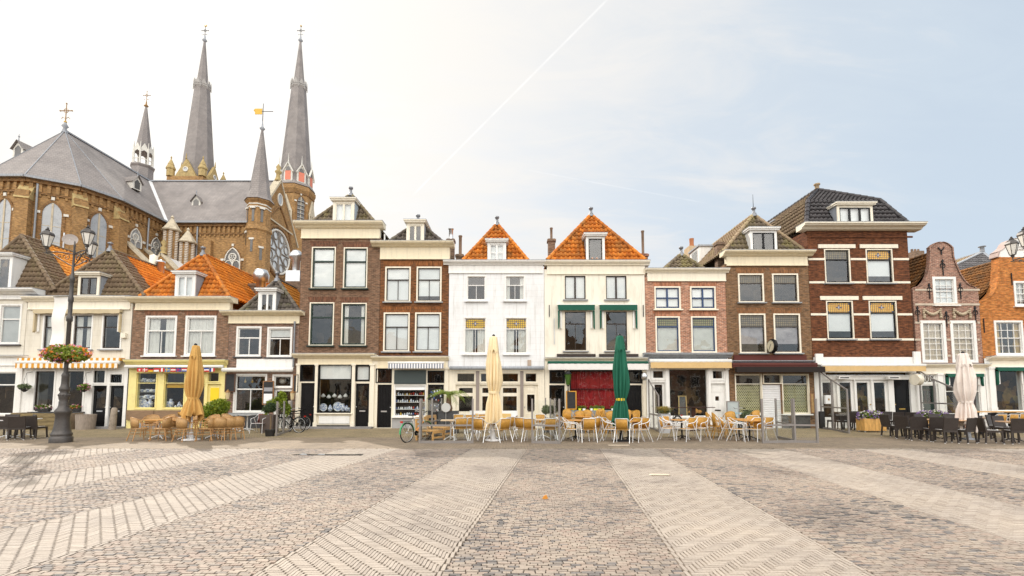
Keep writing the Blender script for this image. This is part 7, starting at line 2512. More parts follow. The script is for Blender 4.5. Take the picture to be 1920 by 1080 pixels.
for u, lab, kinds, sd_ in ((81, 'window box of pink and white flowers on the left sill of the white shop', (('pink_blossom', FLP, .5), ('white_blossom', FLW, .5)), 31), (139, 'window box of pink and red flowers on the sill behind the lamp post', (('pink_blossom', FLP, .6), ('red_blossom', FLO, .4)), 32)):
    p = P(u, 771, D - .1)
    t = thing('window_box', lab, 'flower box', tuple(p))
    MB().mat(POT).box(p.x - .33, p.y - .09, p.z, p.x + .33, p.y + .05, p.z + .15).build('trough', t)
    flowers(t, (p.x, p.y, p.z + .2), (.38, .12, .13), 50, kinds, .05, LEAF, 260, sd_, .06)
# plank wall, grey planter and bollard in front of the white house
MOSSW = wood('mossy_planks', (.20, .15, .07), (1.2, 8, 8), .85, .45)
Yp = G(80, 806).y
xa, xb = G(18, 806).x, G(122, 806).x
t = thing('plank_planter', 'long low planter of mossy planks in front of the white shop', 'planter', ((xa + xb) / 2, Yp, 0))
for i in range(4): MB().mat(MOSSW).box(xa, Yp - .02, .012 + i * .20, xb, Yp + .04, .20 + i * .20).build('plank', t)
MB().mat(wood('grey_plank_end', (.28, .21, .14), (8, 8, 2), .85, .3)).box(xa - .02, Yp + .041, .0, xa + .05, Yp + .9, .82).build('end_board', t)
MB().mat(wood('grey_plank_end', (.28, .21, .14))).box(xb - .06, Yp + .041, 0, xb, Yp + .9, .80).build('end_board', t)
MB().mat(plain('dark_soil', (.03, .022, .016), .95)).box(xa + .05, Yp + .041, .1, xb - .06, Yp + .85, .70).build('soil', t)
c = G(149, 806)
t = thing('grey_planter', 'grey fluted wooden barrel planter beside the lamp post base', 'planter', (c.x, c.y, 0))
mb = MB().mat(wood('grey_fluted_wood', (.30, .25, .21), (10, 10, 1.5), .8, .3))
mb.lathe([(.36, 0), (.40, .70), (.41, .74), (.36, .74), (.34, .66), (.02, .66)], (c.x, c.y + .3, 0), 32, mod=lambda a, z: 1 + .02 * math.sin(16 * a), smooth=False); mb.build('tub', t)
c = G(210, 806)
t = thing('bollard', 'weathered leaning stone bollard standing before the black doors', 'bollard', (c.x, c.y, 0))
MB().mat(plain('weathered_stone_post', (.30, .25, .20), .9, var=.4, scale=6)).lathe([(.15, 0), (.145, .35), (.13, .98), (.10, 1.06), (.03, 1.09)], (c.x, c.y, 0), 14).build('post', t)
t.rotation_euler = (0, rad(3), 0)
# stone steps
for u0, u1, v0, dd, lab in ((166, 236, 803, .55, 'worn stone doorstep below the two black doors'), (549, 700, 803, .45, 'long grey stone doorstep before the cream pottery shop')):
    x0, x1 = X(u0, 803), X(u1, 803)
    o = MB().mat(plain('worn_step_stone', (.25, .24, .24), .8, var=.25, scale=4)).box(x0, D - dd, 0, x1, D - .07, .10).build('doorstep', None, at=((x0 + x1) / 2, D - dd, 0)); tag(o, lab, 'step')
# bushes and tubs -------------------------------------------------------------------
def bush(name, label, cat, u, v, parts, potf=None, leaf=LEAF, n=900, size=.09, seed=5, trunk=None):
    c = G(u, v)
    random.seed(seed)
    t = thing(name, label, cat, (c.x, c.y, 0))
    if potf: potf(t, c)
    b = MB().mat(leaf); b.t = []
    for i, (du, vv, r) in enumerate(parts):
        p = P(u + du, vv, c.y)
        leaves(b, int(n * r[0] * r[2] / sum(q[2][0] * q[2][2] for q in parts)), size, inball((p.x, c.y, p.z), r, .35, .3, seed + i))
    b.build('foliage', t)
    if trunk:
        MB().mat(wood('plant_stem', (.16, .11, .06), (8, 8, 2), .8)).path([(c.x, c.y, trunk[0]), (c.x + .02, c.y, (trunk[0] + trunk[1]) / 2), (c.x, c.y, trunk[1])], .03, 6).build('stem', t)
    return t
def cube_pot(w, h, m):
    def f(t, c):
        MB().mat(m).add([(c.x - w * .42, c.y - w * .42, 0), (c.x + w * .42, c.y - w * .42, 0), (c.x + w * .42, c.y + w * .42, 0), (c.x - w * .42, c.y + w * .42, 0), (c.x - w / 2, c.y - w / 2, h), (c.x + w / 2, c.y - w / 2, h), (c.x + w / 2, c.y + w / 2, h), (c.x - w / 2, c.y + w / 2, h)], [(0, 3, 2, 1), (0, 1, 5, 4), (1, 2, 6, 5), (2, 3, 7, 6), (3, 0, 4, 7), (4, 5, 6, 7)]).build('pot', t)
    return f
def round_pot(r, h, m):
    def f(t, c): MB().mat(m).lathe([(r * .8, 0), (r, h * .9), (r * 1.05, h), (r * .9, h), (.02, h - .03)], (c.x, c.y, 0), 18).build('pot', t)
    return f
bush('bush', 'big leafy bright green bush between yellow shop and brick house', 'bush', 405, 808, [(-4, 772, (.50, .40, .55)), (6, 763, (.46, .38, .42)), (0, 790, (.48, .4, .40)), (14, 765, (.28, .28, .36)), (-14, 785, (.28, .3, .42))], leaf=LEAFY, n=3200, size=.085, seed=41, trunk=(0, .7))
bush('topiary', 'round clipped green shrub on a bare stem in a black pot', 'shrub', 506, 818, [(0, 765, (.25, .25, .23))], round_pot(.20, .28, POT), LEAFD, 1100, .05, 42, (.2, .85))
bush('yellow_shrub', 'trailing yellow green shrub in tall brown planter behind the clipped shrub', 'shrub', 505, 811, [(-6, 787, (.12, .15, .45)), (3, 760, (.25, .2, .3)), (20, 755, (.42, .25, .25)), (25, 744, (.2, .2, .28)), (32, 768, (.2, .2, .3))], cube_pot(.62, .80, plain('brown_planter', (.10, .075, .065), .7)), LEAFY, 1300, .085, 43)
bush('lavender_tub', 'round grey green lavender in dark pot behind the glass screen', 'plant', 1024, 811, [(0, 768, (.24, .24, .23))], round_pot(.18, .62, plain('slate_pot', (.07, .08, .09), .7)), LEAFG, 700, .055, 44)
bush('grass_tub', 'tuft of grass in a grey pot before the pierced screen window', 'plant', 1400, 808, [(0, 778, (.27, .25, .20))], round_pot(.17, .52, GREYSILL), LEAFG, 700, .06, 45)
c = G(1246, 812)
t = thing('tall_grass_planter', 'tall pale grey planter with golden heather and grass before the white shopfront', 'planter', (c.x, c.y, 0))
cube_pot(.44, .86, plain('pale_grey_planter', (.40, .41, .43), .6))(t, c)
def blades(mb, c, z, n, r, h, seed):
    random.seed(seed)
    for i in range(n):
        a = random.uniform(0, 6.28); q = random.random() ** .5
        d = Vector((math.cos(a), math.sin(a), 0)); s = Vector((-d.y, d.x, 0)) * .007
        b = Vector((c.x, c.y, z)) + d * q * r * .4; hh = h * random.uniform(.6, 1.1)
        m = b + d * r * q * .5 + Vector((0, 0, hh * .75)); e = b + d * r * (q * 1.3) + Vector((0, 0, hh * (1 - .5 * q)))
        mb.face([b - s, b + s, m + s, m - s]); mb.face([m - s, m + s, e]); tv = random.random(); mb.t += [tv] * 7
b = MB().mat(LEAFDRY); b.t = []; blades(b, c, .84, 420, .34, .42, 5); b.build('grass', t)
b = MB().mat(LEAFG); b.t = []; leaves(b, 500, .05, inball((c.x, c.y, .98), (.27, .25, .16), .4, .3, 8)); b.build('foliage', t)
# palm
c = G(841, 812)
t = thing('palm', 'potted palm with arching fronds beside the white house doors', 'palm', (c.x, c.y, 0))
MB().mat(plain('charcoal_planter', (.055, .058, .065), .6)).box(c.x - .42, c.y - .3, 0, c.x + .42, c.y + .3, .98).build('pot', t)
MB().mat(wood('palm_trunk', (.15, .085, .05), (4, 4, 9), .9)).lathe([(.15, .98), (.17, 1.1), (.12, 1.28), (.10, 1.75)], (c.x, c.y, 0), 12).build('trunk', t)
b = MB().mat(leafmat('palm_leaves', (.13, .20, .03), (.32, .40, .07))); b.t = []
random.seed(3)
for i in range(22):
    a = 2 * PI * i / 22 + random.uniform(-.15, .15); d = Vector((math.cos(a), math.sin(a) * .8, 0)); el = random.uniform(.05, .75)
    Ln = random.uniform(.75, 1.05)
    pts = []
    for j in range(9):
        s = j / 8
        pts.append(Vector((c.x, c.y, 1.72)) + d * Ln * s * math.cos(el * (1 - s)) + Vector((0, 0, Ln * (s * math.sin(el) * 1.2 - .62 * s * s))))
    for j in range(1, 9):
        tdir = (pts[j] - pts[j - 1]).normalized(); sd_ = tdir.cross(Vector((0, 0, 1))).normalized()
        for sg in (-1, 1):
            for q in range(2):
                p = pts[j - 1].lerp(pts[j], q / 2)
                e = p + sd_ * sg * .26 * (1 - .5 * j / 9) + tdir * .18 - Vector((0, 0, .08))
                b.face([p - tdir * .014, p + tdir * .014, e]); b.t += [random.random()] * 3
b.build('frond', t)
p = P(836, 764, c.y - .45)
o = thing('round_sign', 'blank pale grey round sign on a stand before the palm planter', 'sign', (p.x, p.y, 0))
mb = MB().mat(plain('pale_grey_disc', (.58, .58, .58), .5, var=.03)); mb.path([(p.x, p.y, p.z), (p.x, p.y + .02, p.z)], .20, 26); mb.build('disc', o)
MB().mat(STEEL).tube((p.x, p.y + .03, 0), (p.x, p.y + .03, p.z - .1), .012).build('stand', o)
# flower crates
def crate(u, v, w, h, dpt, label, seed, kinds=(('violet_blossom', FLV, .6), ('white_blossom', FLW, .4))):
    c = G(u, v)
    t = thing('flower_crate', label, 'planter', (c.x, c.y, 0))
    n = 6
    mb = MB().mat(wood('honey_crate_planks', (.58, .33, .10), (9, 9, 1.6), .6, .3))
    for i in range(n): mb.box(c.x - w / 2 + w * i / n + .004, c.y - dpt / 2, .07, c.x - w / 2 + w * (i + 1) / n - .004, c.y - dpt / 2 + .03, h)
    mb.box(c.x - w / 2, c.y - dpt / 2 + .031, .07, c.x - w / 2 + .03, c.y + dpt / 2, h).box(c.x + w / 2 - .03, c.y - dpt / 2 + .031, .07, c.x + w / 2, c.y + dpt / 2, h).box(c.x - w / 2 + .031, c.y + dpt / 2 - .03, .07, c.x + w / 2 - .031, c.y + dpt / 2, h)
    mb.box(c.x - w / 2 + .031, c.y - dpt / 2 + .031, .3, c.x + w / 2 - .031, c.y + dpt / 2 - .031, h - .06)
    mb.build('crate', t)
    for sx in (-1, 1):
        for sy in (-1, 1): MB().mat(STEEL).lathe([(.035, 0), (.04, .035), (.03, .07)], (c.x + sx * (w / 2 - .08), c.y + sy * (dpt / 2 - .08), 0), 8).build('caster', t)
    flowers(t, (c.x, c.y, h + .12), (w * .56, dpt * .62, .24), 260, kinds, .055, LEAF, 1000, seed, .07)
crate(1634, 810, 1.0, .62, .5, 'honey wooden crate of violet and white flowers on casters before cream doors', 51)
crate(1748, 810, 1.1, .62, .5, 'honey wooden crate of violet flowers behind the front row of rattan chairs', 52)
# bicycles -------------------------------------------------------------------
def bike(label, frame, fender=None, accents=None, basket=False, name='bicycle'):
    t = thing(name, label, 'bicycle')
    R = .34; xr, xf = -.52, .54
    for x in (xr, xf):
        w = MB().mat(plain('tyre_rubber', (.015, .015, .016), .8)).path([(x + R * math.cos(q), 0, R + R * math.sin(q)) for q in [i * PI / 16 for i in range(32)]], .019, 6, closed=True)
        wo = w.build('wheel', t)
        rb = MB().mat(STEEL).path([(x + (R - .025) * math.cos(q), 0, R + (R - .025) * math.sin(q)) for q in [i * PI / 16 for i in range(32)]], .010, 5, closed=True).tube((x, -.05, R), (x, .05, R), .022, .022, 8)
        for i in range(14):
            q = i * PI / 7; rb.tube((x, (.02 if i % 2 else -.02), R), (x + (R - .03) * math.cos(q), 0, R + (R - .03) * math.sin(q)), .0022, .0022, 3, False)
        rb.build('rim', wo)
        mg = MB().mat(fender or frame)
        a0, a1 = (rad(10), rad(185)) if x == xr else (rad(35), rad(190))
        pts = [(x + (R + .035) * math.cos(q), 0, R + (R + .035) * math.sin(q)) for q in [a0 + (a1 - a0) * i / 10 for i in range(11)]]
        for p, q in zip(pts, pts[1:]): mg.bar(p, q, .05, .008, (0, 0, 1) if abs(p[2] - q[2]) < .1 else (1, 0, 0))
        mg.build('mudguard', t)
    f = MB().mat(frame)
    bb, st, hd, hd2 = (-.08, 0, .30), (-.20, 0, .82), (.36, 0, .88), (.40, 0, .72)
    for a, b, r in ((bb, st, .018), (bb, hd2, .02), (st, (.37, 0, .84), .017), (hd, (.42, 0, .66), .02), (bb, (xr, 0, R), .012), (st, (xr, 0, R), .010)): f.tube(a, b, r, r, 8)
    f.build('frame', t)
    MB().mat(STEEL).path([(.42, 0, .66), (.45, .05, .60), (xf, .05, R)], .012, 6).path([(.42, 0, .66), (.45, -.05, .60), (xf, -.05, R)], .012, 6).build('fork', t)
    MB().mat(BLACKP).add([(-.36, -.09, .93), (-.36, .09, .93), (-.08, .03, .92), (-.08, -.03, .92), (-.36, -.10, .985), (-.36, .10, .985), (-.05, .025, .965), (-.05, -.025, .965)], [(0, 1, 2, 3), (7, 6, 5, 4), (0, 4, 5, 1), (1, 5, 6, 2), (2, 6, 7, 3), (3, 7, 4, 0)]).tube((-.205, 0, .80), (-.22, 0, .93), .013).build('saddle', t)
    h = MB().mat(STEEL).tube((.355, 0, .86), (.33, 0, 1.04), .014).path([(.12, -.30, 1.06), (.28, -.26, 1.09), (.35, -.06, 1.05), (.35, .06, 1.05), (.28, .26, 1.09), (.12, .30, 1.06)], .012, 6)
    ho = h.build('handlebar', t)
    MB().mat(BLACKP).tube((.22, -.28, 1.08), (.10, -.305, 1.055), .017).tube((.22, .28, 1.08), (.10, .305, 1.055), .017).build('grip', ho)
    MB().mat(BLACKP).bar((-.30, 0, .74), (-.80, 0, .74), .12, .012).tube((-.75, .05, .73), (xr, .05, R), .006).tube((-.75, -.05, .73), (xr, -.05, R), .006).build('luggage_rack', t)
    MB().mat(BLACKP).lathe([(.095, -.005), (.095, .005)], (0, 0, 0), 18).build('chainring', t).matrix_local = Matrix.Translation((-.08, -.05, .30)) @ Matrix.Rotation(PI / 2, 4, 'X')
    MB().mat(STEEL).tube((-.08, -.07, .30), (.05, -.07, .19), .01).tube((-.08, .07, .30), (-.21, .07, .41), .01).build('crank', t)
    MB().mat(BLACKP).box(.01, -.15, .175, .10, -.075, .20).box(-.25, .075, .40, -.16, .15, .425).build('pedal', t)
    if basket:
        MB().mat(BLACKP).box(.48, -.17, .82, .78, .17, 1.02).build('front_basket', t)
    MB().mat(accents or plain('red_reflector', (.5, .02, .01), .3)).box(-.83, -.05, .70, -.80, .05, .76).build('tail_light', t)
    return t
b1 = bike('black city bicycle leaning by the pale glass screen, nearer the black pot', BLACKP)
c = G(541, 811); b1.location = (c.x, c.y, 0); b1.rotation_euler.z = rad(168)
scan(b1)
c = G(551, 809); dup(b1, (c.x, c.y + .25, 0), rad(250), 'second black bicycle turned towards the black door, half hidden by the first')
ORB = plain('orange_paint', (.80, .26, .05), .35)
b2 = bike('white and orange bicycle with green rear mudguard parked beside the glass screen', plain('white_frame_paint', (.75, .74, .70), .3), plain('green_mudguard', (.06, .36, .14), .4))
MB().mat(ORB).tube((-.04, 0, .34), (.38, 0, .70), .024).build('down_tube', b2)
c = G(777, 829); b2.location = (c.x, c.y + .35, 0); b2.rotation_euler.z = rad(62)
b3 = bike('pale blue and white bicycle standing behind the wooden tables by the notice case', plain('pale_blue_paint', (.22, .48, .62), .3), WHITEM)
c = G(1392, 808); b3.location = (c.x, c.y, 0); b3.rotation_euler.z = rad(200)
c = G(1262, 806); b4 = dup(b1, (c.x, c.y + .2, 0), rad(105), 'black bicycle half hidden behind the tall grass planter')
# signs, boards, lanterns -------------------------------------------------------
BOARD = plain('blackboard', (.028, .028, .030), .7, var=.35, scale=6)
def board(u0, v0, u1, v1, frame, label, y=.1, name='blackboard', parts=None, face=None, Y=None):
    Yb = (D if Y is None else Y) - y
    vm = (v0 + v1) / 2
    x0, x1, z0, z1 = X(u0, vm, Yb), X(u1, vm, Yb), Z(v1, Yb), Z(v0, Yb)
    t = thing(name, label, 'sign board', ((x0 + x1) / 2, Yb, z0))
    f = .05
    MB().mat(frame).box(x0, Yb, z0, x0 + f, Yb + .04, z1).box(x1 - f, Yb, z0, x1, Yb + .04, z1).box(x0 + f, Yb, z1 - f, x1 - f, Yb + .04, z1).box(x0 + f, Yb, z0, x1 - f, Yb + .04, z0 + f).build('frame', t)
    b = MB().mat(face or BOARD).box(x0 + f, Yb + .012, z0 + f, x1 - f, Yb + .035, z1 - f).build('board', t)
    for m, a, c in parts or ():
        MB().mat(m).box(x0 + f + .02, Yb + .004, z0 + (z1 - z0) * a, x1 - f - .02, Yb + .011, z0 + (z1 - z0) * c).build('paper', t)
    return t
WF = wood('brown_board_frame', (.26, .13, .055), (3, 3, 3), .6)
board(421.5, 700, 441, 735, plain('dark_board_frame', (.10, .05, .03), .6), 'plain dark blackboard on the brick left of the white framed window')
board(549, 702, 559.5, 736, WF, 'narrow blackboard with faint chalk lines beside the rain pipe')
board(492, 714, 513, 759, WF, 'wooden framed menu board with white and grey papers', y=.14, parts=((BLIND, .06, .46), (plain('grey_paper', (.30, .30, .32), .8), .56, .72), (BOARD, .80, .96)))
board(1061.5, 733, 1081, 768, plain('orange_board_frame', (.62, .30, .04), .5), 'blackboard in bright orange frame left of the red curtains', y=.2)
board(1363, 752, 1387, 804, GREYM, 'grey standing notice case with pale glass by the white door', y=.55, name='notice_case', face=plain('pale_case_glass', (.42, .47, .47), .15))
board(1520, 737, 1528, 775, WF, 'small wooden framed menu beside the tall house', y=.12, name='menu_board', face=wood('menu_panel', (.40, .25, .10), (3, 3, 3), .6))
p = P(1448, 649, D - .35)
t = thing('wall_clock', 'black rimmed round double sided clock projecting between two windows', 'clock', tuple(p))
cm = Matrix.Translation(p) @ Matrix.Rotation(rad(-90), 4, 'Z')
mb = MB().mat(BLACKP)
ring = [cm @ Vector((.33 * math.cos(q), 0, .33 * math.sin(q))) for q in [i * PI / 14 for i in range(28)]]
mb.path([cm @ Vector((0, -.09, 0)), cm @ Vector((0, .09, 0))], .34, 28); mb.path(ring, .05, 6, closed=True); mb.build('case', t)
fb = MB().mat(plain('cream_dial', (.72, .66, .48), .5, var=.04)).path([cm @ Vector((0, -.101, 0)), cm @ Vector((0, .101, 0))], .29, 28); fo = fb.build('dial', t)
hb = MB().mat(BLACKP)
for a, l in ((rad(35), .15), (rad(215), .23)): hb.bar(cm @ Vector((0, -.108, 0)), cm @ Vector((l * math.sin(a), -.108, l * math.cos(a))), .022, .006, (0, 1, 0))
for i in range(12):
    a = i * PI / 6; hb.bar(cm @ Vector((.235 * math.sin(a), -.106, .235 * math.cos(a))), cm @ Vector((.27 * math.sin(a), -.106, .27 * math.cos(a))), .014, .006, (0, 1, 0))
hb.build('hands', fo)
MB().mat(IRON).bar((p.x, p.y + .05, p.z + .05), (p.x, D, p.z + .05), .04, .04).build('bracket', t)
p = P(1719, 712, D - .6)
t = thing('round_sign', 'blank cream drum shaped sign on the corner of the tall house', 'sign', tuple(p))
cm = Matrix.Translation(p) @ Matrix.Rotation(rad(-84), 4, 'Z')
MB().mat(CREAM2).path([cm @ Vector((0, -.13, 0)), cm @ Vector((0, .13, 0))], .27, 26).build('drum', t)
MB().mat(IRON).bar(cm @ Vector((0, .13, 0)), (p.x - .05, D, p.z), .04, .04).build('bracket', t)
p = P(1057 + 8, 712, D - .3)
t = thing('wall_lantern', 'black wall lantern with green glass beside the red curtained window', 'lantern', tuple(p))
MB().mat(IRON).lathe([(.03, -.62), (.02, -.35), (.06, -.30), (.09, -.27)], tuple(p), 8).lathe([(.19, .28), (.20, .31), (.10, .42), (.03, .48), (.01, .56)], tuple(p), 8).tube(p + Vector((0, .12, -.29)), p + Vector((0, .12, .3)), .015).bar((p.x, p.y, p.z - .55), (p.x, D, p.z - .55), .03, .03).build('housing', t)
MB().mat(plain('dark_green_glass', (.05, .11, .02), .2)).lathe([(.09, -.26), (.17, .27)], tuple(p), 6, smooth=False).build('glass', t)
p = P(1208, 706, D - .5)
t = thing('wall_lantern', 'small steel globe lamp on the wall between cream and pinkish houses', 'lantern', tuple(p))
MB().mat(STEEL).ball(tuple(p), .16, 14, 1.3).bar((p.x, p.y, p.z), (p.x, D, p.z), .03, .03).build('globe', t)
for u, v, lab in ((427, 741, 'copper wall lantern left of the white framed brick house window'), (548, 742, 'copper wall lantern on a pale post beside the rain pipe')):
    p = P(u, v, D - .3)
    t = thing('wall_lantern', lab, 'lantern', tuple(p))
    cu = plain('aged_copper', (.30, .17, .07), .45, .6)
    MB().mat(cu).lathe([(.05, -.24), (.08, -.20)], tuple(p), 8).lathe([(.13, .14), (.08, .22), (.03, .26), (.01, .30)], tuple(p), 8).tube(p + Vector((0, .07, -.22)), p + Vector((0, .07, .16)), .012).bar((p.x, p.y, p.z - .1), (p.x, D, p.z - .1), .03, .03).build('housing', t)
    MB().mat(plain('warm_glass', (.62, .50, .30), .2)).lathe([(.075, -.19), (.115, .139)], tuple(p), 6, smooth=False).build('glass', t)
MB().mat(plain('pale_post', (.42, .38, .34), .7)).tube((X(548, 790), D - .3, 0), (X(548, 790), D - .3, P(548, 742, D - .3).z - .25), .10, .10, 10).build('post', t)
# satellite dish, far roofs
p = P(132, 450, D + 7)
t = thing('satellite_dish', 'grey satellite dish on a mast behind the left lamp post', 'dish', tuple(p))
cm = Matrix.Translation(p) @ Matrix.Rotation(rad(30), 4, 'Z') @ Matrix.Rotation(rad(75), 4, 'X')
mb = MB().mat(plain('dish_grey', (.30, .27, .25), .5, .2))
vs = [cm @ Vector((r * math.cos(q), r * math.sin(q), r * r * .4)) for r in (.05, .25, .42) for q in [i * PI / 10 for i in range(20)]]
mb.add(vs, [(k * 20 + i, k * 20 + (i + 1) % 20, (k + 1) * 20 + (i + 1) % 20, (k + 1) * 20 + i) for k in range(2) for i in range(20)] + [tuple(range(19, -1, -1))]); mb.build('dish', t)
MB().mat(STEEL).tube((p.x - .45, p.y, p.z - 2.5), (p.x - .45, p.y, p.z + .5), .04).bar((p.x - .45, p.y, p.z), (p.x, p.y, p.z), .05, .05).build('mast', t)
# metal chimney stacks on the left roofs
for u, v, lab in ((301, 500, 'short steel flue pipe on the roofs left of the orange house'), (288, 487, 'pale round vent drum behind the tiled roofs')):
    p = P(u, v, D + 4.5)
    o = MB().mat(STEEL if u > 295 else CREAM2).lathe([(.20, -1.2), (.20, .2), (.26, .22), (.26, .34), (.05, .42)] if u > 295 else [(.22, -.8), (.22, .25), (.10, .3)], tuple(p), 14).build('flue_pipe', None, at=tuple(p)); tag(o, lab, 'flue')
for u, v, Yy, rr in ((125, 513, D + 3.6, 1), (272, 525, D + 3.2, 1)): pass
# shop goods ------------------------------------------------------------------
def delft():
    m, t, b = nt('blue_white_glaze')
    tc = N(t, 'ShaderNodeTexCoord'); n = N(t, 'ShaderNodeTexNoise', i_Scale=9.0, i_Detail=3.0); L(t, tc.outputs['Object'], n.inputs['Vector'])
    L(t, ramp(t, n.outputs[0], [(.44, (.72, .75, .80)), (.52, (.10, .18, .45)), (.60, (.75, .78, .82))]), b.inputs['Base Color']); b.inputs['Roughness'].default_value = .15
    return m
DELFT = delft()
CHINA = plain('white_china', (.78, .80, .80), .2, var=.08)
def vase(name='vase', m=DELFT, h=.35, r=.12, kind=0):
    pr = [[(.5, 0), (.55, .05), (1, .45), (.9, .65), (.45, .8), (.4, .9), (.6, 1.0), (.1, 1.0)], [(.5, 0), (.95, .2), (1, .45), (.6, .62), (.65, .7), (.25, .9), (.08, 1.0)], [(.45, 0), (.5, .1), (.35, .3), (1, .6), (1, 1), (.9, 1), (.1, .95)]][kind]
    return MB().mat(m).lathe([(a * r, b * h) for a, b in pr], (0, 0, 0), 14).build(name)
def plate(r=.2):
    return MB().mat(DELFT).path([(0, 0, r), (0, .012, r)], r, 24).mat(CHINA).path([(r * .96 * math.cos(q), -.003, r + r * .96 * math.sin(q)) for q in [i * PI / 12 for i in range(24)]], .008, 5, closed=True).build('plate')
def put(o, u, v, y, lab, cat, grp, s=1.0):
    p = P(u, v, D + y)
    if o.get('_u'):
        o = o.copy(); COL.objects.link(o); del o['_u']
    else: o['_u'] = 1; USEDQ.append(o)
    o.location = p; o.scale = (s,) * 3
    tag(o, lab, cat, grp)
    return o
USEDQ = []
v0, v1, v2, pl = vase(), vase(kind=1), vase(kind=2, h=.16, r=.11), plate()
vw = vase('pot', CHINA, .17, .10, 1)
SHELF = plain('glass_shelf', (.40, .42, .42), .2)
def shelfboard(house_u0, house_u1, v, y=.25):
    return (house_u0, house_u1, v, y)
for (a, b, vv, yy, sh) in ((258, 292, 735, .30, 0), (258, 292, 747, .30, 0), (258, 292, 716, .30, 0)):
    p = P(a, vv, D + yy); q = P(b, vv, D + yy)
    o = MB().mat(SHELF).box(p.x, D + .2, p.z - .015, q.x, D + .42, p.z).build('display_shelf', None, at=(p.x, D + yy, p.z)); tag(o, 'thin display shelf of china in the yellow shop window', 'shelf', 'shelves in the yellow shop window')
    for i in range(6):
        put(vw if (i + int(vv)) % 2 else v2, a + 2.5 + i * 5.8, vv, yy, 'white china pot on a shelf in the yellow shop window', 'pot', 'china pots in the yellow shop window', random.uniform(.8, 1.2))
put(pl, 266, 765, .24, 'large painted plate leaning low in the left window of the yellow shop', 'plate', None, 1.25)
put(pl, 274, 765, .21, 'smaller painted plate beside the large one in the left yellow shop window', 'plate', None, .85)
put(v0, 281, 765, .24, 'big blue and white lidded vase in the left window of the yellow shop', 'vase', None, 1.3)
put(v0, 320, 764, .26, 'white painted vase in the right window of the yellow shop', 'vase', None, 1.25)
for i, (u, k) in enumerate(((313, .8), (329, .7), (336, .9), (341, .7))):
    put((pl, vw, v1, v2)[i], u, 764, .24, ('small plate left of the white vase, right yellow shop window', 'little white pot right of the white vase, yellow shop window', 'small blue jar right of the white pot, yellow shop window', 'small footed bowl at the right end of the yellow shop window')[i], 'pottery', None, k)
put(pl, 606, 771, .2, 'blue painted plate at the left end of the cream pottery window', 'plate', None, 1.0)
put(v1, 619, 771, .2, 'white blue patterned vase second from left in the cream pottery window', 'vase', None, 1.0)
put(pl, 633, 771, .2, 'largest dark blue plate in the middle of the cream pottery window', 'plate', None, 1.2)
put(v0, 643, 771, .2, 'slim blue vase right of the largest plate in the cream pottery window', 'vase', None, 1.1)
put(v1, 650, 771, .22, 'small lidded jar near the right end of the cream pottery window', 'vase', None, .9)
put(v2, 655, 771, .2, 'white footed bowl at the right end of the cream pottery window', 'bowl', None, 1.1)
for i in range(5):
    put(vw, 606 + i * 10.5, 745 + (i % 2) * 2, .6, 'pale china piece standing deep inside the cream pottery window', 'pottery', 'china pieces deep in the cream pottery window', 1.2)
cols = [plain('souvenir_' + n_, c_, .4) for n_, c_ in (('blue', (.05, .10, .35)), ('white', (.72, .74, .76)), ('red', (.50, .05, .03)), ('ochre', (.62, .40, .06)))]
toys = [vase('souvenir', m_, .17, .055, k % 3) for k, m_ in enumerate(cols)] + [vase('souvenir', DELFT, .19, .065, 1)]
nm_ = ('blue', 'white', 'red', 'ochre', 'blue and white')
for r_, vv in enumerate((741, 754, 767, 779)):
    p = P(741, vv, D + .22); q = P(797, vv, D + .22)
    o = MB().mat(WHITEM).box(p.x, D + .14, p.z - .02, q.x, D + .34, p.z).build('display_shelf', None, at=(p.x, D + .22, p.z)); tag(o, ORD[r_] + ' white shelf from the top in the souvenir shop window', 'shelf')
    for i in range(14):
        k = random.choice((0, 1, 1, 3, 4, 4, 4, 2))
        put(toys[k], 743.5 + i * 3.95 + random.uniform(-.6, .6), vv, .2 + random.uniform(0, .08), nm_[k] + ' souvenir figure on the shelves of the souvenir shop window', 'souvenir', nm_[k] + ' souvenirs on the shop shelves', random.uniform(.5, .95))
for i in range(26):
    u = random.uniform(806, 829); v = random.uniform(733, 775)
    put(toys[(0, 1, 2, 4)[i % 4]], u, v, -.02 if i < 0 else -.16, nm_[(0, 1, 2, 4)[i % 4]] + ' trinket on the rack beside the souvenir shop door', 'souvenir', 'trinkets hung on the souvenir rack', random.uniform(.4, .7))
p = P(818, 800, D - .2)
t = thing('souvenir_rack', 'narrow dark rack of small trinkets on the souvenir shop door', 'rack', (p.x, p.y, 0))
x0, x1 = X(804, 755), X(831, 755)
MB().mat(IRON).box(x0, D - .14, Z(778), x1, D - .12, Z(729)).build('panel', t)
# flower pots on the bar sill
for i, (u, m_) in enumerate(((1075, 0), (1087, 0), (1095, 1), (1109, 1), (1115, 0), (1119, 0), (1124, 1), (1130, 0), (1149, 1))):
    p = P(u, 771, D - .1)
    t = thing('flower_pot', ('yellow' if m_ == 0 else 'white') + ' flower pot, ' + ORD[i] + ' from the left on the sill below red curtains', 'flower pot', tuple(p))
    MB().mat(plain('acid_yellow_pot', (.62, .66, .02), .5) if m_ == 0 else WHITEM).lathe([(.055, 0), (.085, .14), (.075, .14), (.01, .13)], tuple(p), 12).build('pot', t)
    b = MB().mat(LEAF); b.t = []; random.seed(60 + i); leaves(b, 90, .06, inball((p.x, p.y, p.z + .19), (.12, .09, .09), .3, .3, i)).build('foliage', t)
    if i in (2, 4): 
        b = MB().mat(FLO); b.t = []; leaves(b, 16, .05, inball((p.x, p.y, p.z + .24), (.09, .07, .06), .5, .3, i), 1.0).build('red_blossom', t)
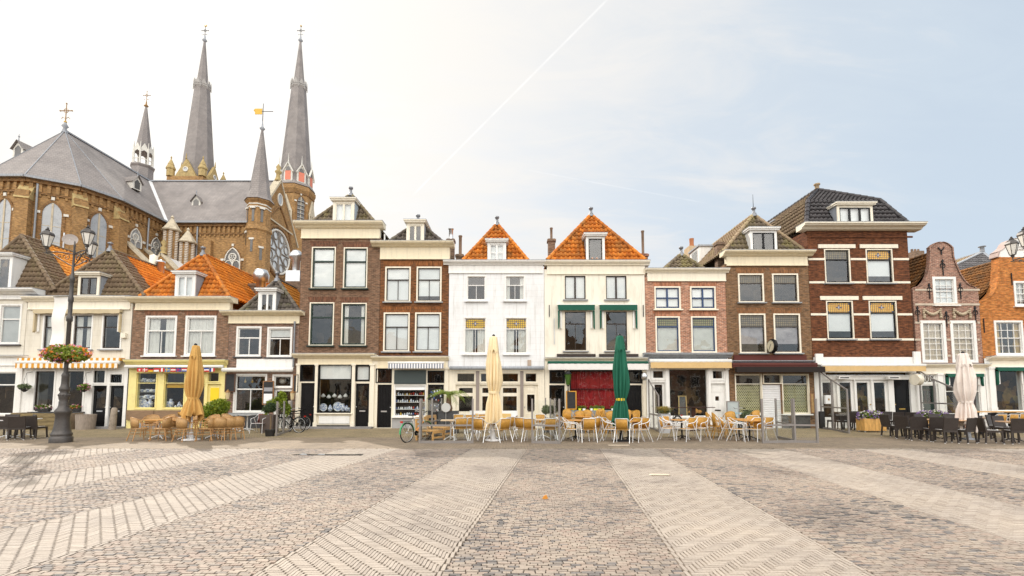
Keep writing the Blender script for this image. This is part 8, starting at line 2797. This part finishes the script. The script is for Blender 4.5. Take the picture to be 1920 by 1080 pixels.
# bunting of little flags under the yellow shop's awning
t = thing('flag_bunting', 'row of small national flags hung under the yellow shop awning', 'bunting', (X(340, 694), D - .36, Z(694)))
fl_ = {'R': (.55, .02, .03), 'W': (.75, .75, .75), 'B': (.02, .05, .30), 'Y': (.75, .50, .02), 'K': (.02, .02, .02), 'G': (.03, .28, .08), 'L': (.05, .18, .45)}
FM = {k_: plain('flag_' + {'R': 'red', 'W': 'white', 'B': 'blue', 'Y': 'yellow', 'K': 'black', 'G': 'green', 'L': 'pale_blue'}[k_], c_, .8, var=.05) for k_, c_ in fl_.items()}
FL = ['+RW', 'nRW', 'hKRY', 'hRW', 'vRWR', 'nLY', 'hRWR', 'nBR', 'hRWB', 'vGWR', 'hWRB', 'nRB', 'hBWR', 'vBWR']
for i, s_ in enumerate(FL):
    u0 = 268 + i * 10.3; x0, x1 = X(u0, 694), X(u0 + 9.2, 694); z1, z0 = Z(691), Z(697.5); Y = D - .365
    mb = MB(); kd, cl_ = s_[0], s_[1:]
    if kd == 'h':
        for j, c_ in enumerate(cl_): mb.mat(FM[c_]).box(x0, Y, z1 - (z1 - z0) * (j + 1) / len(cl_), x1, Y + .006, z1 - (z1 - z0) * j / len(cl_))
    elif kd == 'v':
        for j, c_ in enumerate(cl_): mb.mat(FM[c_]).box(x0 + (x1 - x0) * j / 3, Y, z0, x0 + (x1 - x0) * (j + 1) / 3, Y + .006, z1)
    else:
        mb.mat(FM[cl_[0]]).box(x0, Y, z0, x1, Y + .006, z1)
        xc = (x0 + x1) / 2 if kd == '+' else x0 + (x1 - x0) * .36
        zc = (z0 + z1) / 2
        if kd == '+': mb.mat(FM[cl_[1]]).box(xc - .05, Y - .003, zc - .018, xc + .05, Y - .001, zc + .018).box(xc - .018, Y - .005, zc - .05, xc + .018, Y - .0035, zc + .05)
        else: mb.mat(FM[cl_[1]]).box(x0, Y - .003, zc - .016, x1, Y - .001, zc + .016).box(xc - .016, Y - .005, z0, xc + .016, Y - .0035, z1)
    mb.build('flag', t)
mb = MB().mat(IRON).path([(X(262 + i * 15.5, 691), D - .362, Z(690.6) + .012 * math.sin(i)) for i in range(11)], .008, 5); mb.build('cord', t)
# small things in other windows
p = P(1273, 779, D + .3); t = thing('mirror', 'tall gilt framed mirror leaning inside the big white framed window', 'mirror', tuple(p))
MB().mat(plain('old_gilt', (.45, .33, .14), .4, .4)).bar(p, p + Vector((.05, .1, 1.0)), .05, .04, (0, 1, 0)).bar(p + Vector((.42, 0, 0)), p + Vector((.42, .1, 1.0)), .05, .04, (0, 1, 0)).bar(p + Vector((0, .1, 1.0)), p + Vector((.45, .1, 1.0)), .05, .04, (0, 1, 0)).build('frame', t)
MB().mat(plain('mirror_glass', (.10, .10, .10), .1)).add([p + Vector((.04, .02, .02)), p + Vector((.40, .02, .02)), p + Vector((.40, .11, .97)), p + Vector((.05, .11, .97))], [(0, 1, 2, 3)]).build('glass', t)
for i, (u, r_) in enumerate(((1302, .19), (1311, .13), (1294, .10))):
    p = P(u, 775, D + .35)
    o = MB().mat(plain('pumpkin_skin', (.50, .24, .05), .5)).lathe([(r_ * .5, 0), (r_, r_ * .4), (r_, r_ * .9), (r_ * .5, r_ * 1.35), (.02, r_ * 1.25)], (0, 0, 0), 24, mod=lambda a, z: 1 + .07 * math.sin(9 * a)).build('pumpkin'); o.location = p
    tag(o, ('largest', 'second largest', 'smallest')[i] + ' ochre pumpkin on the floor of the big white framed window', 'pumpkin')
p = P(530, 714, D + .5); o = MB().mat(plain('paper_lantern', (.78, .76, .70), .8)).lathe([(.06, -.16), (.15, -.10), (.17, 0), (.15, .10), (.06, .16)], (0, 0, 0), 14).build('paper_lantern'); o.location = p; tag(o, 'round white paper lantern glimpsed above the white cafe door', 'lantern')
for i, u in enumerate((460, 473)):
    p = P(u, 716, D + .5); o = MB().mat(plain('amber_bulb', (.75, .50, .15), .2)).lathe([(.02, .16), (.03, .10), (.06, .02), (.05, -.04), (.01, -.06)], (0, 0, 0), 10).tube((0, 0, .15), (0, 0, .45), .006).build('hanging_bulb'); o.location = p
    tag(o, ('left', 'right')[i] + ' hanging amber bulb inside the low brick house window', 'light bulb')
p = P(1554, 749, D - .25); t = thing('wall_box', 'white square menu box with small brown emblem by the cream doors', 'menu box', tuple(p))
MB().mat(WHITEM).box(p.x - .17, p.y, p.z - .22, p.x + .17, p.y + .12, p.z + .22).build('case', t); MB().mat(plain('brown_emblem', (.35, .20, .07), .6)).box(p.x - .04, p.y - .004, p.z - .05, p.x + .04, p.y - .001, p.z + .05).build('emblem', t)
p = P(1541, 790, D - .3); o = MB().mat(POT).box(-.12, -.06, -.55, .12, .06, .5).build('standing_speaker'); 
o.location = p; o.name = 'dark_column'; tag(o, 'narrow black standing column beside the sloping glass screen', 'column')
# small cable and camera pieces
p = P(1656, 684, D - .3)
for q in USEDP:
    if '_used' in q: del q['_used']
for q in USEDQ:
    if '_u' in q: del q['_u']

# ------------------------------------------------------------------ houses across the square: what the windows mirror
random.seed(12)
x = -46.0
mats_ = [B_H10, B_H5, WALLO, B_H9, B_H3, WALLC, B_H13, B_H6]
i = 0
while x < 46:
    wd = random.uniform(5.5, 8.5); hh = random.uniform(7.5, 10.5); rf = random.uniform(2.6, 4.0); Yo = -34.0
    t = thing('gabled_house', ORD[i] + ' gabled house across the square, known only from its mirror image in the windows', 'house', (x + wd / 2, Yo, 0), group='houses across the square')
    m_ = mats_[i % 8]
    MB().mat(m_).prism([(x, 0), (x + wd, 0), (x + wd, hh), (x + wd * .72, hh + rf * .45), (x + wd * .60, hh + rf), (x + wd * .40, hh + rf), (x + wd * .28, hh + rf * .45), (x, hh)], Yo - 8, Yo).build('wall', t)
    for fl in range(3):
        for k in range(3):
            cx = x + wd * (k + .5) / 3; z0 = .5 + fl * 3.0; h_ = 2.0 if fl else 2.4
            if z0 + h_ > hh - .3: continue
            w_o = MB().mat(WHITE).box(cx - .62, Yo + .001, z0, cx + .62, Yo + .06, z0 + h_).build('window', t)
            MB().mat(BLACKP).box(cx - .50, Yo + .061, z0 + .12, cx - .03, Yo + .07, z0 + h_ - .12).box(cx + .03, Yo + .061, z0 + .12, cx + .50, Yo + .07, z0 + h_ - .12).build('pane', w_o)
    x += wd + .05; i += 1
SKY_STR, BASE_CLOUD, BACK_FILL, SUN_STR, EXPO, GLOW = .15, .76, 3.1, 3.6, 0.2, .17
HAZE = 0
if HAZE:
    m, t, b = nt('haze_air'); t.nodes.remove(b)
    v = N(t, 'ShaderNodeVolumePrincipled'); v.inputs['Color'].default_value = (1.0, .88, .68, 1); v.inputs['Density'].default_value = HAZE; v.inputs['Anisotropy'].default_value = .7
    L(t, v.outputs[0], t.nodes['Material Output'].inputs['Volume'])
    MB().mat(m).box(-130, -30, -1.3, 130, 130, 75).build('haze', kind='stuff')
# ------------------------------------------------------------------ light
w = bpy.data.worlds.new('World'); sc.world = w; w.use_nodes = True
t = w.node_tree; bg = t.nodes['Background']
sky = N(t, 'ShaderNodeTexSky', sky_type='NISHITA', sun_disc=False, sun_elevation=SUN_EL, sun_rotation=SUN_AZ, air_density=1.0, dust_density=1.6, ozone_density=1.2)
tc = N(t, 'ShaderNodeTexCoord')
dv = tc.outputs['Generated']
sp = N(t, 'ShaderNodeSeparateXYZ'); L(t, dv, sp.inputs[0])
# thin streaky high cloud: noise on the plane of the cloud deck
zz = math_(t, 'ADD', math_(t, 'MAXIMUM', sp.outputs[2], 0.0), .22)
cb = N(t, 'ShaderNodeCombineXYZ')
L(t, math_(t, 'DIVIDE', sp.outputs[0], zz), cb.inputs[0]); L(t, math_(t, 'DIVIDE', sp.outputs[1], zz), cb.inputs[1])
mp = N(t, 'ShaderNodeMapping'); mp.inputs['Rotation'].default_value = (0, 0, rad(25)); mp.inputs['Scale'].default_value = (.55, 1.5, 1); L(t, cb.outputs[0], mp.inputs[0])
n1 = N(t, 'ShaderNodeTexNoise', i_Scale=1.0, i_Detail=8.0, i_Roughness=.58, i_Distortion=.5); L(t, mp.outputs[0], n1.inputs['Vector'])
n2 = N(t, 'ShaderNodeTexNoise', i_Scale=4.5, i_Detail=6.0, i_Roughness=.6, i_Distortion=1.2); L(t, mp.outputs[0], n2.inputs['Vector'])
cov = math_(t, 'ADD', math_(t, 'MULTIPLY', n1.outputs[0], .72), math_(t, 'MULTIPLY', n2.outputs[0], .28))
# the veil is thicker towards the sun, thinner to the right
sd = N(t, 'ShaderNodeVectorMath', operation='DOT_PRODUCT'); L(t, dv, sd.inputs[0]); sd.inputs[1].default_value = tuple(SUND)
near = math_(t, 'MAXIMUM', sd.outputs['Value'], 0.0)
cov = math_(t, 'ADD', cov, math_(t, 'MULTIPLY', math_(t, 'SUBTRACT', near, .68), .40))
cf = ramp(t, cov, [(.34, (.80, .80, .80)), (.60, (.97, .97, .97))])
# cloud light: bright forward scatter round the sun, plus brightness added behind the camera to fill shaded facades
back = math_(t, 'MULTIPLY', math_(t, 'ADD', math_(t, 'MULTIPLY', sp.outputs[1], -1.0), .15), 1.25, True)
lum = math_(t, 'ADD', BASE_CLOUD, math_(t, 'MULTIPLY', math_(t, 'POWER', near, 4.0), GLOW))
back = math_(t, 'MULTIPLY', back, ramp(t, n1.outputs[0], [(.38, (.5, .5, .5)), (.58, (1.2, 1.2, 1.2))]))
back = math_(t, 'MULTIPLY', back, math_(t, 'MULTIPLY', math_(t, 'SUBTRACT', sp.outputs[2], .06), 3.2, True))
lum = math_(t, 'ADD', lum, math_(t, 'MULTIPLY', back, BACK_FILL))
thin = ramp(t, cov, [(.43, (.79, .90, 1.0)), (.57, (1.0, 1.0, 1.0))])
cc = mixc(t, math_(t, 'MULTIPLY', math_(t, 'POWER', near, 3.0), 1.3, True), thin, (1.0, .97, .915, 1))
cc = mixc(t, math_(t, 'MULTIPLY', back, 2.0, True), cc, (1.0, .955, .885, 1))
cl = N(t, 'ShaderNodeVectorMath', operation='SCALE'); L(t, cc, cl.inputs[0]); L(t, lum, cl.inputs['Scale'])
sk = N(t, 'ShaderNodeVectorMath', operation='SCALE'); L(t, sky.outputs[0], sk.inputs[0]); sk.inputs['Scale'].default_value = SKY_STR
mixed = mixc(t, cf, sk.outputs[0], cl.outputs[0])
# two vapour trails
def trail(u0, v0, u1, v1, wd, amt, prev):
    a = (P(u0, v0, 1) - Vector((0, 0, EYE))).normalized(); b = (P(u1, v1, 1) - Vector((0, 0, EYE))).normalized()
    n = a.cross(b).normalized(); m = (a + b).normalized(); lim = a.dot(m)
    d1 = N(t, 'ShaderNodeVectorMath', operation='DOT_PRODUCT'); L(t, dv, d1.inputs[0]); d1.inputs[1].default_value = tuple(n)
    d2 = N(t, 'ShaderNodeVectorMath', operation='DOT_PRODUCT'); L(t, dv, d2.inputs[0]); d2.inputs[1].default_value = tuple(m)
    n3 = N(t, 'ShaderNodeTexNoise', i_Scale=40.0, i_Detail=3.0); L(t, dv, n3.inputs['Vector'])
    k = math_(t, 'SUBTRACT', 1.0, math_(t, 'DIVIDE', math_(t, 'ABSOLUTE', d1.outputs['Value']), wd), True)
    e = math_(t, 'MULTIPLY', math_(t, 'SUBTRACT', d2.outputs['Value'], lim), 200.0, True)
    k = math_(t, 'MULTIPLY', math_(t, 'MULTIPLY', k, e), math_(t, 'ADD', math_(t, 'MULTIPLY', n3.outputs[0], 1.4), -.1, True))
    return mixc(t, math_(t, 'MULTIPLY', k, amt, True), prev, (1.08, 1.07, 1.05, 1))
mixed = trail(1150, -12, 770, 370, .0026, .5, mixed)
mixed = trail(985, 318, 1330, 382, .002, .2, mixed)
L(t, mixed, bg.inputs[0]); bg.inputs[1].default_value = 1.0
l = bpy.data.lights.new('sun', 'SUN'); l.energy = SUN_STR; l.angle = rad(.6); l.color = (1.0, .92, .82)
lo = bpy.data.objects.new('sun', l); COL.objects.link(lo)
lo.rotation_euler = SUND.to_track_quat('Z', 'Y').to_euler()
sc.view_settings.view_transform = 'Standard'; sc.view_settings.look = 'None'
sc.view_settings.exposure = EXPO; sc.view_settings.gamma = 1
sc.cycles.max_bounces = 8; sc.cycles.transparent_max_bounces = 24; sc.cycles.caustics_reflective = False; sc.cycles.caustics_refractive = False
sc.cycles.use_denoising = True
